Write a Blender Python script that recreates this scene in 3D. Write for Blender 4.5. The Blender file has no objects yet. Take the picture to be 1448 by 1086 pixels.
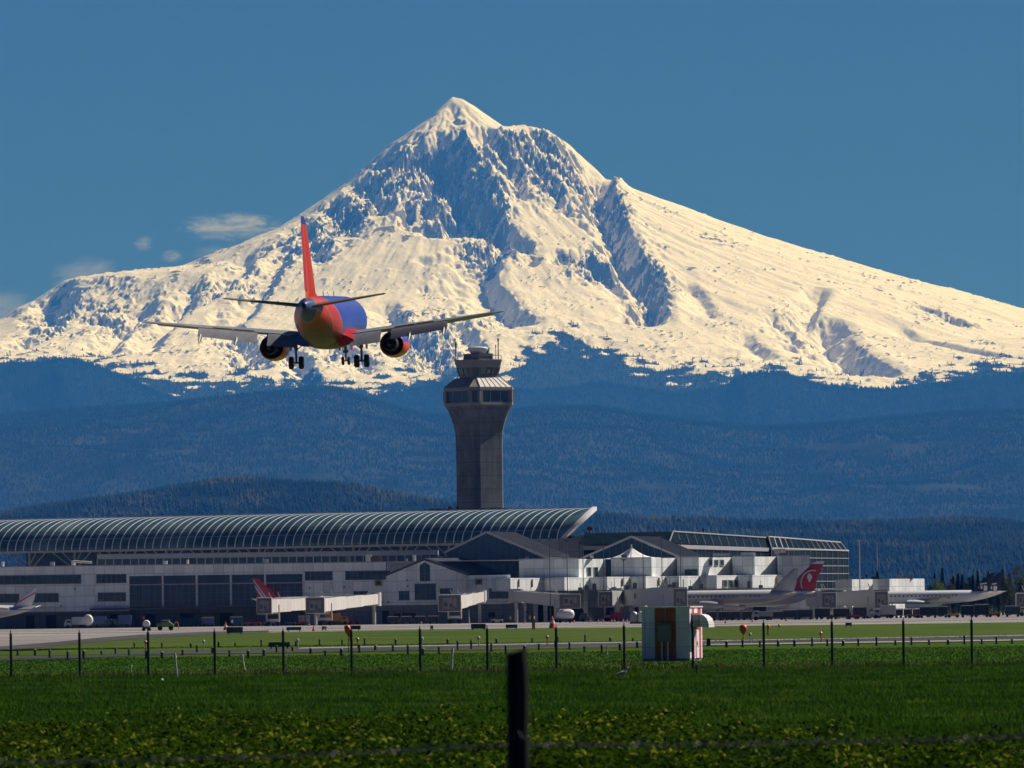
import bpy, bmesh, math, random
import numpy as np
from mathutils import Vector, Matrix, Euler

SC = bpy.context.scene
COL = SC.collection
R = math.radians

# ------------------------------------------------------------------ camera
F = 12000.0                 # focal length in photo pixels (photo is 1448 wide)
CX, CY = 724.0, 866.0       # principal point (eye level) in photo pixels
ROLL = R(0.75)
EYE = 2.5
cR, sR = math.cos(ROLL), math.sin(ROLL)
cam_d = bpy.data.cameras.new('camera')
cam = bpy.data.objects.new('camera', cam_d)
COL.objects.link(cam)
cam.matrix_world = Matrix.Translation((0, 0, EYE)) @ Matrix.Rotation(ROLL, 4, 'Y') @ Matrix.Rotation(R(90), 4, 'X')
cam_d.sensor_width = 36.0
cam_d.lens = 36.0 * F / 1448.0
cam_d.shift_y = (CY - 543.0) / 1448.0
cam_d.clip_start = 1.0
cam_d.clip_end = 200000.0
cam_d.dof.use_dof = True
cam_d.dof.focus_distance = 2400.0
cam_d.dof.aperture_fstop = (cam_d.lens / 1000.0) / 0.034
SC.camera = cam

# ------------------------------------------------------------------ light
SUN_A, SUN_E = R(32), R(43)          # azimuth beyond the right hand side, elevation
SUN_DIR = Vector((math.cos(SUN_E) * math.cos(SUN_A), math.cos(SUN_E) * math.sin(SUN_A), math.sin(SUN_E)))
sun_d = bpy.data.lights.new('sun', 'SUN')
sun_d.energy = 5.0
sun_d.angle = R(0.53)
sun_d.color = (1.0, 0.915, 0.92)
sun = bpy.data.objects.new('sun', sun_d)
sun.rotation_euler = SUN_DIR.to_track_quat('Z', 'Y').to_euler()
sun.location = SUN_DIR * 300
COL.objects.link(sun)

world = bpy.data.worlds.new('World')
SC.world = world
world.use_nodes = True
wt = world.node_tree
wt.nodes.clear()
w_out = wt.nodes.new('ShaderNodeOutputWorld')
w_bg = wt.nodes.new('ShaderNodeBackground')
w_sky = wt.nodes.new('ShaderNodeTexSky')
w_sky.sky_type = 'NISHITA'
w_sky.sun_disc = False
w_sky.sun_elevation = SUN_E
w_sky.sun_rotation = R(90) - SUN_A
w_sky.altitude = 6300
w_sky.air_density = 0.32
w_sky.dust_density = 0.0
w_sky.ozone_density = 9.0
w_bg.inputs['Strength'].default_value = 0.05
wt.links.new(w_sky.outputs[0], w_bg.inputs['Color'])
wt.links.new(w_bg.outputs[0], w_out.inputs['Surface'])

SC.view_settings.view_transform = 'Standard'
SC.view_settings.look = 'None'
SC.view_settings.exposure = 0.36
SC.view_settings.gamma = 1.0
SC.cycles.max_bounces = 6
SC.cycles.transparent_max_bounces = 12
SC.cycles.volume_bounces = 0
SC.cycles.use_denoising = True

# ------------------------------------------------------------------ helpers
def W(px, py, Y):
    """point of the place seen at photo pixel (px, py) at distance Y"""
    a, b = px - CX, CY - py
    return Vector(((a * cR + b * sR) / F * Y, Y, EYE + (-a * sR + b * cR) / F * Y))
def XO(px, Y, py=840): return W(px, py, Y).x
def ZO(px, py, Y): return W(px, py, Y).z
def M2(n, Y): return n / F * Y       # n photo pixels in metres at distance Y

class MB:
    """collects shapes, then links them as one mesh object"""
    def __init__(s): s.v, s.f, s.m = [], [], []
    def add(s, vs, fs, m=0):
        o = len(s.v); s.v += [tuple(v) for v in vs]
        s.f += [tuple(i + o for i in f) for f in fs]; s.m += [m] * len(fs)
        return s
    def box(s, c, d, rz=0.0, m=0, mat=None):
        x, y, z = d[0] / 2, d[1] / 2, d[2] / 2
        vs = [Vector(p) for p in ((-x,-y,-z),(x,-y,-z),(x,y,-z),(-x,y,-z),(-x,-y,z),(x,-y,z),(x,y,z),(-x,y,z))]
        mm = mat if mat is not None else Matrix.Rotation(rz, 3, 'Z')
        return s.add([mm @ v + Vector(c) for v in vs], [(0,3,2,1),(4,5,6,7),(0,1,5,4),(1,2,6,5),(2,3,7,6),(3,0,4,7)], m)
    def bx(s, x0, x1, y0, y1, z0, z1, m=0):
        return s.box(((x0+x1)/2, (y0+y1)/2, (z0+z1)/2), (abs(x1-x0), abs(y1-y0), abs(z1-z0)), 0, m)
    def hexa(s, bot, top, m=0):
        """solid between two polygons with the same count"""
        n = len(bot)
        fs = [tuple(range(n))[::-1], tuple(range(n, 2*n))] + [(i, (i+1) % n, n + (i+1) % n, n + i) for i in range(n)]
        return s.add(list(bot) + list(top), fs, m)
    def prism(s, poly, vec, m=0):
        v = Vector(vec); return s.hexa([Vector(p) for p in poly], [Vector(p) + v for p in poly], m)
    def bar(s, a, b, w, h=None, m=0, up=(0, 0, 1)):
        a, b = Vector(a), Vector(b); d = (b - a).normalized(); u = Vector(up)
        if abs(d.dot(u)) > 0.98: u = Vector((0, 1, 0))
        r = d.cross(u).normalized(); u = r.cross(d).normalized(); h = h or w
        q = [r*(w/2)*i + u*(h/2)*j for i, j in ((-1,-1),(1,-1),(1,1),(-1,1))]
        return s.hexa([a + k for k in q], [b + k for k in q], m)
    def tube(s, pts, rad, n=8, m=0, cap=True):
        pts = [Vector(p) for p in pts]
        rs = rad if isinstance(rad, (list, tuple)) else [rad] * len(pts)
        vs = []; fs = []
        for i, p in enumerate(pts):
            d = (pts[min(i+1, len(pts)-1)] - pts[max(i-1, 0)]).normalized()
            u = Vector((0, 0, 1)) if abs(d.z) < 0.95 else Vector((1, 0, 0))
            a = d.cross(u).normalized(); b = a.cross(d).normalized()
            for k in range(n):
                t = 2*math.pi*k/n; vs.append(p + (a*math.cos(t) + b*math.sin(t)) * rs[i])
        for i in range(len(pts)-1):
            for k in range(n):
                fs.append((i*n+k, i*n+(k+1) % n, (i+1)*n+(k+1) % n, (i+1)*n+k))
        if cap: fs += [tuple(range(n)), tuple(range((len(pts)-1)*n, len(pts)*n))[::-1]]
        return s.add(vs, fs, m)
    def loft(s, rings, m=0, cap=True):
        n = len(rings[0]); vs = [v for r in rings for v in r]; fs = []
        for i in range(len(rings)-1):
            for k in range(n):
                fs.append((i*n+k, i*n+(k+1) % n, (i+1)*n+(k+1) % n, (i+1)*n+k))
        if cap: fs += [tuple(range(n))[::-1], tuple(range((len(rings)-1)*n, len(rings)*n))]
        return s.add(vs, fs, m)
    def lathe(s, prof, n=24, c=(0, 0, 0), ph=0.0, m=0, sx=1.0):
        """profile of (radius, z) about the vertical axis"""
        c = Vector(c)
        return s.loft([[c + Vector((r*sx*math.cos(ph+2*math.pi*k/n), r*math.sin(ph+2*math.pi*k/n), z)) for k in range(n)] for r, z in prof], m)
    def sheet(s, grid, m=0):
        """open surface from rows of points"""
        nr, nc = len(grid), len(grid[0]); vs = [v for r in grid for v in r]
        return s.add(vs, [(i*nc+j, i*nc+j+1, (i+1)*nc+j+1, (i+1)*nc+j) for i in range(nr-1) for j in range(nc-1)], m)
    def build(s, name, mats, parent=None, smooth=False, loc=None, rot=None, bevel=0.0):
        me = bpy.data.meshes.new(name)
        me.from_pydata(s.v, [], s.f)
        for mt in (mats if isinstance(mats, (list, tuple)) else [mats]): me.materials.append(mt)
        me.polygons.foreach_set('material_index', s.m)
        bm = bmesh.new(); bm.from_mesh(me)
        bmesh.ops.recalc_face_normals(bm, faces=bm.faces); bm.to_mesh(me); bm.free()
        if smooth:
            me.polygons.foreach_set('use_smooth', [True] * len(me.polygons))
            me.set_sharp_from_angle(angle=R(smooth if smooth is not True else 35))
        o = bpy.data.objects.new(name, me); COL.objects.link(o)
        if parent: o.parent = parent
        if loc is not None: o.location = loc
        if rot is not None: o.rotation_euler = rot
        if bevel:
            b = o.modifiers.new('bevel', 'BEVEL'); b.width = bevel; b.segments = 2; b.limit_method = 'ANGLE'
        return o

def np_mesh(name, V, Q, mats, parent=None, attrs=None, smooth=False):
    """big mesh from numpy arrays; Q is faces (n,3) or (n,4)"""
    me = bpy.data.meshes.new(name)
    V = np.ascontiguousarray(V, dtype=np.float32); Q = np.ascontiguousarray(Q, dtype=np.int32)
    k = Q.shape[1]
    me.vertices.add(len(V)); me.vertices.foreach_set('co', V.ravel())
    me.loops.add(Q.size); me.loops.foreach_set('vertex_index', Q.ravel())
    me.polygons.add(len(Q)); me.polygons.foreach_set('loop_start', np.arange(0, Q.size, k, dtype=np.int32))
    me.polygons.foreach_set('loop_total', np.full(len(Q), k, dtype=np.int32))
    if smooth: me.polygons.foreach_set('use_smooth', np.ones(len(Q), dtype=bool))
    for an, arr in (attrs or {}).items():
        at = me.attributes.new(an, 'FLOAT', 'POINT'); at.data.foreach_set('value', np.ascontiguousarray(arr, dtype=np.float32).ravel())
    me.update(calc_edges=True)
    for mt in (mats if isinstance(mats, (list, tuple)) else [mats]): me.materials.append(mt)
    o = bpy.data.objects.new(name, me); COL.objects.link(o)
    if parent: o.parent = parent
    return o

def tag(o, label=None, cat=None, group=None, kind=None):
    if label: o['label'] = label
    if cat: o['category'] = cat
    if group: o['group'] = group
    if kind: o['kind'] = kind
    return o
def thing(name, label, cat, loc=(0, 0, 0), rz=0.0, group=None):
    o = bpy.data.objects.new(name, None); COL.objects.link(o)
    o.location = loc; o.rotation_euler = (0, 0, rz); o.empty_display_size = 0.5
    return tag(o, label, cat, group)
def kids(o): return [c for c in bpy.data.objects if c.parent == o]
def dup(root, loc, rz=None, label=None, group=None, scale=None):
    def cp(o, par):
        c = o.copy(); COL.objects.link(c); c.parent = par
        for ch in CH.get(o.name, []): cp(ch, c)
        return c
    CH = {}
    for c in bpy.data.objects:
        if c.parent: CH.setdefault(c.parent.name, []).append(c)
    r = cp(root, None); r.location = loc
    if rz is not None: r.rotation_euler = (0, 0, rz)
    if scale: r.scale = (scale,)*3 if not isinstance(scale, tuple) else scale
    if label: r['label'] = label
    if group: r['group'] = group
    return r

# ------------------------------------------------------------------ materials
class NT:
    """small node-tree writer"""
    def __init__(s, name):
        s.m = bpy.data.materials.new(name); s.m.use_nodes = True
        s.t = s.m.node_tree; s.n = s.t.nodes; s.b = s.n['Principled BSDF']; s.out = s.n['Material Output']
    def new(s, t, **kw):
        n = s.n.new(t)
        for k, v in kw.items(): setattr(n, k, v)
        return n
    def link(s, a, b): s.t.links.new(a, b)
    def put(s, sock, v):
        if isinstance(v, bpy.types.NodeSocket): s.link(v, sock)
        else: sock.default_value = v
    def math(s, op, a, b=0.0, c=None, clamp=False):
        n = s.new('ShaderNodeMath', operation=op, use_clamp=clamp)
        s.put(n.inputs[0], a); s.put(n.inputs[1], b)
        if c is not None: s.put(n.inputs[2], c)
        return n.outputs[0]
    def mix(s, f, a, b):
        n = s.new('ShaderNodeMix', data_type='RGBA')
        s.put(n.inputs[0], f)
        s.put(n.inputs[6], (*a, 1) if isinstance(a, tuple) and len(a) == 3 else a)
        s.put(n.inputs[7], (*b, 1) if isinstance(b, tuple) and len(b) == 3 else b)
        return n.outputs[2]
    def step(s, v, lo, hi):
        n = s.new('ShaderNodeMapRange', interpolation_type='SMOOTHSTEP')
        s.put(n.inputs[0], v); n.inputs[1].default_value = lo; n.inputs[2].default_value = hi
        return n.outputs[0]
    def coord(s, kind='Object'): 
        if not hasattr(s, '_tc'): s._tc = s.new('ShaderNodeTexCoord')
        return s._tc.outputs[kind]
    def noise(s, scale, detail=4.0, rough=0.55, vec=None, sc=None, dist=0.0):
        n = s.new('ShaderNodeTexNoise'); n.inputs['Scale'].default_value = scale
        n.inputs['Detail'].default_value = detail; n.inputs['Roughness'].default_value = rough
        n.inputs['Distortion'].default_value = dist
        v = vec or s.coord()
        if sc:
            mp = s.new('ShaderNodeMapping'); mp.inputs['Scale'].default_value = sc
            s.link(v, mp.inputs[0]); v = mp.outputs[0]
        s.link(v, n.inputs['Vector'])
        return n.outputs['Fac']
    def attr(s, name):
        n = s.new('ShaderNodeAttribute'); n.attribute_name = name; return n.outputs['Fac']
    def bump(s, h, strength=0.3, dist=0.1):
        n = s.new('ShaderNodeBump'); n.inputs['Strength'].default_value = strength; n.inputs['Distance'].default_value = dist
        s.link(h, n.inputs['Height']); s.link(n.outputs[0], s.b.inputs['Normal'])
    def set(s, col=None, rough=None, metal=None, spec=None):
        if col is not None: s.put(s.b.inputs['Base Color'], (*col, 1) if isinstance(col, tuple) and len(col) == 3 else col)
        if rough is not None: s.put(s.b.inputs['Roughness'], rough)
        if metal is not None: s.put(s.b.inputs['Metallic'], metal)
        if spec is not None: s.put(s.b.inputs['Specular IOR Level'], spec)
        return s
    def sep(s, v=None):
        n = s.new('ShaderNodeSeparateXYZ'); s.link(v or s.coord(), n.inputs[0]); return n.outputs

MATS = {}
def paint(name, col, rough=0.5, metal=0.0, wear=0.18, scale=0.6, spec=0.4):
    """painted or metal surface with a little uneven soiling"""
    if name in MATS: return MATS[name]
    t = NT(name)
    n1 = t.noise(scale, 5, 0.6); n2 = t.noise(scale * 7, 3, 0.6, sc=(1, 1, 0.25))
    f = t.math('MULTIPLY', t.math('ADD', n1, n2), 0.5)
    f = t.step(f, 0.35, 0.68)
    dark = tuple(c * (1 - wear) * 0.96 for c in col)
    t.set(t.mix(f, dark, col), t.math('ADD', t.math('MULTIPLY', n1, 0.25), rough - 0.12, clamp=True), metal, spec)
    MATS[name] = t.m
    return t.m
# ------------------------------------------------------------------ terrain noise
def _hash(ix, iy, seed):
    h = (ix.astype(np.int64) * 374761393 + iy.astype(np.int64) * 668265263 + seed * 982451653) & 0xffffffff
    h = ((h ^ (h >> 13)) * 1274126177) & 0xffffffff
    h = ((h ^ (h >> 16)) * 2246822519) & 0xffffffff
    return (h ^ (h >> 15)) & 0xffffffff
def h01(ix, iy, seed): return _hash(ix, iy, seed) / 4294967296.0
def perlin(x, y, seed=0):
    xi, yi = np.floor(x), np.floor(y); fx, fy = x - xi, y - yi
    u = fx*fx*fx*(fx*(fx*6-15)+10); v = fy*fy*fy*(fy*(fy*6-15)+10)
    def g(ix, iy, dx, dy):
        a = h01(ix, iy, seed) * 2*np.pi
        return np.cos(a)*dx + np.sin(a)*dy
    n00 = g(xi, yi, fx, fy); n10 = g(xi+1, yi, fx-1, fy)
    n01 = g(xi, yi+1, fx, fy-1); n11 = g(xi+1, yi+1, fx-1, fy-1)
    return ((n00*(1-u)+n10*u)*(1-v) + (n01*(1-u)+n11*u)*v) * 1.5
def fbm(x, y, oct=5, seed=0, gain=0.5):
    s = 0; a = 1.0; f = 1.0
    for i in range(oct):
        s = s + a*perlin(x*f, y*f, seed+i); a *= gain; f *= 2.03
    return s
def ridged(x, y, oct=5, seed=0, gain=0.5):
    s = 0; a = 1.0; f = 1.0
    for i in range(oct):
        n = 1 - np.abs(perlin(x*f, y*f, seed+i)); s = s + a*n*n; a *= gain; f *= 2.03
    return s
def gully(x, y, dx, dy, seed):
    """stripes that run down the slope; (dx,dy) is the unit vector across it"""
    xi, yi = np.floor(x), np.floor(y); fx, fy = x - xi, y - yi
    va = np.zeros_like(x); wt_ = np.zeros_like(x)
    for i in range(-1, 2):
        for j in range(-1, 2):
            hx = h01(xi+i, yi+j, seed); hy = h01(xi+i, yi+j, seed+7)
            px = fx - i - hx; py = fy - j - hy
            w = np.exp(-2.2*(px*px + py*py))
            va += w*np.cos(2*np.pi*(px*dx + py*dy) + 0.5*(hx-0.5)); wt_ += w
    return va / wt_
def sstep(a, b, x):
    t = np.clip((x-a)/(b-a), 0, 1); return t*t*(3-2*t)

# ------------------------------------------------------------------ the mountain
MY = 60000.0
SIL = [(-120,500),(-60,478),(0,455),(20,441),(45,430),(70,415),(90,402),(110,396),(130,393),(150,394),(185,394),(215,395),(235,386),(260,377),
       (283,367),(310,361),(345,346),(370,338),(400,320),(430,300),(460,281),(485,264),(505,247),(530,224),(550,207),(575,189),(600,174),
       (620,154),(640,136),(655,141),(670,149),(690,164),(715,181),(730,183.5),(748,182),(762,183),(780,190),(800,202),(820,219),(840,237),
       (855,252),(880,262),(905,272),(945,287),(980,300),(1040,323),(1086,338),(1160,360),(1265,391),(1350,413),(1448,440),(1520,461),(1600,486)]
sp = [W(a, b, MY) for a, b in SIL]
SXs = np.array([p.x for p in sp]); SZs = np.array([p.z for p in sp])
X0 = W(640, 136, MY).x
def Sil(X): return np.interp(X, SXs, SZs)
PFt = np.array([0, 120, 300, 600, 900, 1300, 2200, 3500, 5000, 6500, 9000.])*1.33
PFz = np.array([3655, 3580, 3450, 3215, 2975, 2690, 2180, 1735, 1380, 1075, 700.])
def base_h(X, Y):
    t = MY - Y; d = X - X0; r = np.sqrt(d*d + t*t) + 1e-6
    side = np.where(d > 0, Sil(X0 + r), Sil(X0 - r))
    front = np.interp(r, PFt, PFz)
    # the front profile softens away from the summit line
    w = (t/r)**2
    h = side*(1-w) + front*w
    back = Sil(X) + np.minimum(t, 0) * 0.75
    return np.where(t < 0, back, h)
def on_base(px, py):
    """plan position of the base surface seen at a photo pixel"""
    Y = np.linspace(MY, 49500, 2200)
    a, b = px - CX, CY - py
    X = (a*cR + b*sR)/F*Y; Z = EYE + (-a*sR + b*cR)/F*Y
    hit = np.nonzero(base_h(X, Y) >= Z)[0]
    # the nearest surface that the ray meets (walk from the camera side)
    i = hit[-1] if len(hit) else 0
    return X[i], Y[i]

NXm, NYm = 960, 780
gx = np.linspace(-4000, 4050, NXm)
gy = 50000 + (MY + 380 - 50000) * np.linspace(0, 1, NYm)**0.85
GX, GY = np.meshgrid(gx, gy)
H = base_h(GX, GY)
TT = MY - GY

def carve(poly, depth, w1, w2, side=1, taper=0.25, sharp=1.0, end=None):
    """cut the ground on one side of a ridge line traced on the mountain: full depth at w1, back to nothing at w2"""
    global H
    pts = np.array([on_base(a, b) for a, b in poly])
    L = np.concatenate([[0], np.cumsum(np.hypot(*(pts[1:]-pts[:-1]).T))]); tot = L[-1]
    best = np.full(GX.shape, 1e9); sgn = np.zeros(GX.shape); par = np.zeros(GX.shape)
    wob = 1 + 0.35*fbm(GX/260, GY/260, 3, 91)
    for i in range(len(pts)-1):
        p, q = pts[i], pts[i+1]; d = q - p; l2 = d @ d + 1e-9
        u = np.clip(((GX-p[0])*d[0] + (GY-p[1])*d[1])/l2, 0, 1)
        ex, ey = GX - (p[0]+u*d[0]), GY - (p[1]+u*d[1])
        dist = np.hypot(ex, ey); m = dist < best
        best = np.where(m, dist, best); par = np.where(m, (L[i] + u*(L[i+1]-L[i]))/tot, par)
        sgn = np.where(m, np.sign(d[0]*ey - d[1]*ex), sgn)
    a = best * wob
    prof = np.where(a < w1, (a/w1)**sharp, 1 - sstep(w1, w2, a))
    tp = sstep(0, taper, par) * (1 - sstep(1-taper, 1, par))
    e = (sgn * side > 0)
    H = H - np.where(e, depth*prof*tp, 0)
    # soft swelling along the crest on the sunny side
    H = H + np.where(e, 0, 0.25*depth*tp*np.exp(-(best/(0.7*w1))**2)*(best/(w1))*1.2)
def bump_at(px, py, rx, hgt):
    global H
    x, y = on_base(px, py); H = H + hgt*np.exp(-(((GX-x)**2 + ((GY-y)*0.8)**2)/(rx*rx)))

# ridges walk from the top downwards (towards the camera): their shaded west side is on the right of travel
carve([(646,176),(660,190),(667,205),(674,224),(686,242),(698,264),(707,287),(717,312),(726,334)], 235, 190, 620, -1, 0.16)
carve([(640,192),(636,230),(628,262),(614,298),(604,318)], 75, 60, 190, -1, 0.2)
carve([(672,232),(664,262),(654,296),(646,322)], 80, 60, 190, -1, 0.2)
carve([(700,275),(690,300),(684,320)], 60, 50, 170, -1, 0.2)
carve([(712,312),(724,322),(738,334),(756,346),(762,362)], 120, 90, 420, -1, 0.2)
carve([(719,345),(714,362),(708,384),(706,402),(725,418),(741,440),(757,448),(782,455)], 120, 110, 520, -1, 0.12)
carve([(864,250),(872,270),(879,288),(886,308),(894,326),(903,346),(911,363),(922,377),(936,391),(944,408),(947,428),(948,446),(940,462)], 215, 120, 380, -1, 0.1)
carve([(1180,411),(1170,424),(1160,441),(1150,458)], 75, 70, 260, -1, 0.2)
carve([(1186,446),(1200,464),(1216,490),(1240,508),(1266,520),(1290,532)], 150, 150, 560, -1, 0.14)
carve([(1268,452),(1298,474),(1342,486),(1392,496),(1448,505)], 32, 45, 260, -1, 0.2)
carve([(1285,425),(1330,437),(1368,455),(1395,468)], 45, 60, 220, -1, 0.25)
carve([(104,396),(100,412),(94,430),(84,448)], 110, 110, 360, -1, 0.2)
carve([(140,440),(168,446),(192,462)], 60, 70, 260, -1, 0.2)
carve([(770,372),(784,353),(806,357),(828,352)], 80, 50, 190, -1, 0.2)
carve([(812,376),(838,371),(868,384),(893,398)], 95, 55, 230, -1, 0.2)
carve([(856,384),(878,402),(890,420)], 60, 45, 170, -1, 0.2)
carve([(640,140),(652,158),(662,178)], 22, 60, 160, -1, 0.25)
carve([(735,186),(752,204),(768,232),(790,262),(806,290),(822,300)], 75, 80, 260, -1, 0.15)
carve([(772,192),(790,215),(812,240),(832,262),(850,286)], 75, 80, 260, -1, 0.15)
carve([(700,180),(712,202),(730,230),(748,262),(760,290)], 90, 70, 230, -1, 0.15)
carve([(520,238),(540,258),(556,282),(566,300)], 60, 90, 260, -1, 0.2)
carve([(560,205),(578,226),(590,250)], 60, 80, 240, -1, 0.2)
carve([(480,275),(500,295),(518,318),(530,332)], 60, 90, 300, -1, 0.2)
carve([(440,305),(456,326),(470,352),(476,376)], 60, 90, 330, -1, 0.2)
carve([(372,345),(360,378),(322,412),(292,428),(250,454)], 70, 80, 330, -1, 0.2)
carve([(600,455),(616,478),(640,505),(650,530)], 90, 90, 330, -1, 0.2)
carve([(480,470),(520,500),(545,528)], 70, 90, 330, -1, 0.2)
carve([(330,440),(352,470),(380,500),(392,525)], 80, 90, 360, -1, 0.2)
carve([(120,402),(112,430),(98,455),(70,480),(40,498)], 90, 90, 340, -1, 0.2)
carve([(235,395),(226,425),(205,452),(180,478),(168,505)], 80, 90, 360, -1, 0.2)
carve([(300,378),(290,405),(268,436),(240,470),(222,505)], 75, 90, 340, -1, 0.2)
carve([(430,330),(418,362),(396,398),(372,430),(352,462)], 75, 80, 320, -1, 0.2)
carve([(400,470),(430,495),(452,525),(460,548)], 80, 80, 300, -1, 0.2)
carve([(560,420),(575,450),(585,480),(588,515)], 70, 80, 300, -1, 0.2)
carve([(660,440),(672,465),(690,490),(700,512)], 70, 80, 300, -1, 0.2)
carve([(1100,440),(1120,462),(1146,486),(1160,505)], 40, 60, 240, -1, 0.2)
carve([(980,395),(994,412),(1010,430),(1022,452)], 40, 60, 240, -1, 0.2)
carve([(1062,470),(1080,492),(1110,512)], 50, 70, 280, -1, 0.2)
bump_at(866, 262, 110, 62)
bump_at(1182, 414, 120, 35)

# where the mountain is rough, and where bare rock shows
def blobs(lst):
    s = np.zeros(GX.shape)
    for px, py, rx, ry, v in lst:
        x, y = on_base(px, py)
        x2, y2 = on_base(px, py + ry)
        ly = max(abs(y - y2), 60.0); lx = rx*5.0
        s = np.maximum(s, v*np.exp(-((GX-x)/lx)**2 - ((GY-y)/ly)**2))
    return s
rug = 0.085 + blobs([(640,250,70,70,1),(690,300,40,50,1),(780,240,60,50,1.1),(730,210,50,40,1.1),(830,260,40,35,.9),(560,250,55,50,1),(490,300,55,40,.9),
                    (700,355,50,25,.8),(875,300,22,45,.8),(925,400,30,50,.8),(830,380,40,25,.8),(610,490,60,40,.9),(440,340,60,40,.8),
                    (330,400,80,30,.5),(120,450,110,40,.6),(330,500,110,30,.6),(500,510,80,30,.6),(790,490,90,30,.45),(1000,520,90,25,.6),(1210,520,50,30,.4),(1110,470,60,30,.25),(1320,440,70,20,.35),(720,450,60,40,.45)])
rug = np.minimum(rug, 1.1)
sky_fade = 0.2 + 0.8*sstep(0, 260, TT)
def slope_dirs():
    gyy, gxx = np.gradient(H, gy, gx)
    g = np.hypot(gxx, gyy) + 1e-6
    return -gyy/g, gxx/g, g
H += np.exp(-np.abs(TT)/260) * (fbm(GX/130, GY/500, 4, 7)*20*np.clip(rug, 0.12, 1) )
# broad relief, then gullies that follow the fall line
H += fbm(GX/1100, GY/1100, 4, 11) * 60 * (0.3 + rug) * 0.5 * sky_fade
H += (ridged(GX/520, GY/640, 3, 31) - 1.0) * 44 * (0.05 + rug*0.75) * sky_fade
for k, (fr, am, sd) in enumerate([(1/300., 40, 101), (1/150., 40, 131), (1/78., 30, 161), (1/42., 17.0, 191), (1/24., 7.0, 221)]):
    dx, dy, g = slope_dirs()
    steep = sstep(0.3, 0.95, g)
    lim = sky_fade if k < 1 else np.maximum(sky_fade, 0.55)
    H += gully(GX*fr, GY*fr, dx, dy, sd) * am * rug * (0.14 + 1.1*steep) * lim
# wind and avalanche streaks that run down from the summit over the open snow
ang = np.arctan2(TT + 1.0, GX - X0)*2600; rad = np.hypot(TT, GX - X0)
H += fbm(ang/150, rad/1100, 4, 521) * 9.5 * np.clip(1.1 - rug, 0, 1) * sky_fade * sstep(300, 1200, rad)
# small rocks standing out of the snow fields
rk = fbm(GX/70, GY/90, 3, 71); pk = sstep(0.62, 0.95, rk + 0.35*fbm(GX/600, GY/600, 2, 77))
H += pk * 16 * sky_fade * (0.35 + rug)
# scattered outcrops on the open snow, in loose bands
dots = sstep(0.98, 1.12, fbm(GX/34, GY/48, 3, 611) + 0.8*fbm(GX/420, GY/300, 3, 617)) * sstep(200, 600, TT)
H += dots * 9
dx, dy, g = slope_dirs()
ZPX = CY - ( -0 + (H-EYE)*F/GY*cR + (GX*F/GY)*sR ) # photo height of each vertex on the mountain
XPX = CX + (GX*F/GY)*cR - (H-EYE)*F/GY*sR
rockp = blobs([(495,343,16,6,1),(520,333,14,6,1),(545,325,14,6,1),(562,300,14,9,.8),(485,320,20,12,.9),(505,305,18,10,.8),(575,333,8,6,1),(455,362,14,7,.9),(470,340,14,7,.8),
               (540,322,10,6,.9),(700,365,35,14,1),(757,368,12,10,1.1),(640,300,26,24,.5),(800,366,16,9,1),(860,380,30,10,.7),(925,400,20,30,.55),(875,290,14,30,.7),
               (285,374,14,6,1),(258,384,12,5,.8),(240,392,16,4,.8),(160,395,14,3,.8),(200,398,20,3,.7),(305,420,10,6,.8),(270,440,10,5,.8),(325,410,10,5,.8),
               (1245,410,12,4,1),(1290,430,12,5,.7),(1330,442,16,6,.7),(1370,460,12,5,.7),(975,380,12,4,.9),(945,352,4,4,1),(85,410,14,10,.8),(830,300,20,12,.6),(780,270,20,20,.5),(730,230,20,20,.45),
               (600,490,30,22,.6),(540,480,24,14,.4),(160,455,16,8,.5),(60,470,26,8,.5),(40,500,26,8,.5)])
rock = sstep(1.5, 2.3, g + 0.28*fbm(GX/60, GY/60, 3, 45)) * 0.75
rock = np.maximum(rock, sstep(0.42, 0.7, rockp*0.75 + 0.7*fbm(GX/75, GY/95, 4, 57) - 0.3*(rockp < 0.1)))
rock = np.maximum(rock, pk*sstep(0.2, 0.5, rug)*0.9)
rock = np.maximum(rock, dots)
FB = np.array([(-200,500),(0,500),(60,504),(130,500),(190,510),(230,522),(300,528),(350,522),(380,530),(430,524),(470,532),(520,540),(560,528),(590,526),(615,520),(650,522),(690,512),(720,520),(745,484),
               (770,472),(792,462),(820,470),(860,481),(882,494),(910,506),(950,517),(1000,513),(1040,521),(1064,536),(1090,512),(1120,517),(1150,526),(1185,532),(1212,552),(1240,566),(1270,548),(1292,524),(1330,516),(1380,509),(1448,505),(1700,505)])
fdist = ZPX - np.interp(XPX, FB[:, 0], FB[:, 1])
forest = fdist/30.0 + 0.95*fbm(GX/150, GY/260, 5, 205) - 0.25*sstep(0.55, 0.9, fbm(GX/420, GY/420, 3, 215))
forest = np.clip(forest*0.6 + 0.35, 0, 1)

V = np.stack([GX, GY, H], -1).reshape(-1, 3)
idx = np.arange(NXm*NYm).reshape(NYm, NXm)
Q = np.stack([idx[:-1, :-1], idx[:-1, 1:], idx[1:, 1:], idx[1:, :-1]], -1).reshape(-1, 4)

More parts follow.
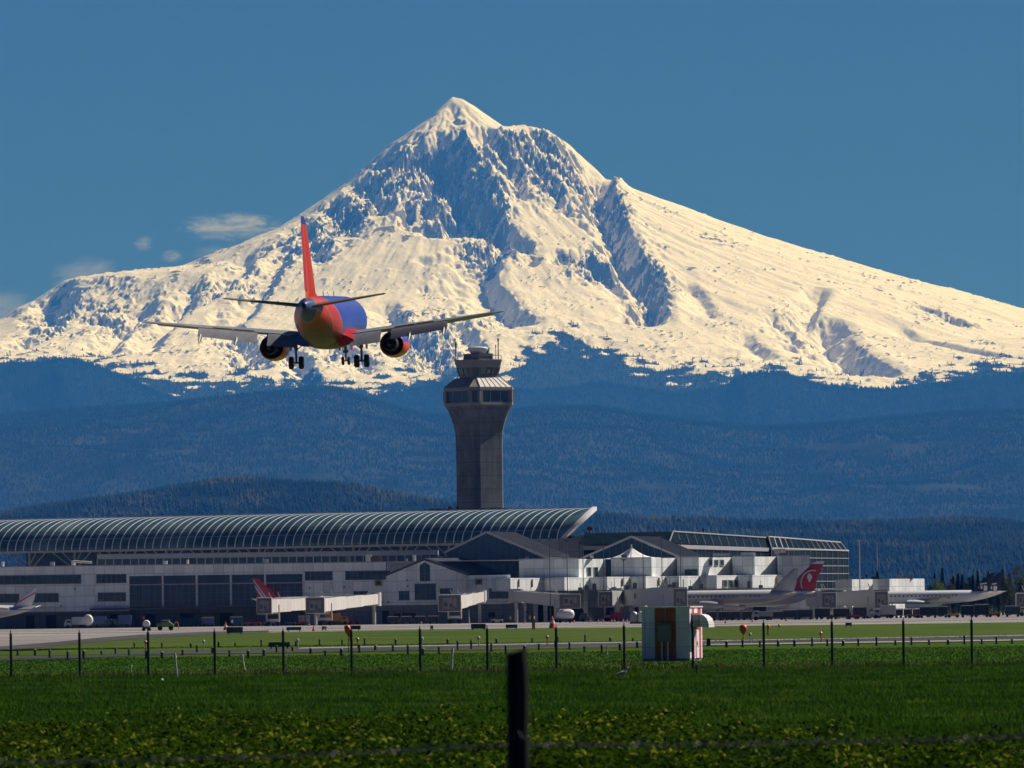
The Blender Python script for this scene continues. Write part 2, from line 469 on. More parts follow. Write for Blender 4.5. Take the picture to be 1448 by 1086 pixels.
def mountain_mat():
    t = NT('snow_mountain')
    P = t.coord('Object')
    rk_ = t.attr('rock'); fo = t.attr('forest')
    n1 = t.noise(0.03, 5, 0.65); n2 = t.noise(0.012, 4, 0.6)
    geo = t.new('ShaderNodeNewGeometry')
    nz = t.sep(geo.outputs['Normal'])[2]
    snow = t.mix(t.step(n2, 0.3, 0.7), (0.685, 0.66, 0.74), (0.775, 0.745, 0.815))
    rcol = t.mix(n1, (0.09, 0.09, 0.095), (0.26, 0.245, 0.235))
    rmask = t.step(t.math('ADD', rk_, t.math('MULTIPLY', t.math('SUBTRACT', n1, 0.5), 1.3)), 0.42, 0.62)
    fcol = t.mix(n1, (0.006, 0.011, 0.008), (0.014, 0.022, 0.013))
    fmask = t.step(t.math('ADD', fo, t.math('MULTIPLY', t.math('SUBTRACT', t.noise(0.05, 4, 0.7), 0.5), 0.9)), 0.5, 0.58)
    c = t.mix(fmask, t.mix(rmask, snow, rcol), fcol)
    t.set(c, 0.9, 0, 0.05)
    t.bump(t.math('ADD', t.noise(0.05, 5, 0.65), t.math('MULTIPLY', t.noise(0.16, 3, 0.6), 0.5)), 0.4, 7.0)
    return t.m
mtn = np_mesh('mountain', V, Q, mountain_mat(), attrs={'rock': rock, 'forest': forest}, smooth=True)
tag(mtn, 'tall snow covered volcanic peak rising behind the whole airport', 'mountain', kind='structure')

# ------------------------------------------------------------------ far woods: one mesh of many small conifers
rngT = np.random.default_rng(5)
def conifers(name, P, Ht, Rd, mat, tint, sides=5, label=None, parent=None, tiers=2):
    """two-tier cones, one per point of P"""
    n = len(P); ang = np.linspace(0, 2*np.pi, sides, endpoint=False)
    ph = rngT.uniform(0, 2*np.pi, n)
    rows = []
    prof = [(0.0, 1.0, 0.62), (0.42, 0.68, 1.0)] if tiers == 2 else [(0.0, 1.0, 1.0)]
    Vs = []; Fs = []; tn = []
    off = 0
    for z0, rr, z1 in prof:
        a = ang[None, :] + ph[:, None]
        jit = 1 + 0.35*(rngT.random((n, sides)) - 0.5)
        ring = np.stack([P[:, 0:1] + np.cos(a)*Rd[:, None]*rr*jit, P[:, 1:2] + np.sin(a)*Rd[:, None]*rr*jit,
                         P[:, 2:3] + Ht[:, None]*z0 + 0*a], -1)
        tip = np.stack([P[:, 0], P[:, 1], P[:, 2] + Ht*z1], -1)[:, None, :]
        v = np.concatenate([ring, tip], 1).reshape(-1, 3); k = sides + 1
        b = off + np.arange(n)[:, None]*k
        for j in range(sides):
            Fs.append(np.concatenate([b + j, b + (j+1) % sides, b + sides], 1))
        Vs.append(v); tn.append(np.repeat(tint, k)); off += n*k
    return np_mesh(name, np.concatenate(Vs), np.concatenate(Fs), mat, parent, {'tint': np.concatenate(tn)})
def forest_mat(name, c0, c1, c2):
    t = NT(name); a = t.attr('tint')
    col = t.mix(t.step(a, 0.0, 0.6), c0, c1); col = t.mix(t.step(a, 0.66, 1.0), col, c2)
    t.set(col, 1.0, 0, 0.0); return t.m
FM_far = forest_mat('far_conifer_needles', (0.006, 0.017, 0.010), (0.010, 0.024, 0.013), (0.016, 0.029, 0.014))
FM_near = forest_mat('near_conifer_needles', (0.006, 0.014, 0.008), (0.015, 0.028, 0.014), (0.055, 0.06, 0.032))

# trees on the mountain's lower slopes
m_ = np.nonzero((forest > 0.46).ravel() & (GY > 50600).ravel())[0]
pick = rngT.choice(m_, size=min(26000, len(m_)), replace=False)
pr = rngT.random(len(pick)) < np.clip((forest.ravel()[pick]-0.46)*4 + 0.03, 0, 1)
pick = pick[pr]
P = V[pick] + np.stack([rngT.uniform(-5, 5, len(pick)), rngT.uniform(-5, 5, len(pick)), np.full(len(pick), -2.0)], -1)
hh = rngT.uniform(12, 30, len(pick))
o = conifers('mountain_forest', P, hh, hh*0.2, FM_far, rngT.random(len(pick))*0.7, label=None)
tag(o, 'dark conifer forest on the lower slopes of the snow mountain', 'forest', kind='stuff')

# ------------------------------------------------------------------ forested hills in front of it
def hill(name, crest, Yc, front, back, mat, n_tree, tree_h, label, seed, rough=30.0, fmat=FM_far, flabel=None, nx=300, ny=90, clear=None, foot=0.0, xpad=60):
    c = np.array(crest, float)
    cp = [W(a, b, Yc) for a, b in crest]
    cx = np.array([p.x for p in cp]); cz = np.array([p.z for p in cp])
    gx_ = np.linspace(cx[0], cx[-1], nx); tt_ = np.concatenate([np.linspace(-back, 0, 14)[:-1], np.linspace(0, front, ny)])
    X_, T_ = np.meshgrid(gx_, tt_)
    cz_i = np.interp(X_, cx, cz)
    u = np.clip(T_/front, 0, 1)
    prof = np.where(T_ >= 0, 1 - (0.72*u + 0.28*u*u), 1 - 0.5*(T_/back)**2)
    z = foot + (cz_i - foot)*prof
    amp = rough*sstep(0, 0.12, u)*(1-0.4*u) + 0.12*rough
    z = z + amp*fbm(X_/(front*0.28), T_/(front*0.4), 5, seed) + amp*0.6*(ridged(X_/(front*0.16), T_/(front*0.5), 3, seed+9)-1.0)*sstep(0, .2, u)
    Vv = np.stack([X_, Yc - T_, z], -1).reshape(-1, 3)
    nyy = len(tt_); id_ = np.arange(nx*nyy).reshape(nyy, nx)
    Qq = np.stack([id_[:-1, :-1], id_[1:, :-1], id_[1:, 1:], id_[:-1, 1:]], -1).reshape(-1, 4)
    ho = np_mesh(name, Vv, Qq, mat, smooth=True)
    tag(ho, label, 'hill', kind='structure')
    if n_tree:
        # more trees close to the skyline, the rest over the slope
        k = n_tree; ux = rngT.uniform(0, nx-1.001, k); ut = np.where(rngT.random(k) < 0.12, rngT.uniform(0, 0.02, k), rngT.random(k)**1.25)*(ny-1.001) + 13
        i0, j0 = ut.astype(int), ux.astype(int); fi, fj = ut-i0, ux-j0
        G = np.stack([X_, Yc - T_, z], -1)
        i0 = np.minimum(i0, nyy-2); j0 = np.minimum(j0, nx-2)
        Pp = (G[i0, j0].T*(1-fi)*(1-fj) + G[i0+1, j0].T*fi*(1-fj) + G[i0, j0+1].T*(1-fi)*fj + G[i0+1, j0+1].T*fi*fj).T
        keep = np.ones(k, bool)
        pxx = CX + (Pp[:, 0]*F/Pp[:, 1])*cR - (Pp[:, 2]-EYE)*F/Pp[:, 1]*sR
        pyy = CY - ((Pp[:, 2]-EYE)*F/Pp[:, 1]*cR + Pp[:, 0]*F/Pp[:, 1]*sR)
        for (ax, ay, rx, ry) in (clear or []):
            keep &= ((pxx-ax)/rx)**2 + ((pyy-ay)/ry)**2 + 0.5*perlin(Pp[:, 0]/90, Pp[:, 1]/90, 3) > 1
        Pp = Pp[keep]; Pp[:, 2] -= 1.0
        hh_ = rngT.uniform(0.5, 1.15, len(Pp))**1.2*tree_h
        tn = np.clip(0.5 + 0.55*fbm(Pp[:, 0]/(tree_h*9), Pp[:, 1]/(tree_h*22), 3, seed+40) + rngT.uniform(-.3, .3, len(Pp)), 0, 1)
        fo_ = conifers(name + '_forest', Pp, hh_, hh_*rngT.uniform(0.17, 0.3, len(Pp)), fmat, tn)
        tag(fo_, flabel or (label + ', its conifer cover'), 'forest', kind='stuff')
    return ho
def ground_mat(name, c0, c1, scale):
    t = NT(name); n = t.noise(scale, 5, 0.6); t.set(t.mix(t.step(n, .35, .65), c0, c1), 1.0, 0, 0.0); return t.m
HM = ground_mat('wooded_hillside', (0.006, 0.011, 0.008), (0.014, 0.022, 0.013), 0.01)
HMc = ground_mat('wooded_hillside_with_cuts', (0.010, 0.017, 0.010), (0.034, 0.038, 0.026), 0.004)

hill('far_hill', [(-140,520),(-60,521),(0,519),(40,515),(85,509),(115,511),(150,523),(190,541),(225,556),(260,569),(330,590),(420,606)], 51500, 3600, 1500, HM, 15000, 27,
     'dark wooded hill at the left below the snow slopes', 301, rough=70, nx=220)
hill('far_foothill', [(430,600),(500,566),(530,560),(575,553),(625,541),(650,545),(700,552),(760,553),(800,549),(850,542),(905,551),(960,558),(1020,549),(1050,530),(1080,526),(1110,530),(1150,543),(1200,549),(1240,551),(1290,547),(1340,544),(1400,533),(1448,528),(1560,522)], 51500, 5000, 1500, HM, 30000, 26,
     'blue wooded foothills along the bottom of the snow mountain', 311, rough=60)
hill('wide_ridge', [(-120,600),(-40,594),(0,589),(60,583),(130,578),(220,572),(290,568),(350,562),(400,556),(440,550),(475,551),(505,562),(550,575),(600,586),(640,590),(690,585),(735,580),(780,575),(820,575),(870,579),(930,588),(990,596),(1050,602),(1100,603),(1160,599),(1220,593),(1280,588),(1340,583),(1400,580),(1448,581),(1560,585)], 41000, 9500, 2500, HMc, 95000, 20,
     'long blue wooded ridge stretching across behind the control tower', 321, rough=75, nx=420, ny=150, clear=[(1215, 633, 95, 6), (430, 675, 45, 6), (940, 690, 50, 5), (250, 640, 40, 4), (1330, 690, 60, 5), (600, 650, 40, 4)])
hill('near_ridge', [(560,755),(640,748),(735,741),(780,742),(830,741),(850,735),(900,741),(960,742),(1010,743),(1060,747),(1110,745),(1150,748),(1200,748),(1250,748),(1300,745),(1350,742),(1400,744),(1448,752),(1530,756)], 19000, 3600, 1000, HM, 24000, 23,
     'low wooded ridge behind the terminal on the right', 331, rough=16, fmat=FM_near, nx=240)
hill('near_knoll', [(-100,745),(-30,738),(0,734),(60,724),(120,716),(180,708),(230,699),(270,691),(310,684),(345,682),(380,685),(420,688),(455,690),(500,693),(540,700),(580,708),(620,716),(680,726),(760,745)], 20000, 3300, 1000, HM, 20000, 21,
     'wooded knoll rising over the long glass canopy roof', 341, rough=18, fmat=FM_near, nx=240, clear=[(290, 708, 42, 6), (180, 722, 45, 5)])
# ------------------------------------------------------------------ haze
def haze():
    b = MB(); b.bx(-16000, 16000, -900, MY + 400, -8, 4300)
    t = NT('haze'); t.n.remove(t.b)
    v = t.new('ShaderNodeVolumePrincipled')
    v.inputs['Color'].default_value = (0.035, 0.20, 0.76, 1)
    v.inputs['Absorption Color'].default_value = (1, 1, 0, 1)
    v.inputs['Density'].default_value = HAZE_D
    v.inputs['Anisotropy'].default_value = 0.0
    t.link(v.outputs[0], t.out.inputs['Volume'])
    o = b.build('haze', t.m)
    tag(o, 'thin blue haze lying between the airport and the mountain', 'haze', kind='stuff')
HAZE_D = 2.2e-5
haze()
# ------------------------------------------------------------------ ground
def G(px, py):
    """point of the flat ground seen at a photo pixel"""
    a, b = px - CX, CY - py
    Y = EYE*F/(a*sR - b*cR)
    return Vector(((a*cR + b*sR)/F*Y, Y, 0))
def bank(Y): return 1.05*(1 - sstep(45, 118, np.asarray(Y, float)))
def field_mat():
    t = NT('field_grass'); P = t.coord('Object')
    n1 = t.noise(0.05, 5, 0.6, sc=(1, .35, 1)); n2 = t.noise(1.6, 4, 0.65, sc=(1, .3, 1)); n3 = t.noise(0.012, 3, 0.5)
    y = t.sep()[1]
    near = t.mix(t.step(t.math('ADD', n1, t.math('MULTIPLY', n2, .5)), .55, 1.0), (0.014, 0.042, 0.004), (0.04, 0.082, 0.01))
    far = t.mix(t.step(n2, .3, .7), (0.030, 0.080, 0.006), (0.046, 0.11, 0.012))
    far = t.mix(t.step(t.math('ADD', n1, t.math('MULTIPLY', n3, .6)), .7, 1.0), far, (0.06, 0.085, 0.02))
    dist = t.mix(t.step(n1, .3, .7), (0.05, 0.09, 0.018), (0.08, 0.11, 0.03))
    near = t.mix(t.step(t.math('ADD', y, t.math('MULTIPLY', n1, 50.0)), 190, 222), (0.006, 0.014, 0.003), near)  # crop bed: dark gaps between the leaves put into the ground colour
    c = t.mix(t.step(y, 345, 362), near, far); c = t.mix(t.step(t.math('ADD', y, t.math('MULTIPLY', n1, 60.0)), 560, 700), c, dist)
    c = t.mix(t.step(y, 2600, 4000), c, t.mix(n3, (0.02, 0.035, 0.015), (0.04, 0.05, 0.02)))
    t.set(c, 1.0, 0, 0.0); t.bump(n2, .6, .12); return t.m
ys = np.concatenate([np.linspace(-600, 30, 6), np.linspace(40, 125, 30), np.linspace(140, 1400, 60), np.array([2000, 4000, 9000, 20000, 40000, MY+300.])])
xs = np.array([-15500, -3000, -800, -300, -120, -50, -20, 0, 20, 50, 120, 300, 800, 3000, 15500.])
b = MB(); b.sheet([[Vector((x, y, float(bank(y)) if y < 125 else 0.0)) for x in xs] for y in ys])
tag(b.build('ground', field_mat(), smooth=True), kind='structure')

def asphalt(name, c0, c1, sc_=0.05):
    t = NT(name); n1 = t.noise(sc_, 5, .6, sc=(1, .3, 1)); n2 = t.noise(sc_*14, 4, .6)
    t.set(t.mix(t.step(t.math('ADD', n1, t.math('MULTIPLY', n2, .4)), .45, .95), c0, c1), .92, 0, .12); return t.m
def poly_sheet(name, pts, z, m, kind='structure'):
    b = MB(); b.add([Vector((p.x, p.y, z)) for p in pts], [tuple(range(len(pts)))])
    return tag(b.build(name, m), kind=kind)
edge = [(-60,930),(0,921.5),(100,911),(200,903),(300,897.5),(380,894.5),(560,891.5),(700,889.5),(900,887),(1100,884.5),(1300,882),(1448,880),(1600,878)]
ep = [G(*p) for p in edge]
poly_sheet('apron', [Vector((-1200, 560, 0)), Vector((-200, 560, 0))] + ep + [Vector((1200, 1290, 0)), Vector((1200, 2900, 0)), Vector((-1200, 2900, 0))], 0.02,
           asphalt('apron_concrete', (0.175, 0.165, 0.158), (0.28, 0.268, 0.255)))
# darker asphalt shoulder along the edge of the apron on the left
out_ = [G(*p) for p in [(-60,921),(0,914.5),(80,908),(140,902),(200,897.5),(300,893.5),(380,891.5)]]
poly_sheet('asphalt_shoulder', ep[:6] + out_[::-1], 0.03, asphalt('shoulder_asphalt', (0.045, 0.045, 0.047), (0.075, 0.075, 0.08)))
# the taxiway in front of it
t1 = [G(*p) for p in [(-60,935),(0,931),(230,921.5),(500,915.5),(900,908),(1448,897.5),(1560,895.5)]]
t0 = [G(*p) for p in [(-60,939),(0,935),(230,926.5),(500,921.5),(900,914.5),(1448,906.8),(1560,904.8)]]
poly_sheet('taxiway', t0 + t1[::-1], 0.03, asphalt('taxiway_asphalt', (0.03, 0.036, 0.034), (0.06, 0.068, 0.066), .08))
def edge_line(line, w, z, m, i0, i1):
    l = line[i0:i1]
    return poly_sheet('taxiway_edge_line', [p for p in l] + [p + Vector((0, w, 0)) for p in l[::-1]], z, m)
pale = asphalt('pale_edge_concrete', (0.30, 0.29, 0.27), (0.42, 0.40, 0.38))
edge_line([G(*p) for p in [(420,917.6),(500,916),(900,908.8),(1448,899.5),(1560,897.5)]], 14, 0.036, pale, 0, 5)
edge_line([G(*p) for p in [(1000,912.6),(1200,909.6),(1448,905.9),(1560,904.1)]], 14, 0.036, pale, 0, 4)
edge_line([G(*p) for p in [(600,920.2),(900,914.8)]], 6, 0.036, asphalt('dry_verge', (.16,.11,.06),(.22,.16,.09)), 0, 2)
# ------------------------------------------------------------------ landing airliner
def ell(y, zc, rx, rz, n=40, xo=0.0):
    return [Vector((xo + rx*math.cos(2*math.pi*k/n), y, zc + rz*math.sin(2*math.pi*k/n))) for k in range(n)]
def foil_ring(le, te, thick, up=Vector((0, 0, 1)), n=9):
    """section between leading and trailing edge points"""
    le, te = Vector(le), Vector(te); d = te - le; r = []
    for k in range(n): 
        u = k/(n-1); u = u*u*(3-2*u); r.append(le + d*u + up*(thick*1.05*(math.sqrt(max(u, 0))*(1-u))*1.9*.55 + .006))
    for k in range(n-2, 0, -1):
        u = k/(n-1); u = u*u*(3-2*u); r.append(le + d*u - up*(thick*.75*(math.sqrt(max(u, 0))*(1-u))*1.9*.55 + .006))
    return r
def livery_mat():
    t = NT('blue_red_orange_livery'); x, y, z = t.sep()
    blue, red, orange, gold, dkred = (0.025, 0.05, 0.30), (0.46, 0.022, 0.006), (0.44, 0.032, 0.003), (0.58, 0.20, 0.04), (0.11, 0.007, 0.005)
    # distance behind the slanting colour boundary, bent forward along the belly
    yb = t.math('ADD', -9.2, t.math('MULTIPLY', t.math('SUBTRACT', 2.0, z), 1.45))
    d1 = t.math('SUBTRACT', yb, y)
    d2 = t.math('MULTIPLY', t.math('SUBTRACT', -1.15, z), 3.0)
    d = t.math('SMOOTH_MAX', d1, d2, 1.5)
    c = t.mix(t.step(d, -.02, .02), blue, gold)
    c = t.mix(t.step(d, .14, .18), c, red)
    dd = t.math('SUBTRACT', d, 3.4)
    c = t.mix(t.step(dd, -.05, .05), c, gold); c = t.mix(t.step(dd, .1, .16), c, t.mix(t.step(z, -.9, .6), (0.16, 0.012, 0.004), orange))
    c = t.mix(t.step(t.math('SUBTRACT', -.75, z), -.1, .5), c, dkred)
    tc = t.math('SUBTRACT', t.math('ADD', -13.1, t.math('MULTIPLY', t.math('ABSOLUTE', x), -1.2)), y)
    c = t.mix(t.step(tc, -.05, .0), c, gold); c = t.mix(t.step(tc, .1, .14), c, (0.02, 0.05, 0.16))
    n = t.noise(.8, 4, .6)
    t.set(c, t.math('ADD', .32, t.math('MULTIPLY', n, .15)), 0, .3)
    t.put(t.b.inputs['Coat Weight'], .2); t.put(t.b.inputs['Coat Roughness'], .12)
    return t.m
def fin_mat():
    t = NT('red_fin_paint'); x, y, z = t.sep()
    u = t.math('ADD', y, t.math('MULTIPLY', z, .38))      # runs along the chord
    c = t.mix(t.step(u, -13.0, -12.7), (0.60, 0.10, 0.005), (0.46, 0.026, 0.004))
    c = t.mix(t.step(u, -7.9, -7.7), c, (0.035, 0.06, 0.34))
    c = t.mix(t.step(z, 7.45, 7.55), c, (0.03, 0.04, 0.2))
    t.set(c, .45, 0, .2); return t.m
M_wing = paint('wing_grey_metal', (0.31, 0.325, 0.345), .38, .3, .2, .9)
M_dkm = paint('dark_wing_metal', (0.11, 0.11, 0.10), .5, .2, .2, .9)
M_tyre = paint('tyre_rubber', (0.012, 0.012, 0.013), .8, 0, .2, 4)
M_gear = paint('gear_steel', (0.16, 0.16, 0.17), .4, .6, .3, 3)
M_black = paint('black_metal', (0.008, 0.008, 0.009), .6, 0, .2, 3)
M_blue = paint('airliner_blue', (0.035, 0.06, 0.34), .3, 0, .1, 1)
M_red = paint('airliner_red', (0.48, 0.02, 0.010), .3, 0, .1, 1)
M_orange = paint('airliner_orange', (0.8, 0.16, 0.015), .3, 0, .1, 1)
M_glass = paint('dark_glass', (0.01, 0.014, 0.018), .12, 0, .1, 1, .6)
M_white = paint('white_paint', (0.74, 0.74, 0.72), .4, 0, .14, .5)

def landing_plane():
    pl = thing('airliner', 'landing airliner with blue body, red tail fin and lowered wheels, seen from behind', 'airplane')
    LV = livery_mat()
    rings = [(16.4,-.38,.04,.04),(16.2,-.36,.36,.32),(15.7,-.3,.78,.72),(15,-.2,1.15,1.12),(14,-.08,1.5,1.55),(12.6,0,1.8,1.9),(11,0,1.88,2.0),(6,0,1.88,2.0),(0,0,1.88,2.0),(-3.5,0,1.88,2.0),
             (-5.5,.04,1.86,1.95),(-7.5,.15,1.78,1.83),(-9.2,.32,1.62,1.65),(-11,.55,1.36,1.39),(-12.6,.77,1.08,1.1),(-14,.95,.8,.84),(-15.1,1.08,.54,.6),(-15.8,1.15,.33,.42),(-16.15,1.18,.16,.24)]
    b = MB(); b.loft([ell(*r) for r in rings]); fu = b.build('fuselage', LV, pl, smooth=50)
    b = MB(); b.lathe([(.13, 0), (.17, .02), (.15, .25)], 12); b.build('exhaust_outlet', M_black, fu, loc=(0, -16.28, 1.2), rot=(R(-90), 0, 0))
    # belly fairing
    b = MB(); b.loft([ell(y, -1.25, rx, rz, 28) for y, rx, rz in [(6.2,.3,.2),(5,1.5,.78),(2,1.95,1.0),(-1.5,1.95,1.0),(-3.6,1.4,.7),(-4.8,.3,.2)]])
    b.build('belly_fairing', paint('belly_red_brown', (0.22, 0.03, 0.02), .35, 0, .2, 1), pl, smooth=50)
    # wings
    def wz(x): return -1.12 + (abs(x)-1.5)*math.tan(R(6)) + .12*(max(0, abs(x)-4)/10.4)**2
    def le(x): 
        x = abs(x); return 4.6 - (x-1.5)*.62 if x < 4.8 else 2.55 - (x-4.8)*.52
    def te(x):
        x = abs(x); return -2.3 - (x-1.5)*.0 if x < 4.8 else -2.3 - (x-4.8)*.255
    for s in (-1, 1):
        b = MB(); st = [1.0, 2.5, 4.8, 7, 9.5, 12, 14.0, 14.4]
        b.loft([foil_ring((s*x, le(x), wz(x)), (s*x, te(x), wz(x)), (.62 if x < 5 else .62-(x-5)*.042) if x < 14.3 else .05) for x in st])
        w = b.build('wing', M_wing, pl, smooth=50)
        # slats drooped at the front, flaps lowered behind
        b = MB()
        for x0, x1 in ((5.6, 9.4), (9.5, 13.4)):
            a0, a1 = Vector((s*x0, le(x0)+.32, wz(x0)-.2)), Vector((s*x1, le(x1)+.28, wz(x1)-.16))
            b.loft([foil_ring(a0, a0+Vector((0, -.75, .2)), .16), foil_ring(a1, a1+Vector((0, -.6, .16)), .13)])
        b.build('leading_edge_slat', M_wing, w)
        for x0, x1, ch in ((2.1, 4.5, 1.75), (5.35, 9.9, 1.5)):
            f = MB(); rg = []
            for x in (x0, x1):
                c_ = ch*(1 if x < 6 else .82); p = Vector((s*x, te(x)+.05, wz(x)-.06))
                q = p + Vector((0, -c_*math.cos(R(33)), -c_*math.sin(R(33))))
                rg.append(foil_ring(p, q, .2, Vector((0, -math.sin(R(33)), math.cos(R(33))))))
            f.loft(rg); fl = f.build('flap', M_wing, w, smooth=50)
            del fl
            if x0 > 5:
                for xf in (6.9, 9.7):
                    k = MB(); k.loft([[Vector((s*xf + r*math.cos(t_*math.pi/4)*.6, te(xf)+dy, wz(xf)+dz + r*math.sin(t_*math.pi/4))) for t_ in range(8)] for dy, dz, r in ((1.4,-.25,.05),(.7,-.4,.24),(-.3,-.55,.28),(-1.3,-.95,.2),(-2.1,-1.3,.03))])
                    k.build('flap_track_fairing', M_dkm, w, smooth=50)
        f = MB(); f.loft([foil_ring((s*x, te(x)+.4, wz(x)+.02), (s*x, te(x)-.12, wz(x)-.05), .09) for x in (10.3, 13.6)]); f.build('aileron', M_dkm, w)
        f = MB()
        for x0, x1 in ((5.6, 7.2), (7.3, 8.8)): 
            f.hexa([Vector((s*x0, te(x0)+.95, wz(x0)+.14)), Vector((s*x1, te(x1)+.95, wz(x1)+.13)), Vector((s*x1, te(x1)+.15, wz(x1)+.07)), Vector((s*x0, te(x0)+.15, wz(x0)+.07))],
                   [Vector((s*x0, te(x0)+.95, wz(x0)+.17)), Vector((s*x1, te(x1)+.95, wz(x1)+.16)), Vector((s*x1, te(x1)+.15, wz(x1)+.10)), Vector((s*x0, te(x0)+.15, wz(x0)+.10))])
        f.build('spoiler', M_wing, w)
        # wing root fillet in body colours
        f = MB(); f.loft([[Vector((s*x, y, -1.25 + z)) for x, z in ((1.2, .75), (1.95, .52), (2.9, .22 if y > -2.5 else .12), (2.9, -.1), (1.9, -.3), (1.2, -.5))] for y in (3.8, 2, 0, -1.6)] +
                         [[Vector((s*x, -3.2, -1.62 + z)) for x, z in ((1.2, .6), (1.7, .45), (2.4, .1), (2.4, -.1), (1.7, -.35), (1.2, -.4))]])
        f.build('wing_root_fillet', M_red if s > 0 else M_blue, w, smooth=60)
        # engine
        e = thing('engine', None, None); e.parent = pl; e.location = (s*4.83, 0, -2.02)
        def cyl(prof, n=30, fl=.93): return [[Vector((r*math.cos(2*math.pi*k/n), y, r*(fl if math.sin(2*math.pi*k/n) < 0 else 1)*math.sin(2*math.pi*k/n))) for k in range(n)] for y, r in prof]
        c = MB(); c.loft(cyl([(5.9,.72),(6.35,.8),(6.45,.9),(6.3,1.0),(5.6,1.1),(4.4,1.14),(3.2,1.08),(2.2,.97),(2.15,.93),(2.9,.88),(3.6,.8)]), cap=False)
        def cowl_mat():
            t = NT('engine_cowl_paint'); x, y, z = t.sep(); cc = t.mix(t.step(t.math('ADD', z, t.math('MULTIPLY', y, .04)), .28, .34), (0.70, 0.06, 0.02), (0.05, 0.10, 0.42))
            cc = t.mix(t.step(t.math('ADD', z, t.math('MULTIPLY', x, .25)), -.55, -.4), (0.82, 0.28, 0.05), cc)
            t.set(cc, .3, 0, .5); MATS['cowl'] = t.m; return t.m
        c.build('cowling', MATS.get('cowl') or cowl_mat(), e, smooth=50)
        c = MB(); c.loft(cyl([(3.7,.82),(3.6,.6),(2.2,.62),(1.2,.5),(.75,.46),(.8,.4),(1.5,.3)]), cap=False); c.loft(cyl([(3.65,.82),(3.64,.05)])); c.build('core_nozzle', M_black, e, smooth=50)
        c = MB(); c.loft(cyl([(1.6,.27),(1.0,.24),(.45,.14),(.2,.03)])); c.build('exhaust_cone', paint('burnt_steel', (0.10, 0.085, 0.07), .4, .7, .3, 3), e, smooth=50)
        c = MB(); c.loft(cyl([(5.7,.74),(5.6,.2),(5.95,.05)])); c.build('fan_face', M_dkm, e)
        c = MB(); c.hexa([Vector((x, y, .95)) for x, y in ((-.16,4.2),(.16,4.2),(.12,.6),(-.12,.6))], [Vector((x, y, 1.42)) for x, y in ((-.14,3.2),(.14,3.2),(.1,-.4),(-.1,-.4))]); c.build('pylon', M_wing, e)
        # main gear
        g = thing('main_gear', None, None); g.parent = pl; g.location = (s*2.62, 0, 0)
        c = MB(); c.tube([(0, 0, -1.1), (0, 0, -2.2)], .15, 10); c.tube([(0, 0, -2.2), (0, 0, -3.25)], .09, 10); c.tube([(-.5, 0, -3.25), (.5, 0, -3.25)], .07, 8)
        c.bar((0, .15, -2.3), (0, .55, -2.75), .08); c.bar((0, .55, -2.75), (0, .1, -3.2), .08); c.bar((-s*1.1, .1, -1.35), (0, 0, -2.3), .09); c.build('strut', M_gear, g)
        for k in (-.4, .4):
            c = MB(); c.loft([[Vector((k+dx, r*math.cos(2*math.pi*q/24), -3.25 + r*math.sin(2*math.pi*q/24))) for q in range(24)] for dx, r in ((-.18,.3),(-.185,.44),(-.13,.51),(.13,.51),(.185,.44),(.18,.3))])
            wl = c.build('wheel', M_tyre, g, smooth=50)
            c = MB(); c.loft([[Vector((k+dx, r*math.cos(2*math.pi*q/16), -3.25 + r*math.sin(2*math.pi*q/16))) for q in range(16)] for dx, r in ((-.19,.27),(.19,.27))]); c.build('hub', M_gear, wl)
        c = MB(); c.box((s*.42, 0, -1.75), (.06, 1.1, 1.1)); c.build('gear_door', M_white if s > 0 else M_blue, g)
    # nose gear
    g = thing('nose_gear', None, None); g.parent = pl; g.location = (0, 12.3, 0)
    c = MB(); c.tube([(0, 0, -1.7), (0, 0, -2.6)], .11, 10); c.tube([(0, 0, -2.6), (0, 0, -3.22)], .07, 10); c.tube([(-.3, 0, -3.22), (.3, 0, -3.22)], .05, 8); c.bar((0, .9, -1.8), (0, .05, -2.7), .08); c.box((0, 0, -2.45), (.42, .25, .22)); c.build('strut', M_gear, g)
    for k in (-.24, .24):
        c = MB(); c.loft([[Vector((k+dx, r*math.cos(2*math.pi*q/20), -3.22 + r*math.sin(2*math.pi*q/20))) for q in range(20)] for dx, r in ((-.1,.2),(-.1,.3),(-.07,.345),(.07,.345),(.1,.3),(.1,.2))]); c.build('wheel', M_tyre, g, smooth=50)
    for k in (-.5, .5):
        c = MB(); c.box((k, .3, -2.15), (.04, 1.3, .5)); c.build('gear_door', M_red, g)
    # tailplane and fin
    for s in (-1, 1):
        def sz(x): return 1.12 + x*math.tan(R(7.5))
        b = MB(); b.loft([foil_ring((s*x, -11.6-(x-.3)*.62, sz(x)), (s*x, -15.1-(x-.3)*.24, sz(x)), .46-.045*x) for x in (.3, 3, 6.2)] + [foil_ring((s*6.4, -15.6, sz(6.4)), (s*6.4, -16.5, sz(6.4)), .03)])
        h = b.build('tailplane', M_dkm, pl, smooth=50)  # dark metal carries the shade of its underside in the colour
        b = MB(); b.loft([foil_ring((s*x, -14.4-(x-.3)*.30, sz(x)+.02), (s*x, -15.35-(x-.3)*.23, sz(x)), .1) for x in (1.0, 6.1)]); b.build('elevator', paint('elevator_metal', (0.15, 0.14, 0.10), .5, .1, .2, 1), h)
    b = MB(); X = Vector((1, 0, 0))
    b.loft([foil_ring((0, y0, z), (0, y1, z), th, X) for y0, y1, z, th in ((-5.2,-15.0,1.72,.1),(-9.0,-15.1,2.2,.62),(-10.3,-15.4,3.6,.58),(-12.2,-16.0,5.8,.44),(-13.9,-16.55,7.8,.3),(-14.6,-16.6,8.15,.06))])
    fn = b.build('tail_fin', fin_mat(), pl, smooth=50)
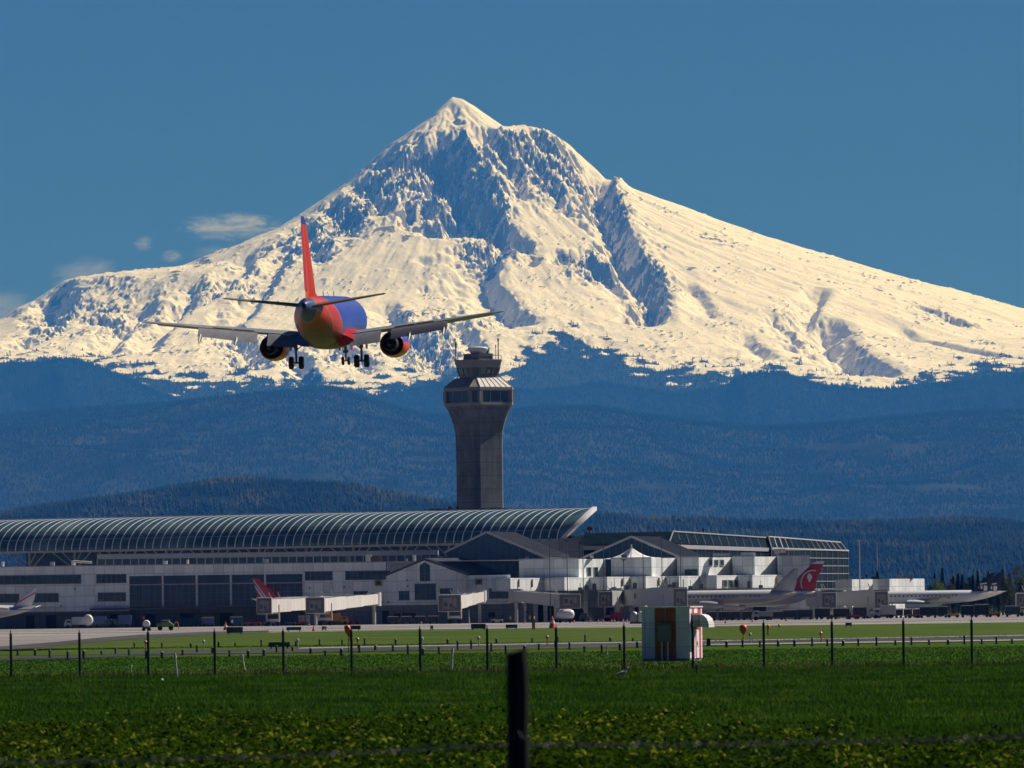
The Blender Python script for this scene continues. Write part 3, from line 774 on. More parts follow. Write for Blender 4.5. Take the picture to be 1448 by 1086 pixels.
    b = MB(); b.loft([foil_ring((0, y0, z), (0, y1, z), th, X) for y0, y1, z, th in ((-13.6,-15.4,2.4,.3),(-15.2,-16.7,7.5,.16))]); b.build('rudder', paint('rudder_red', (0.50, 0.022, 0.010), .35, 0, .1, 1), fn, smooth=50)
    for y_ in (-2.5, 5.0):
        b = MB(); b.bar((0, y_, 2.0), (0, y_ - .25, 2.35), .04, .25); b.build('antenna_blade', M_dkm, pl)
    # attitude: flying away, a little nose right, left wing slightly low
    pl.matrix_world = Matrix.Translation(W(463.5, 454, 690)) @ Matrix.Rotation(R(-5.2), 4, 'Z') @ Matrix.Rotation(R(1.9), 4, 'X') @ Matrix.Rotation(R(-.8), 4, 'Y') @ Matrix.Scale(1.022, 4)
    return pl
landing_plane()
# ------------------------------------------------------------------ airport buildings
def panel_mat(name, col, px=2.4, pz=2.6, wear=.17):
    """concrete or metal cladding with joints and rain streaks; joints run with the wall's own length, height"""
    t = NT(name); x, y, z = t.sep()
    u = t.math('ADD', x, t.math('MULTIPLY', y, .83))
    ju = t.math('ABSOLUTE', t.math('SUBTRACT', t.math('FRACT', t.math('DIVIDE', u, px)), .5))
    jz = t.math('ABSOLUTE', t.math('SUBTRACT', t.math('FRACT', t.math('DIVIDE', z, pz)), .5))
    j = t.math('MAXIMUM', t.step(ju, .46, .485), t.step(jz, .455, .48))
    n1 = t.noise(.25, 5, .6); n2 = t.noise(1.3, 3, .6, sc=(1, 1, .12))
    cell = t.new('ShaderNodeTexWhiteNoise'); cell.noise_dimensions = '2D'
    cx = t.new('ShaderNodeCombineXYZ'); t.link(t.math('FLOOR', t.math('DIVIDE', u, px)), cx.inputs[0]); t.link(t.math('FLOOR', t.math('DIVIDE', z, pz)), cx.inputs[1]); t.link(cx.outputs[0], cell.inputs[0])
    f = t.math('ADD', t.math('MULTIPLY', t.math('ADD', n1, n2), .4), t.math('MULTIPLY', cell.outputs[0], .25))
    c = t.mix(t.step(f, .3, .85), col, tuple(k*(1-wear*2) for k in col))
    c = t.mix(t.math('MULTIPLY', j, .5), c, tuple(k*.3 for k in col))
    t.set(c, .6, 0, .3); MATS[name] = t.m; return t.m
def glass_mat(name, c0, c1, rough=.1, cell_=(2.0, 2.4), spec=.5):
    """window glass over a dark interior: panes differ a little in tone and tilt"""
    t = NT(name); x, y, z = t.sep()
    w = t.new('ShaderNodeTexWhiteNoise'); w.noise_dimensions = '2D'; cb = t.new('ShaderNodeCombineXYZ')
    t.link(t.math('FLOOR', t.math('DIVIDE', t.math('ADD', x, t.math('MULTIPLY', y, .7)), cell_[0])), cb.inputs[0]); t.link(t.math('FLOOR', t.math('DIVIDE', z, cell_[1])), cb.inputs[1]); t.link(cb.outputs[0], w.inputs[0])
    n = t.noise(.35, 4, .6)
    t.set(t.mix(t.math('MULTIPLY', t.math('ADD', w.outputs[0], n), .5), c0, c1), rough, 0, spec)
    t.bump(t.noise(.12, 2, .5), .12, .3); MATS[name] = t.m; return t.m
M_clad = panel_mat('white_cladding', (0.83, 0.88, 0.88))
M_clad2 = panel_mat('grey_and_shade_cladding', (0.56, 0.61, 0.63))  # also the shaded copy of the white cladding, shade put into its colour
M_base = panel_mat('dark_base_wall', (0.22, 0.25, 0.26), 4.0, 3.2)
M_win = glass_mat('window_glass', (0.006, 0.016, 0.018), (0.055, 0.085, 0.085))
M_curt = glass_mat('curtain_glass', (0.005, 0.012, 0.017), (0.045, 0.07, 0.078))
M_bglass = glass_mat('blue_gable_glass', (0.010, 0.03, 0.05), (0.03, 0.065, 0.09))
M_frame = paint('pale_mullion', (0.40, 0.41, 0.42), .45, .2, .15, 1)
M_dframe = paint('dark_mullion', (0.14, 0.15, 0.16), .45, .2, .15, 1)
M_roofm = paint('blue_grey_metal_roof', (0.12, 0.14, 0.17), .45, .4, .3, .25)
M_steel = paint('white_steel', (0.66, 0.66, 0.63), .4, .1, .15, 1)
M_recess = paint('shadowed_bay', (0.02, 0.022, 0.026), .7, 0, .3, .5)  # near-black: bay shade put into the colour; vents and a roof share it
M_yel = paint('yellow_sign_paint', (0.30, 0.24, 0.03), .5, 0, .15, 2)
M_redp = paint('red_paint', (0.42, 0.025, 0.03), .45, 0, .15, 2)
M_conc = paint('concrete', (0.24, 0.25, 0.255), .8, 0, .25, .35)

YC = 2050.0
def zz(py, px=560): return ZO(px, py, YC)
def xx(px, py=840): return XO(px, YC, py)

def rect(b, px0, px1, z0, z1, y, th, m=0): return b.bx(xx(px0), xx(px1), y, y + th, z0, z1, m)
def windows(parent, px0, px1, z0, z1, y, n, name='window', m=None, frame=None, proud=.25):
    """glazed strip in front of a wall with mullions, its own part"""
    g = MB(); rect(g, px0, px1, z0, z1, y - .02, .3); w = g.build(name, m or M_win, parent)
    b = MB(); x0, x1 = xx(px0), xx(px1)
    for k in range(1, n): b.bx(x0 + (x1-x0)*k/n - .06, x0 + (x1-x0)*k/n + .06, y - .09, y - .03, z0, z1)
    b.bx(x0 - .12, x1 + .12, y - .13, y - .025, z1, z1 + .14); b.bx(x0 - .12, x1 + .12, y - .17, y - .025, z0 - .14, z0)
    b.build('window_frame', frame or M_dframe, w); return w

def concourse():
    t = thing('concourse_building', 'long low white panelled terminal concourse with dark window bands, left half of the airport', 'terminal building', (0, 0, 0))
    zt, z2b = 15.0, 12.9
    b = MB()
    # body with set-back ground floor
    rect(b, -120, 182, 4.1, zt, YC, 26); rect(b, 182, 430, 12.5, zt, YC, 26); rect(b, 430, 546, 4.6, zt, YC, 26)
    rect(b, 182, 430, 4.9, 12.5, YC + 1.2, 24)
    rect(b, 428.2, 430.4, 4.3, 12.5, YC - .25, .6)
    b.build('wall', M_clad, t)
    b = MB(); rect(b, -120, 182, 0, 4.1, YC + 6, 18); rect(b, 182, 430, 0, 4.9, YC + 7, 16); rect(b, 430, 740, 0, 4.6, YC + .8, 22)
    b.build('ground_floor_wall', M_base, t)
    b = MB(); rect(b, -120, 740, zt, zt + .22, YC - .25, 26.4); b.build('parapet_coping', M_frame, t)
    for a, c, n in ((-60, 115, 16), (136.5, 179, 6)): windows(t, a, c, 10.95, 12.85, YC, n)
    for a, c, n in ((-60, 27, 8), (44, 83, 5), (138, 178, 5)): windows(t, a, c, 6.55, 8.45, YC, n)
    windows(t, 431.5, 470.5, 10.95, 12.85, YC, 5); windows(t, 488.5, 552, 10.95, 12.85, YC - .001, 7)
    windows(t, 500, 520, 7.1, 8.0, YC, 3)
    # curtain wall bays
    bays = [(183.2, 228.6), (231.6, 276.5), (279.8, 325), (328, 373.5), (376.4, 427.6)]
    for a, c in bays:
        g = MB(); rect(g, a, c, 4.95, 12.45, YC + .5, .5); w = g.build('glazed_bay', M_curt, t)
        f = MB(); x0, x1 = xx(a), xx(c)
        for k in range(1, 5): f.bx(x0+(x1-x0)*k/5-.05, x0+(x1-x0)*k/5+.05, YC+.42, YC+.49, 4.95, 10.2)
        for z in (6.4, 8.2): f.bx(x0, x1, YC+.43, YC+.485, z, z+.07)
        f.build('mullion', M_dframe, w)
        f = MB(); f.bx(x0, x1, YC + .25, YC + .48, 10.25, 10.5); f.build('transom', M_frame, w)
    for px in (182, 230.1, 278.2, 326.4, 374.9):
        f = MB(); rect(f, px - 1.1, px + 1.1, 4.6, 12.5, YC - .1, .9); f.build('pilaster', M_clad, t)
    f = MB(); rect(f, 128, 430, 4.35, 4.75, YC - 2.2, 3.4); f.build('canopy', paint('dark_canopy_metal', (.07,.075,.08), .5, .2, .2, 1), t)
    for px in (150, 196, 250, 300, 350, 400): 
        f = MB(); f.bx(xx(px)-.25, xx(px)+.25, YC+5.2, YC+5.9, 0, 4.4); f.build('column', M_base, t)
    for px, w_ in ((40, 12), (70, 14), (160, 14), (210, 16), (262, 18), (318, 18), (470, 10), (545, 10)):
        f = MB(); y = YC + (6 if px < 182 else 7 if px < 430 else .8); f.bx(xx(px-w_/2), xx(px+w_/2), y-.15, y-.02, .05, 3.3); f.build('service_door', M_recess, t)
    for px, w_, c_ in ((245, 10, (0.30,.30,.31)), (262, 8, (.22,.22,.23)), (285, 9, (.3,.29,.28)), (336, 10, (.28,.29,.3))):
        f = MB(); f.bx(xx(px-w_/2), xx(px+w_/2), YC+6.8, YC+6.95, 3.5, 4.2); f.build('door_header_panel', paint('door_header_%d' % px, c_, .6), t)
    # projecting gabled end with its metal roof
    f = MB(); gx0, gx1, gp = 546, 661, 600.5
    zg = 11.6
    f.prism([(xx(gx0), YC - 1.2, 4.6), (xx(gx1), YC - 1.2, 4.6), (xx(gx1), YC - 1.2, zg), (xx(gp), YC - 1.2, 15.35), (xx(gx0), YC - 1.2, zg)], (0, 1.18, 0))
    rect(f, 661, 722, 4.6, zg, YC - 1.2, 12); f.build('gable_wall', M_clad, t)
    f = MB(); pk = Vector((xx(gp), YC - 1.6, 15.6)); r0 = Vector((xx(663), YC - 1.6, zg + .1))
    bk = Vector((xx(690)-xx(gp), 30, .0))
    f.hexa([pk, r0, r0 + Vector((xx(737)-xx(663), 30, 0)), pk + bk], [p + Vector((0, 0, .3)) for p in (pk, r0, r0 + Vector((xx(737)-xx(663), 30, 0)), pk + bk)])
    l0 = Vector((xx(544), YC - 1.6, zg + .1)); f.hexa([l0, pk, pk + bk, l0 + bk], [p + Vector((0, 0, .3)) for p in (l0, pk, pk + bk, l0 + bk)])
    rf = f.build('roof', M_roofm, t)
    f = MB()
    for k in range(22):
        a = pk.lerp(pk + bk, k/21); c = r0.lerp(r0 + Vector((xx(737)-xx(663), 30, 0)), k/21); f.bar(a + Vector((0, 0, .36)), c + Vector((0, 0, .36)), .12, .14)
    f.build('standing_seam', M_roofm, rf)
    y = YC - 1.2
    f = MB(); f.prism([(xx(594), y-.05, 10.3), (xx(608.5), y-.05, 10.3), (xx(608.5), y-.05, 14.1), (xx(601), y-.05, 14.9), (xx(594), y-.05, 14.1)], (0, .2, 0)); w = f.build('gable_window', M_win, t)
    f = MB(); rect(f, 600.7, 601.7, 10.3, 14.8, y-.12, .06); rect(f, 594, 608.5, 12.0, 12.15, y-.12, .06); f.build('window_frame', M_dframe, w)
    windows(t, 586.5, 616.5, 5.9, 9.6, y, 4); windows(t, 564, 579, 5.9, 7.9, y, 2); windows(t, 691.5, 719, 6.0, 8.2, y, 3); windows(t, 622, 640, 7.3, 8.4, y, 3)
    f = MB(); rect(f, 654.5, 659.5, 8.2, zg-.1, y - 1.6, 1.55); f.build('white_fin_wall', M_steel, t)
    for px in (561, 573, 583, 695):
        f = MB(); f.bx(xx(px)-.8, xx(px)+.8, YC+.62, YC+.78, 1.4, 2.6); f.build('wall_vent', M_recess, t)
    for px, z in ((106, 9.6), (86, 5.4), (540, 5.3), (549, 5.35), (577, 9.2), (576, 10.6), (438, 9.0), (487, 9.1)):
        f = MB(); f.box((xx(px), (YC if px < 546 else y) - .12, z), (.35, .22, .45)); f.build('wall_lamp', M_dframe, t)
    for px in (535, 677):
        f = MB(); f.box((xx(px), y - .25 if px > 546 else YC - .2, 10.0), (1.75, .25, 1.35)); s_ = f.build('gate_sign', M_yel, t)
        f = MB(); f.box((xx(px) - .28, (y if px > 546 else YC) - .40, 10.0), (.3, .06, .8)); f.box((xx(px) + .22, (y if px > 546 else YC) - .40, 10.0), (.5, .06, .75)); f.build('sign_marking', M_black, s_)
    # roof clutter
    rn = random.Random(3)
    for px, w_, h_, m_ in ((2,4,1.2,M_steel),(72,6,1.0,M_frame),(102,5,1.3,M_steel),(232,6,.9,M_steel),(264,3,1.1,M_steel),(375,8,1.0,M_frame),(492,6,1.5,M_dframe),(521,9,1.8,M_steel),(532,16,1.2,paint('brown_roof_unit',(.16,.09,.06),.6)),(586,5,1.5,M_steel),(575,3,.7,M_frame)):
        f = MB(); f.box((xx(px), YC + 5 + rn.random()*6, zt + .22 + h_/2), (M2(w_, YC), 2.2, h_)); f.bx(xx(px)-M2(w_,YC)*.3, xx(px)+M2(w_,YC)*.3, YC+4.6, YC+5.4, zt+.2, zt+.2+h_*.5); f.build('roof_unit', m_, t)
    f = MB(); f.tube([(xx(104), YC+2, zt+1.2), (xx(130), YC+2, zt+.9)], .28, 8); f.build('roof_pipe', M_steel, t)
    return t
concourse()

def setback():
    Y = 2100.0
    t = thing('upper_terminal_storey', 'pale grey set-back storey with a ribbon of windows under the glass canopy eave', 'terminal building')
    x = lambda px: XO(px, Y); 
    b = MB(); b.bx(x(138), x(620), Y, Y + 20, 10, 15.2); b.bx(x(138), x(620), Y, Y+20, 17.0, 18.2); b.bx(x(-140), x(138), Y+8, Y+20, 10, 15.3)
    b.build('wall', paint('grey_blue_cladding', (.33,.35,.39), .55, 0, .2, .2), t)
    g = MB(); g.bx(x(138), x(620), Y + .3, Y + 19, 15.2, 17.0); w = g.build('window', M_win, t)
    f = MB()
    for k in range(42): xx_ = x(138) + (x(620)-x(138))*k/41; f.bx(xx_-.1, xx_+.1, Y+.12, Y+.28, 15.2, 17.0)
    f.build('window_frame', M_frame, w)
setback()

# ------------------------------------------------------------------ long glass canopy
def canopy():
    t = thing('glass_canopy_roof', 'long barrel vaulted glass canopy roof with white ribs over the terminal', 'canopy roof')
    A0 = W(790, 765.5, 2150); A1 = W(-70, 782.2, 2255); A1.z = A0.z
    ax = (A1 - A0); L = ax.length; ax.normalize()
    pr = Vector((-ax.y, ax.x, 0)); 
    if pr.y < 0: pr = -pr
    Wd, Hh = 16.6, 8.4
    def arc(th, off=0.0): return pr*(Wd*(1-math.cos(th)) - off*math.cos(th)) + Vector((0, 0, Hh*math.sin(th) + off*math.sin(th)))
    ths = [math.pi/2*k/20 for k in range(21)]
    # quarter vault; its near end is cut on a slant so that the top leans out beyond the eave
    def P(u, th, off=0.0): return A0 + ax*u + arc(th, off)
    def cut(th): return -10.4*(math.sin(th) + math.cos(th) - 1)
    n = 61
    b = MB(); b.sheet([[P(cut(th) + (L - cut(th))*k/(n-1), th) for th in ths] for k in range(n)])
    tt = NT('canopy_glass'); x, y, z = tt.sep()
    w = tt.new('ShaderNodeTexWhiteNoise'); w.noise_dimensions = '2D'; cb = tt.new('ShaderNodeCombineXYZ')
    u = tt.math('ADD', tt.math('MULTIPLY', x, ax.x), tt.math('MULTIPLY', y, ax.y)); u = tt.math('SUBTRACT', u, A0.x*ax.x + A0.y*ax.y)
    tt.link(tt.math('FLOOR', tt.math('DIVIDE', u, 2.2)), cb.inputs[0]); tt.link(tt.math('FLOOR', tt.math('DIVIDE', z, 1.5)), cb.inputs[1]); tt.link(cb.outputs[0], w.inputs[0])
    nn = tt.noise(.06, 5, .65)
    f = tt.math('ADD', tt.math('MULTIPLY', w.outputs[0], .35), tt.step(nn, .45, .8))
    tt.set(tt.mix(f, (0.03, 0.075, 0.09), (0.13, 0.21, 0.22)), .14, 0, .5)
    sh = b.build('glass_skin', tt.m, t, smooth=60)
    so = sh.modifiers.new('thick', 'SOLIDIFY'); so.thickness = .12; so.offset = -1
    nr = 74
    rm = paint('rib_white', (.86,.86,.84), .35, 0, .08, .5)
    proto = None
    for k in range(nr):
        u_ = L*k/(nr-1)*.995 + .4
        if proto is None:
            r = MB(); vs = []
            for th in ths:
                c = arc(th, .16); o2 = arc(th, .0)
                for s in (-.14, .14): vs.append(ax*s + o2); vs.append(ax*s + c)
            m = len(ths); fs = []
            for i in range(m-1):
                a = i*4; fs += [(a, a+4, a+5, a+1), (a+1, a+5, a+7, a+3), (a+3, a+7, a+6, a+2), (a+2, a+6, a+4, a)]
            r.add(vs, fs); proto = r.build('rib', rm, t); proto.location = A0 + ax*u_
        else:
            c = proto.copy(); COL.objects.link(c); c.parent = t; c.location = A0 + ax*u_
    for th in (0.35, .62, .95, 1.25):
        f = MB(); a, c = P(0, th, .1), P(L, th, .1); f.bar(a, c, .09); f.build('purlin', M_frame, t)
    f = MB(); f.bar(P(-.5, 0, 0) + Vector((0, 0, -.25)), P(L, 0, 0) + Vector((0, 0, -.25)), .7, .6); f.build('eave_beam', paint('cream_steel', (.50,.49,.44), .5, .1, .2, .6), t)
    f = MB(); f.bar(P(-.3, math.pi/2, .25), P(L, math.pi/2, .25), .5, .35); f.build('ridge_beam', M_steel, t)
    # broad white fascia on the slanted near end, soffit and brace behind it
    f = MB(); rings = []
    for th in ths:
        o_, i_, u0 = arc(th, .45), arc(th, -.5), cut(th)
        rings.append([A0 + ax*(u0-1.0) + o_, A0 + ax*(u0+.2) + o_, A0 + ax*(u0+.2) + i_, A0 + ax*(u0-1.0) + i_])
    f.loft(rings); f.build('end_fascia', paint('fascia_white', (.74,.73,.70), .45, 0, .12, .5), t)
    f = MB(); f.bar(P(1.5, .05, -.6), P(1.5, 1.5, -.6), .35); f.bar(P(1.5, 1.5, -.6), P(14, .05, -1), .3); f.build('end_brace', M_frame, t)
    f = MB(); q0, q1 = P(2, 0) + pr*9, P(L*.905, 0) + pr*9
    f.hexa([Vector((p.x, p.y, 12)) for p in (q0, q1, q1 + pr*8, q0 + pr*8)], [Vector((p.x, p.y, A0.z + 1.5)) for p in (q0, q1, q1 + pr*8, q0 + pr*8)]); f.build('dark_glazed_wall', M_curt, t)
    # columns with raking struts below the eave
    zb = 13.0
    mc = paint('cream_column', (.42,.41,.37), .5, .1, .2, .6)
    nb = 13
    for k in range(nb):
        p = P(L*(k+.35)/nb, 0) + pr*2.2; b = MB(); b.tube([(p.x, p.y, zb), (p.x, p.y, p.z-.4)], .34, 8)
        c = b.build('column', mc, t)
        for s in (-1, 1):
            for e in (3.2, 6.4):
                b = MB(); q = p + ax*(s*e) - pr*1.4; b.tube([(p.x, p.y, zb + (2.2 if e > 4 else 3.6)), (q.x, q.y, q.z - .35)], .17, 6); b.build('strut', mc, c)
canopy()

# ------------------------------------------------------------------ control tower
def tower():
    Y = 2300.0
    s_ = Y/F
    c = W(679, 720, Y)
    t = thing('control_tower', 'tall concrete airport control tower with flared top and glazed cab', 'control tower', (c.x, Y, 0))
    z = lambda py: ZO(679, py, Y)
    ph = R(45 - 6)                # one corner turned towards the camera
    def ring(hw, z_, ch=.26):
        """square of half-diagonal reach hw with cut corners, one of them facing the camera"""
        a = hw/ (math.sqrt(2)*(1-ch/2)) * 1.0
        k = a*(1 - ch); pts = [(a, -k), (a, k), (k, a), (-k, a), (-a, k), (-a, -k), (-k, -a), (k, -a)]
        rt = Matrix.Rotation(ph, 2)
        return [Vector((*(rt @ Vector(p)), z_)) for p in pts]
    px = lambda n: n*s_
    cm = NT('board_marked_concrete'); X_, Y_, Z_ = cm.sep()
    jz = cm.math('ABSOLUTE', cm.math('SUBTRACT', cm.math('FRACT', cm.math('DIVIDE', Z_, 3.6)), .5))
    ju = cm.math('ABSOLUTE', cm.math('SUBTRACT', cm.math('FRACT', cm.math('DIVIDE', cm.math('ADD', cm.math('ADD', X_, Y_), .4), 2.4)), .5))
    j = cm.math('MAXIMUM', cm.step(jz, .465, .48), cm.math('MULTIPLY', cm.step(ju, .455, .48), .5))
    n1 = cm.noise(.18, 5, .65); n2 = cm.noise(.8, 4, .6, sc=(1, 1, .08))
    cc = cm.mix(cm.step(cm.math('ADD', cm.math('MULTIPLY', n1, .6), cm.math('MULTIPLY', n2, .5)), .4, .7), (.08, .098, .108), (.15, .168, .176))
    cc = cm.mix(cm.math('MULTIPLY', j, .6), cc, (.06, .058, .055)); cm.set(cc, .85, 0, .2); cm.bump(n2, .2, .1)
    b = MB(); b.loft([ring(px(h), zz_) for h, zz_ in ((32.5, 0), (32.5, z(640)), (32.8, z(622)), (33.8, z(610)), (36, z(600)), (39.2, z(590)), (43, z(581)), (47, z(574)))])
    b.build('shaft', cm.m, t)
    b = MB(); b.loft([ring(px(h), zz_) for h, zz_ in ((47, z(574.2)), (48.3, z(573)), (48.3, z(569.5)), (46.5, z(569.5)))]); b.build('gallery_ledge', M_conc, t)
    b = MB(); b.loft([ring(px(45.6), z(569.6)), ring(px(45.6), z(553.4))]); g = b.build('gallery_glass', M_win, t)
    b = MB(); r0, r1 = ring(px(46.3), z(569.6)), ring(px(46.3), z(553.4))
    for i in range(8):
        p, q = r0[i], r0[(i+1) % 8]; nn = 3 if (p-q).length > 5 else 1
        for k in range(nn):
            m_ = p.lerp(q, k/nn); wv = 1.1 if k == 0 else .22
            b.box((m_.x*.99, m_.y*.99, (r0[0].z + r1[0].z)/2), (wv, wv, r1[0].z - r0[0].z - .02), math.atan2(q.y-p.y, q.x-p.x))
    b.build('gallery_pier', M_conc, g)['kind'] = 'stuff'
    b = MB(); b.loft([ring(px(h), zz_) for h, zz_ in ((46.4, z(553.3)), (48.8, z(552)), (48.8, z(548.4)), (46, z(548.2)))]); b.build('eave_band', M_conc, t)
    b = MB(); b.loft([ring(px(48.6), z(548.1)), ring(px(31.5), z(534.3), .04)])
    rf = b.build('metal_roof', paint('tower_roof_metal', (.36, .345, .31), .5, .2, .25, .3), t)
    b = MB(); lo, hi = ring(px(48.6), z(548.1)), ring(px(31.5), z(534.3), .04)
    for i in (1, 3, 5, 7):
        i0, i1 = i, (i+1) % 8
    for i in range(8):
        p, q, p2, q2 = lo[i], lo[(i+1) % 8], hi[i], hi[(i+1) % 8]
        if (p-q).length < 6: continue
        for k in range(7): b.bar(p.lerp(q, k/6) + Vector((0, 0, .06)), p2.lerp(q2, k/6) + Vector((0, 0, .06)), .14, .16)
    b.build('roof_seam', MATS['tower_roof_metal'], rf)
    b = MB(); b.loft([ring(px(26), z(534.4)), ring(px(26.6), z(531.8))]); b.build('cab_sill', M_conc, t)
    tg = NT('green_tinted_cab_glass'); tg.set(tg.mix(tg.noise(.3, 3), (.012, .03, .03), (.03, .055, .052)), .08, 0, .5)
    b = MB(); b.loft([ring(px(26.4), z(531.7)), ring(px(30), z(520.3))]); cg = b.build('cab_glass', tg.m, t)
    b = MB(); r0, r1 = ring(px(26.8), z(531.7)), ring(px(30.4), z(520.3))
    for i in range(8):
        nn = 3 if (r0[i]-r0[(i+1) % 8]).length > 3 else 1
        for k in range(nn): b.bar(r0[i].lerp(r0[(i+1) % 8], k/nn), r1[i].lerp(r1[(i+1) % 8], k/nn), .2)
    b.build('cab_mullion', M_dframe, cg)
    # opaque pale panes: light from the far windows put into their colour
    b = MB()
    def pane(u0, u1, v0, v1, i):
        P_ = lambda u, v: (r0[i].lerp(r0[(i+1) % 8], u)).lerp(r1[i].lerp(r1[(i+1) % 8], u), v)
        b.hexa([P_(u0, v0), P_(u1, v0), P_(u1, v1), P_(u0, v1)], [p*1.004 for p in (P_(u0, v0), P_(u1, v0), P_(u1, v1), P_(u0, v1))])
    order = sorted(range(8), key=lambda i: (r0[i].y + r0[(i+1) % 8].y))
    fr = [i for i in order[:3] if (r0[i]-r0[(i+1) % 8]).length > 3]
    for i in fr[:2]:
        pane(.12, .18, .2, .85, i); pane(.24, .34, .2, .85, i); pane(.44, .56, .25, .6, i); pane(.7, .76, .2, .45, i)
    b.build('bright_pane', paint('pale_green_pane_light', (.16, .36, .32), .2, 0, .2, 1), cg)
    b = MB(); b.loft([ring(px(h), zz_) for h, zz_ in ((30.3, z(520.2)), (30.6, z(520)), (33.6, z(510)), (33.6, z(509.2)))]); b.build('cab_roof_band', M_conc, t)
    b = MB(); b.loft([ring(px(h), zz_) for h, zz_ in ((32.6, z(509.15)), (32.6, z(508.7)))]); b.build('roof_deck', M_conc, t)
    b = MB(); b.loft([ring(px(h), zz_) for h, zz_ in ((20.5, z(508.8)), (20.5, z(501.5)), (21.5, z(501.3)), (21.5, z(500.3)))]); b.build('equipment_room', paint('dark_equipment_room', (.13, .14, .14), .6), t)
    b = MB(); b.lathe([(px(9.5), z(500.2)), (px(12), z(498.5)), (px(14), z(494.5)), (px(14.6), z(492.5)), (px(14.2), z(491.5)), (px(9), z(490.5)), (px(3), z(489.9)), (.1, z(489.8))], 32); b.build('radome', M_white, t, smooth=60)
    for dx, p0, p1, r in ((-31.5, 509, 488, .16), (28.5, 509, 483, .14), (25, 509, 492, .09), (13, 500, 497, .3), (9, 509, 505, .2)):
        b = MB(); b.tube([(px(dx), 0, z(p0)), (px(dx), 0, z(p1))], r, 8); b.tube([(px(dx), 0, z(p1)), (px(dx), 0, z(p1) + .8)], r*1.7, 8); b.build('antenna_mast', M_dkm, t)
    b = MB(); rr = ring(px(32.8), z(508.7))
    for i in range(8):
        p, q = rr[i], rr[(i+1) % 8]; b.bar(p + Vector((0, 0, 1.1)), q + Vector((0, 0, 1.1)), .08); b.bar(p, p + Vector((0, 0, 1.1)), .08)
    b.build('railing', M_frame, t)
    # low roof structure at its foot, seen over the canopy
    u = thing('tower_base_building', 'flat low roof with vents at the foot of the control tower', 'building', (c.x, Y - 14, 0))
    b = MB(); b.bx(-12.5, 6.5, -6, 2, 0, z(721.5)); b.build('wall', M_conc, u)
    b = MB(); b.bx(-14, 7.5, -7, 3, z(721.4), z(720.2)); b.build('roof', M_recess, u)
    for dx in (-8, -6):
        b = MB(); b.tube([(dx, -4, z(720.2)), (dx, -4, z(717.5))], .5, 8); b.tube([(dx, -4, z(717.5)), (dx, -4, z(716.9))], .75, 8); b.build('roof_vent', M_dkm, u)
    b = MB(); b.bx(2.6, 5.6, -6.5, -4, z(720.1), z(718.2)); b.build('roof_hatch', M_white, u)
tower()
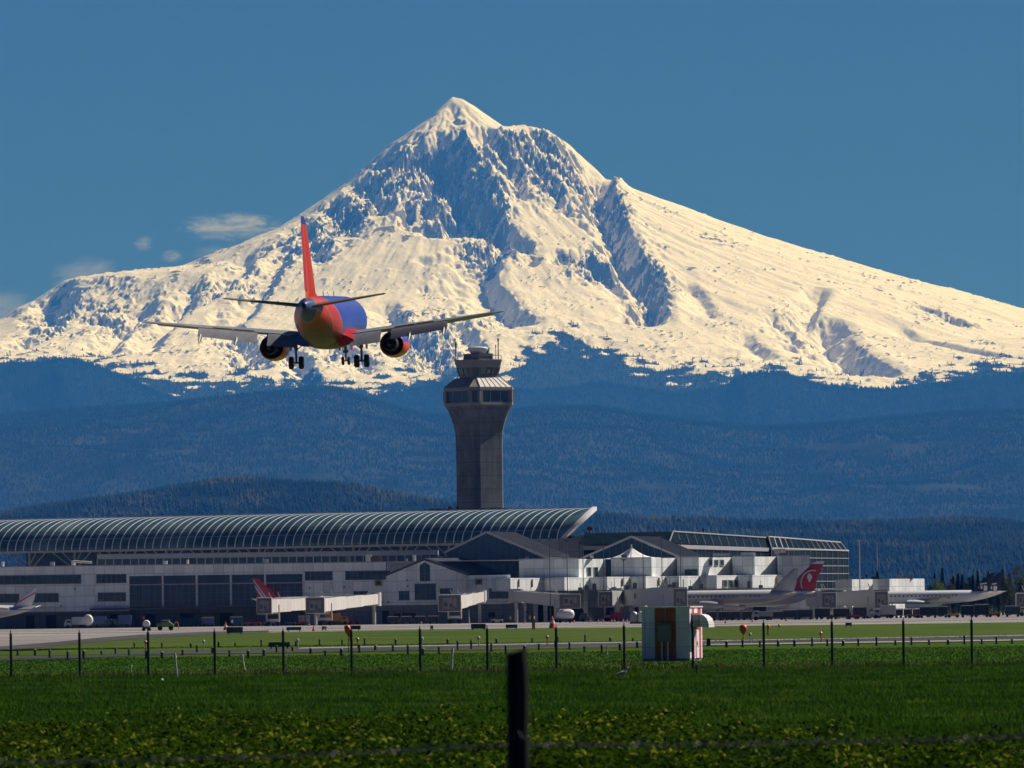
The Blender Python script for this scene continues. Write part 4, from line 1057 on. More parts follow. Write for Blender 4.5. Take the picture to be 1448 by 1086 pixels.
# ------------------------------------------------------------------ stepped white concourse, right half
def zigzag():
    t = thing('stepped_concourse', 'white concourse of stepped sunlit and shade-grey blocks right of the gabled roof', 'terminal building')
    x = lambda px: XO(px, YC)
    hi, mid = 15.2, 10.75
    B = R(62)                     # sunlit faces turn well to the right
    def lit(b, px0, px1, y, z0, z1):
        """wall turned to the sun between two photo columns, starting at distance y and running away"""
        x0, x1 = x(px0), x(px1); d = (x1 - x0)*math.tan(B)
        b.hexa([Vector((x0, y, z0)), Vector((x1, y + d, z0)), Vector((x1 - 5, y + d + 14, z0)), Vector((x0 - 5, y + 14, z0))],
               [Vector((x0, y, z1)), Vector((x1, y + d, z1)), Vector((x1 - 5, y + d + 14, z1)), Vector((x0 - 5, y + 14, z1))]); return d
    b = MB(); y0 = YC
    # upper storey: fronts darkened in colour for their shade, white sunlit returns
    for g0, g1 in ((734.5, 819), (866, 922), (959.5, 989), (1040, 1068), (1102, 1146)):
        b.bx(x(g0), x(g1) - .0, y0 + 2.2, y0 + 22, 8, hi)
    b.build('shade_grey_front_wall', M_clad2, t)
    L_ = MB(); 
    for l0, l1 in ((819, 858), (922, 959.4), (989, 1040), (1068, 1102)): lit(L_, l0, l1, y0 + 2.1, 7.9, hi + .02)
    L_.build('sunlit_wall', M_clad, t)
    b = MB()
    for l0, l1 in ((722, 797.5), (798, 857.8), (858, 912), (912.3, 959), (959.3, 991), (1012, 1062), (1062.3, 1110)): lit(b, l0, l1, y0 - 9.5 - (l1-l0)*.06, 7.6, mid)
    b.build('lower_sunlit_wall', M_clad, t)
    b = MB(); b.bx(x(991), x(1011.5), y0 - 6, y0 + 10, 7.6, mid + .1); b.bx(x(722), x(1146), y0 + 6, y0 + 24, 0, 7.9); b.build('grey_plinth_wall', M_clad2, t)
    b = MB()
    for g0, g1 in ((734.5, 819), (866, 922), (959.5, 989), (1040, 1068), (1102, 1146)): b.bx(x(g0) - .1, x(g1), y0 + 2.05, y0 + 22, hi + .03, hi + .25)
    b.build('parapet_coping', M_frame, t)
    def litwin(px0, px1, base, y, z0, z1, n, nm='window'):
        xa, xb = x(px0), x(px1); d0 = (xa - x(base))*math.tan(B); d1 = (xb - x(base))*math.tan(B); nv = Vector((math.sin(B), -math.cos(B), 0))
        a = Vector((xa, y + d0, 0)) ; c = Vector((xb, y + d1, 0)); g = MB()
        g.hexa([a + nv*.06 + Vector((0, 0, z0)), c + nv*.06 + Vector((0, 0, z0)), c - nv*.3 + Vector((0, 0, z0)), a - nv*.3 + Vector((0, 0, z0))],
               [a + nv*.06 + Vector((0, 0, z1)), c + nv*.06 + Vector((0, 0, z1)), c - nv*.3 + Vector((0, 0, z1)), a - nv*.3 + Vector((0, 0, z1))])
        w = g.build(nm, M_win, t); f = MB()
        for k in range(n+1): p = a.lerp(c, k/n) + nv*.1; f.box((p.x, p.y, (z0+z1)/2), (.14, .14, z1-z0+.2), B - R(90))
        f.bar(a + nv*.1 + Vector((0, 0, z1)), c + nv*.1 + Vector((0, 0, z1)), .16); f.bar(a + nv*.1 + Vector((0, 0, z0)), c + nv*.1 + Vector((0, 0, z0)), .16); f.build('window_frame', M_frame, w)
    for p0, p1 in ((830.5, 836), (840.5, 846)): litwin(p0, p1, 819, y0 + 2.1, 11.0, 13.2, 1)
    for p0, p1 in ((1003.5, 1008.5), (1012, 1017), (1020.5, 1025.5)): litwin(p0, p1, 989, y0 + 2.1, 13.2, 14.6, 1)
    for p0, p1 in ((1020.5, 1026.5), (1029, 1035), (1037.5, 1044)): litwin(p0, p1, 1012, y0 - 12.5, 7.9, 9.6, 1)
    f = MB(); f.bx(x(969), x(987), y0 + 2.0, y0 + 2.3, 9.2, 12.3); f.build('loading_opening', M_win, t)
    for px in (733, 752, 791):
        f = MB(); d = (x(px) - x(722))*math.tan(B); nv = Vector((math.sin(B), -math.cos(B), 0)); p = Vector((x(px), y0 - 14.0 + d, 9.5)) + nv*.1; f.box(p, (.5, .12, 1.9), B - R(90)); f.build('yellow_stripe', M_yel, t)
    for px, b0, yy in ((847.5, 798, y0 - 13.1), (879, 858, y0 - 12.7), (930.5, 912.3, y0 - 12.3), (1097.5, 1062.3, y0 - 12.4)):
        f = MB(); d = (x(px) - x(b0))*math.tan(B); nv = Vector((math.sin(B), -math.cos(B), 0)); p = Vector((x(px), yy + d, 9.4)) + nv*.15; f.box(p, (.5, .12, 1.9), B - R(90)); f.build('yellow_stripe', paint('amber_sign', (.55,.36,.03), .5), t)
    for k, px in enumerate((741, 757, 771, 786, 803, 828, 849, 874, 893, 946, 970)):
        f = MB(); h = (1.1, 2.6, 1.6, .9)[k % 4]; xx_ = x(px); f.bx(xx_-.5, xx_+.5, y0 + 1, y0 + 2, 0, 7.6); f.build('pillar', M_clad2 if k % 3 else M_clad, t)
    for k, (px, w_) in enumerate(((729, 12), (765, 9), (780, 14), (815, 20), (860, 16), (905, 14), (940, 14), (985, 18), (1030, 20), (1075, 18))):
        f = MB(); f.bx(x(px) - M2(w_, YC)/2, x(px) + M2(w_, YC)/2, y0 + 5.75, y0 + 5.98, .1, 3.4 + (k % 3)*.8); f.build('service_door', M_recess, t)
    for k, (px, w_, h_) in enumerate(((746, 6, .5), (800, 10, .9), (838, 5, .6), (884, 8, .7), (1022, 24, .7), (1060, 20, .8), (1110, 12, .6))):
        f = MB(); f.bx(x(px) - M2(w_, YC)/2, x(px) + M2(w_, YC)/2, y0 + 6, y0 + 9, hi + .26, hi + .26 + h_); f.build('roof_unit', (M_dframe, M_frame, M_steel)[k % 3], t)
    # rooftop clutter over the lower storey
    for k, px in enumerate((820, 829, 840, 868, 886, 897, 937, 946, 952, 975, 990, 1058, 1074)):
        f = MB(); xx_ = x(px); f.bx(xx_ - .5, xx_ + .5, y0 - 11, y0 - 10, 7.6, 8.3 + (k % 3)*.45); f.tube([(xx_, y0 - 10.4, 8), (xx_, y0 - 10.4, 9.4 + (k % 4)*.3)], .07, 6); f.build('lamp_bracket', M_dframe, t)
zigzag()

def gable_hall(name, label, pk, le_, re_, ridge, rback, y, zbase, glassm, tent=False):
    """glass fronted hall: pk/le_/re_ are photo points of the front gable, ridge the far end of the ridge"""
    t = thing(name, label, 'terminal hall')
    p, l, r = W(*pk, y), W(*le_, y), W(*re_, y); bk = W(*ridge, y) - p; bk = Vector((bk.x, 30, 0))
    rb = Vector((bk.x, 30, 0))
    g = MB(); g.prism([(l.x, y, zbase), (r.x, y, zbase), (r.x, y, r.z - .2), (p.x, y, p.z - .2), (l.x, y, l.z - .2)], (0, .6, 0)); w = g.build('gable_glass', glassm, t)
    f = MB(); n = 15
    for k in range(1, n):
        xk = l.x + (r.x - l.x)*k/n; zt_ = p.z - abs(xk - p.x)*((p.z - l.z)/(p.x - l.x) if xk < p.x else (p.z - r.z)/(r.x - p.x)) - .2
        f.bx(xk - .07, xk + .07, y - .14, y - .02, zbase, zt_)
    for k in range(4):
        zk = zbase + 1.6 + k*2.6
        if zk < l.z - .3: f.bx(l.x, r.x, y - .12, y - .025, zk, zk + .1)
    f.build('mullion', paint('blue_mullion', (.07, .10, .13), .4, .2, .1, 1), w)
    f = MB(); T = Vector((0, 0, .35))
    p_, l_, r_ = p + Vector((0, -.8, 0)), l + Vector((-.6, -.8, -.25)), r + Vector((.6, -.8, -.25))
    f.hexa([p_, r_, r_ + rb, p_ + bk], [q + T for q in (p_, r_, r_ + rb, p_ + bk)]); f.hexa([l_, p_, p_ + bk, l_ + rb], [q + T for q in (l_, p_, p_ + bk, l_ + rb)])
    rf = f.build('roof', M_roofm, t)
    f = MB()
    for k in range(17): f.bar((p_ + T).lerp(p_ + bk + T, k/16) + Vector((0, 0, .05)), (r_ + T).lerp(r_ + rb + T, k/16) + Vector((0, 0, .05)), .12, .14)
    f.build('standing_seam', M_roofm, rf)
    f = MB(); f.bar(l_ + Vector((0, -.03, .2)), p_ + Vector((0, -.03, .2)), .1, .5); f.bar(p_ + Vector((0, -.03, .2)), r_ + Vector((0, -.03, .2)), .1, .5); f.build('rake_trim', M_frame, rf)
    f = MB(); f.bx(p.x + bk.x*.2, r.x + bk.x*.6, y + .65, y + 29, zbase, min(l.z, r.z) - 1.2); f.build('side_wall', M_clad2, t)
    return t
gable_hall('glass_hall', 'dark blue glazed gable hall with slate roof below the tip of the long canopy', (688, 753.5), (632, 781), (772, 789.5), (728, 753.5), 0, YC + 18, 8, M_bglass)
gable_hall('glass_hall', 'dark blue glazed gable behind the small white tent roof', (893, 760), (826, 789), (962, 789.5), (934, 760), 0, YC + 24, 8, M_bglass)

def tent():
    y = YC + 14
    t = thing('tent_roof', 'small bright white pointed tent roof in front of the second glazed gable', 'tent')
    p, a, b_ = W(893, 774.5, y), W(868, 787, y), W(934, 789, y)
    b = MB(); n = 14
    c0, c1, c2, c3 = Vector((a.x - 3, y + 1, a.z - .6)), Vector((a.x + 3.5, y - 6, a.z - .8)), Vector((b_.x, y - 3, b_.z)), Vector((b_.x - 1, y + 9, b_.z))
    for q0, q1 in ((c0, c1), (c1, c2), (c2, c3), (c3, c0)):
        rows = []
        for i in range(9):
            s = i/8; rows.append([(q0.lerp(q1, k/8)).lerp(p, s) + Vector((0, 0, -1.3*math.sin(math.pi*s)*.6)) for k in range(9)])
        b.sheet(rows)
    o = b.build('membrane', paint('tent_membrane', (.82,.82,.80), .6, 0, .06, .5), t, smooth=40); o.modifiers.new('thick', 'SOLIDIFY').thickness = .08
    b = MB(); b.tube([(p.x, p.y, 14), (p.x, p.y, p.z + .8)], .14, 8); b.build('mast', M_steel, t)
tent()

def mid_block():
    Y = 2130.0; x = lambda px: XO(px, Y); z = lambda py, px: ZO(px, py, Y)
    t = thing('rear_terminal_block', 'grey flat roofed terminal block between the canopy tip and the dark glass block', 'terminal building')
    b = MB(); b.bx(x(748), x(955), Y, Y + 25, 8, z(761.5, 800)); b.build('wall', panel_mat('mid_grey_cladding', (.36, .365, .37), 5, 3.5), t)
    b = MB(); b.bx(x(850), x(961), Y - 1, Y + 26, z(758.5, 900), z(755.4, 900)); b.build('roof', M_steel, t)
    b = MB(); b.bx(x(850), x(955), Y + .5, Y + 25, z(761.4, 800), z(758.6, 900)); b.build('clerestory', M_win, t)
    b = MB(); b.bx(x(955), x(961), Y - .3, Y + 20, 8, z(758.7, 900)); b.build('end_pier', M_clad, t)
    for px, py0, w_ in ((824, 756.5, 6), (842, 756, 10), (858, 753.2, 8), (862, 753.6, 4)):
        b = MB(); b.bx(x(px) - M2(w_, Y)/2, x(px) + M2(w_, Y)/2, Y + 2, Y + 5, z(761.3, 830) if px < 850 else z(755.3, 860), z(py0, px)); b.build('roof_unit', M_frame if px != 842 else M_steel, t)
    u = thing('radar_beacon', 'small dark red box on a pole above the terminal roof beside the canopy tip', 'beacon', (x(835), Y + 3, z(761.3, 835)))
    b = MB(); b.tube([(0, 0, 0), (0, 0, 2.0)], .15, 8); b.build('pole', M_dkm, u)
    b = MB(); b.box((0, 0, 2.5), (1.35, .9, .95)); b.build('red_box', paint('dark_red_paint', (.22, .03, .03), .5), u, bevel=.06)
mid_block()

M_blk = glass_mat('dark_block_glass', (.004, .009, .011), (.014, .026, .03), .3, spec=.04)
def glass_block():
    t = thing('glass_office_block', 'long dark glass block with white grid and sloping glazed roof edge at the right', 'terminal building')
    A = W(952, 751, 2120); C = W(1196, 768, 2280); A.z = max(A.z, 0); 
    d = Vector((C.x - A.x, C.y - A.y, 0)); L = d.length; d.normalize(); nb = Vector((-d.y, d.x, 0))
    k0 = W(1097, 760, 2205); um = (Vector((k0.x, k0.y, 0)) - Vector((A.x, A.y, 0))).dot(d)
    def P(u, z, off=0.0): q = Vector((A.x, A.y, 0)) + d*u + nb*off; q.z = z; return q
    def ztop(u): return A.z + (C.z - A.z)*u/L
    # left part: glass wall, pale spandrel band, glazed lean-to roof
    def quadbox(b, u0, u1, z00, z01, z10, z11, off0, off1):
        b.hexa([P(u0, z00, off0), P(u1, z01, off0), P(u1, z01, off1), P(u0, z00, off1)], [P(u0, z10, off0), P(u1, z11, off0), P(u1, z11, off1), P(u0, z10, off1)])
    b = MB(); quadbox(b, 2, um, 6, 6, ztop(0) - 4.4, ztop(um) - 3.6, .3, 24); w = b.build('curtain_wall', M_blk, t)
    b = MB(); quadbox(b, 2, um, ztop(0) - 4.35, ztop(um) - 3.55, ztop(0) - 3.35, ztop(um) - 2.6, -.1, 24); b.build('spandrel_band', M_frame, t)
    b = MB(); b.hexa([P(-3, ztop(0) - 3.0, .2), P(um, ztop(um) - 2.5, .2), P(um, ztop(um) - 2.5, 24), P(-3, ztop(0) - 3.0, 24)], [P(4, ztop(0) - .1, 1.2), P(um, ztop(um), 1.0), P(um, ztop(um), 24), P(4, ztop(0) - .1, 24)]); ro = b.build('glazed_roof', M_blk, t)
    b = MB()
    for k in range(13):
        u = um*k/12; b.bar(P(max(u, 2), 6, .2), P(max(u, 2), ztop(u) - 4, .2), .2)
    for dz in (6.4, 8.4): b.bar(P(2, ztop(0) - dz, .2), P(um, ztop(um) - dz + .6, .2), .14)
    b.build('mullion', M_frame, w)
    b = MB(); b.bar(P(3, ztop(0), 1.0), P(um, ztop(um) + .1, .8), .3); b.bar(P(-3.5, ztop(0) - 3.0, .1), P(3.5, ztop(0), 1.0), .25)
    for k in range(1, 12): u = um*k/12; b.bar(P(u, ztop(u) - 2.9 + .3*k/12, .1), P(max(u, 4), ztop(u), 1.05), .12)
    b.build('roof_rib', M_frame, ro)
    # right part
    b = MB(); quadbox(b, um + .2, L, 0, 0, ztop(um) - 3.0, ztop(L) - 2.2, -.6, 24); w = b.build('curtain_wall', M_blk, t)
    b = MB(); b.hexa([P(um + .2, ztop(um) - 2.95, -.6), P(L, ztop(L) - 2.15, -.6), P(L, ztop(L) - 2.15, 24), P(um + .2, ztop(um) - 2.95, 24)], [P(um + 1.6, ztop(um) + .2, .5), P(L - 4, ztop(L) + .1, .5), P(L - 4, ztop(L) + .1, 22), P(um + 1.6, ztop(um) + .2, 22)]); ro = b.build('glazed_roof', M_blk, t)
    b = MB(); n = 14
    for k in range(n + 1): u = um + .2 + (L - um - .2)*k/n; b.bar(P(u, 0, -.7), P(u, ztop(u) - 2.5, -.7), .2 if k % 3 == 0 else .13)
    for k in range(9): zz_ = 1.5 + k*2.05; b.bar(P(um + .2, zz_, -.7), P(L, zz_, -.7), .13)
    b.build('mullion', paint('bright_mullion', (.55, .56, .56), .4, .2, .1, 1), w)
    b = MB()
    for k in range(n + 1):
        u = um + .2 + (L - um - .2)*k/n; u2 = um + 1.6 + (L - 5.6 - um)*k/n; b.bar(P(u, ztop(u) - 2.4, -.7), P(u2, ztop(u2) + .3, .45), .16)
    b.bar(P(um + .2, ztop(um) - 2.7, -.7), P(L, ztop(L) - 2.0, -.7), .35); b.bar(P(um + 1.6, ztop(um) + .35, .45), P(L - 4, ztop(L) + .25, .45), .3); b.build('roof_rib', MATS['bright_mullion'], ro)
    # end facet turned to the right
    E = Matrix.Rotation(R(58), 3, 'Z') @ d; e0 = P(L + .02, 0, -.6); le_ = 14.0*1.0/ max(.2, abs(E.x)) * .19
    b = MB(); nE = Vector((-E.y, E.x, 0))
    q = [e0, e0 + E*le_*1.0, e0 + E*le_ + nE*6, e0 + nE*6]; zt_ = ztop(L) - 2.1
    b.hexa(q, [p + Vector((0, 0, zt_)) for p in q]); w = b.build('end_facet', M_blk, t)
    b = MB()
    for k in range(5): p = e0.lerp(e0 + E*le_, k/4) - nE*.1; b.bar(p, p + Vector((0, 0, zt_)), .2)
    for k in range(10): p = Vector((0, 0, zt_*k/9)); b.bar(e0 - nE*.1 + p, e0 + E*le_ - nE*.1 + p, .2)
    b.build('mullion', MATS['bright_mullion'], w)
    b = MB(); b.bar(P(0, ztop(0) - .1, 4), P(0, ztop(0) - .1, 6), .2)
    b.bar(P(um*.62, ztop(um*.62), 8), P(um*.62, ztop(um*.62) + 1.9, 8), .35); b.build('roof_mast', M_redp, t)
    b = MB(); b.bx(k0.x - .4, k0.x + 2.4, k0.y - 1.2, k0.y + .5, ztop(um) - 4.3, ztop(um) - 2.9); b.build('white_corner_box', M_steel, t)
glass_block()

def small_block():
    Y = 2150.0; x = lambda px: XO(px, Y)
    t = thing('white_flat_building', 'low white flat roofed building right of the glass block, in front of the pines', 'building')
    zt = ZO(1260, 818.5, Y)
    b = MB(); b.bx(x(1242.5), x(1258), Y, Y + 16, 0, zt); b.build('shade_grey_wall', M_clad2, t)  # white wall in the darker cladding, its shade put into the colour
    b = MB()
    for p0, p1 in ((1205, 1242.4), (1258, 1312)):
        x0, x1 = x(p0), x(p1); dd = (x1 - x0)*1.7
        b.hexa([Vector((x0, Y, 0)), Vector((x1, Y + dd, 0)), Vector((x1 - 4, Y + dd + 6, 0)), Vector((x0 - 4, Y + 6, 0))], [Vector((x0, Y, zt)), Vector((x1, Y + dd, zt)), Vector((x1 - 4, Y + dd + 6, zt)), Vector((x0 - 4, Y + 6, zt))])
    b.build('white_wall', M_clad, t)
    for px, w_, h_ in ((1275, 9, 1.0), (1289, 9, 1.0), (1230, 6, .4)):
        b = MB(); b.bx(x(px) - M2(w_, Y)/2, x(px) + M2(w_, Y)/2, Y + 10, Y + 14, zt - .2, zt + h_); b.build('roof_unit', M_dframe, t)
    b = MB(); b.bx(x(1303), x(1304.6), Y + 20, Y + 22, 0, zt + .4); b.build('drainpipe', M_dframe, t)
small_block()
# ------------------------------------------------------------------ parked aircraft
def parked_jet(name, label, tail, Y, L, rad, zc, nose, fin_h, fin_mat_, body, rz=0.0, fin_lean=1.0, low_wing=True, engines=True, stab_z=.3):
    """jet seen side on; tail is the photo column of the tail end, nose = -1 points left, +1 right"""
    x0 = XO(tail, Y)
    t = thing(name, label, 'airplane', (x0, Y, 0), rz)
    n = nose; s = rad
    prof = [(0,.55,.12),(.6,.52,.22),(2.2,.38,.46),(4.5,.2,.7),(7.5,.06,.92),(10,0,1),(L*.5,0,1),(L-6,0,1),(L-3.5,-.04,.9),(L-1.6,-.12,.66),(L-.5,-.2,.34),(L,-.25,.05)]
    b = MB(); k = 24
    b.loft([[Vector((n*d, s*r*math.cos(2*math.pi*i/k), zc + s*(dz + r*math.sin(2*math.pi*i/k)))) for i in range(k)] for d, dz, r in prof])
    fu = b.build('fuselage', body, t, smooth=50)
    b = MB()
    for i in range(int((L-14)/1.0)):
        b.box((n*(9 + i*1.0), -s*.985, zc + s*.22), (.32, .08, .36))
    b.build('cabin_windows', M_glass, fu)['kind'] = 'stuff'
    # fin: root chord, swept back towards the tail
    b = MB(); Z = zc + s*.75; c0 = fin_h*.95; X = Vector((0, 1, 0))
    b.loft([foil_ring((n*(1.2 + c0), 0, Z), (n*.9, 0, Z), .28, X), foil_ring((n*(1.0 + c0*.62), 0, Z + fin_h*.4), (n*.2, 0, Z + fin_h*.4), .22, X),
            foil_ring((n*(.2 + c0*.14)*1.0, 0, Z + fin_h*.96), (n*(-1.5*fin_lean), 0, Z + fin_h*.96), .13, X), foil_ring((n*(-.2), 0, Z + fin_h), (n*(-1.5*fin_lean), 0, Z + fin_h), .05, X)])
    fn = b.build('tail_fin', fin_mat_, t, smooth=50)
    for q in (-1, 1):
        b = MB(); z = zc + s*stab_z
        b.loft([foil_ring((n*4.2, q*s*.3, z), (n*1.0, q*s*.3, z), .22), foil_ring((n*.3, q*5.6, z + .7), (n*(-1.0), q*5.6, z + .7), .07)]); b.build('tailplane', M_white, t, smooth=50)
    for q in (-1, 1):
        b = MB(); xr = L*.5; b.loft([foil_ring((n*(xr + 3.6), q*s*.5, zc - s*.55), (n*(xr - 3.0), q*s*.5, zc - s*.55), .7), foil_ring((n*(xr - .6), q*6, zc - s*.2), (n*(xr - 3.4), q*6, zc - s*.2), .36), foil_ring((n*(xr - 5.0), q*15, zc + s*.35), (n*(xr - 6.4), q*15, zc + s*.35), .1)])
        w = b.build('wing', M_wing if q > 0 else M_dkm, t, smooth=50)
        if engines:
            b = MB(); b.loft([[Vector((n*(xr + d), q*5.4 + r*math.cos(2*math.pi*i/20), zc - s*.75 - .55 + r*math.sin(2*math.pi*i/20))) for i in range(20)] for d, r in ((4.6,.9),(4.8,1.0),(4.0,1.12),(2.4,1.08),(.8,.8),(-.6,.42),(-.9,.1))]); b.build('engine', body, t, smooth=50)
    for dx, q in ((L*.5 - .6, -2.2), (L*.5 - .6, 2.2), (L - 4.5, 0)):
        b = MB(); zr = .5; zt_ = zc - s*.9
        b.tube([(n*dx, q, zr), (n*dx, q, zt_)], .14, 8); 
        for e in (-.25, .25): b.loft([[Vector((n*dx + r*math.cos(2*math.pi*i/16), q + e + dy, zr + r*math.sin(2*math.pi*i/16))) for i in range(16)] for dy, r in ((-.14,.4),(-.1,.5),(.1,.5),(.14,.4))])
        b.build('landing_gear', M_gear, t)
    return t, fn, fu
def band_body(name, lo, hi, stripe, z0, z1, belly=None):
    t = NT(name); x, y, z = t.sep(); n = t.noise(.5, 4)
    c = t.mix(t.step(z, z0 - .04, z0 + .04), lo, stripe); c = t.mix(t.step(z, z1 - .04, z1 + .04), c, hi)
    c = t.mix(t.math('MULTIPLY', t.step(n, .4, .8), .2), c, (.3, .3, .3)); t.set(c, .3, 0, .5); return t.m
def flat_letters(parent, txt, x, y, z, h, m, name='lettering', shear=0.0):
    cu = bpy.data.curves.new(name, 'FONT'); cu.body = txt; cu.size = h; cu.extrude = .03; cu.shear = shear; cu.resolution_u = 3
    tmp = bpy.data.objects.new('tmp', cu); COL.objects.link(tmp)
    me = bpy.data.meshes.new_from_object(tmp); bpy.data.objects.remove(tmp)
    me.materials.clear(); me.materials.append(m)
    o = bpy.data.objects.new(name, me); COL.objects.link(o); o.parent = parent; o.location = (x, y, z); o.rotation_euler = (R(90), 0, 0)
    return o
M_navy = paint('navy_lettering', (.02, .03, .10), .4, 0, .1, 1)

def red_tail_jet():
    fm = NT('red_tail_paint'); x, y, z = fm.sep(); fm.set(fm.mix(fm.step(z, 12.85, 13.0), (.42, .025, .035), (.72, .72, .70)), .35, 0, .4)
    body = band_body('silver_blue_fuselage', (.42, .43, .44), (.70, .72, .74), (.28, .42, .56), 5.3, 6.05)
    t, fn, fu = parked_jet('parked_airliner', 'parked silver airliner with bright red tail fin bearing a white curved emblem', 1157, 1985, 36, 1.98, 5.05, -1, 7.0, fm.m, body)
    # emblem: arc and drop
    b = MB(); 
    cx_, cz_, r_ = -2.7, 8.5, 2.9; pts = [(cx_ + 1.6 - r_*math.cos(a_), cz_ + r_*math.sin(a_)*1.0) for a_ in [R(-28 + k*6.2) for k in range(22)]]
    for i in range(len(pts) - 1): b.bar((pts[i][0], -.34, pts[i][1]), (pts[i+1][0], -.34, pts[i+1][1]), .25, .18, up=(0, 1, 0))
    b.build('curved_emblem', M_white, fn)
    b = MB(); dp = [(-2.1 + .62*math.cos(a_)*(1 if math.sin(a_) > -.2 else .6) + .12, 9.7 + 1.0*math.sin(a_)) for a_ in [2*math.pi*k/18 for k in range(18)]]
    b.prism([(x_, -.36, z_) for x_, z_ in dp], (0, .12, 0)); b.build('drop_emblem', M_white, fn)
    flat_letters(fu, 'NORTHWEST', -23.5, -2.0, 5.35, .85, M_navy); flat_letters(fu, 'AIRLINES', -16.2, -2.0, 5.35, .85, M_navy, shear=.15)
red_tail_jet()

def dark_tail_jets():
    fm = paint('dark_teal_fin_paint', (.012, .022, .035), .35, 0, .15, 1)
    body = band_body('white_teal_fuselage', (.30, .38, .42), (.66, .69, .72), (.10, .20, .26), 3.25, 3.75)
    def face(fn, dx, s=1.0, y=-.2):
        # the pale face patch on the fin: broken light shapes
        b = MB()
        for (x0, z0, x1, z1, x2, z2, x3, z3) in ((-2.6,8.1,-.9,8.3,-.8,8.0,-2.5,7.75),(-2.5,7.55,-2.0,7.6,-1.9,6.8,-2.3,6.6),(-1.6,7.6,-.75,7.5,-.8,6.4,-1.7,6.2),(-3.0,7.2,-2.75,7.3,-2.75,7.0,-3.0,6.9)):
            b.prism([(dx + x0*s, y, z0), (dx + x1*s, y, z1), (dx + x2*s, y, z2), (dx + x3*s, y, z3)], (0, .1, 0))
        b.build('pale_face_emblem', paint('pale_face_paint', (.6, .62, .64), .5), fn)
    t, fn, fu = parked_jet('parked_airliner', 'parked white airliner with dark tail fin bearing a pale face, far right of the apron', 1404, 2080, 33, 1.55, 4.9, -1, 4.6, fm, body, fin_lean=.4)
    face(fn, -.6, 1, -.34)
    flat_letters(fu, 'AIR', -11.5, -1.6, 4.5, .7, M_navy)
    t2, fn2, _ = parked_jet('parked_airliner', 'second dark tail fin with pale face, mostly hidden behind the far right airliner', 1417, 2120, 32, 1.5, 5.1, -1, 4.8, fm, body, fin_lean=.4)
    face(fn2, -.5, 1, -.34)
dark_tail_jets()

def left_jets():
    fm = NT('white_fin_with_red_swoosh'); x, y, z = fm.sep()
    d = fm.math('ABSOLUTE', fm.math('SUBTRACT', z, fm.math('ADD', 7.0, fm.math('MULTIPLY', fm.math('ADD', x, 2.0), .55))))
    fm.set(fm.mix(fm.step(d, .12, .2), (.35, .06, .06), (.55, .56, .60)), .4, 0, .4)
    body = band_body('regional_jet_fuselage', (.50, .50, .50), (.62, .64, .68), (.05, .16, .42), 4.4, 5.05)
    t, fn, fu = parked_jet('parked_jet', 'white regional jet tail with thin red swoosh entering at the left edge', 50, 1830, 26, 1.45, 4.1, -1, 3.9, fm.m, body, fin_lean=.2, engines=False, stab_z=.35)
    for q in (-1, 1):
        b = MB(); b.loft([[Vector((-d_, q*2.1 + r*math.cos(2*math.pi*i/18), 4.6 + r*math.sin(2*math.pi*i/18))) for i in range(18)] for d_, r in ((5.6,.4),(6.6,.6),(8.5,.72),(9.6,.66),(9.8,.5))]); b.build('engine', M_white, t, smooth=50)
    fm2 = NT('red_fin_with_striped_edge'); x, y, z = fm2.sep()
    u = fm2.math('ADD', x, fm2.math('MULTIPLY', fm2.math('SUBTRACT', z, 6.0), .72))
    c = fm2.mix(fm2.step(u, 2.2, 2.3), (.48, .03, .025), (.6, .6, .64))
    c = fm2.mix(fm2.step(u, 2.6, 2.65), c, (.08, .09, .28)); c = fm2.mix(fm2.step(u, 3.0, 3.05), c, (.6, .6, .64)); c = fm2.mix(fm2.step(u, 3.25, 3.3), c, (.45, .05, .06))
    fm2.set(c, .35, 0, .4)
    body2 = band_body('grey_fuselage', (.32, .33, .35), (.45, .46, .48), (.32, .33, .35), 4.4, 5.05)
    parked_jet('parked_airliner', 'airliner hidden behind the left jet bridges, only its red striped tail fin showing', 361, 2022, 25, 1.5, 5.4, 1, 4.9, fm2.m, body2, fin_lean=.35)
    parked_jet('parked_airliner', 'pale grey tail fin of an airliner parked behind the red tailed jet', 1128, 1960, 36, 1.6, 5.2, -1, 5.6, paint('pale_grey_green_fin', (.40, .42, .40), .4, 0, .15, 1), body2, fin_lean=.1)
left_jets()

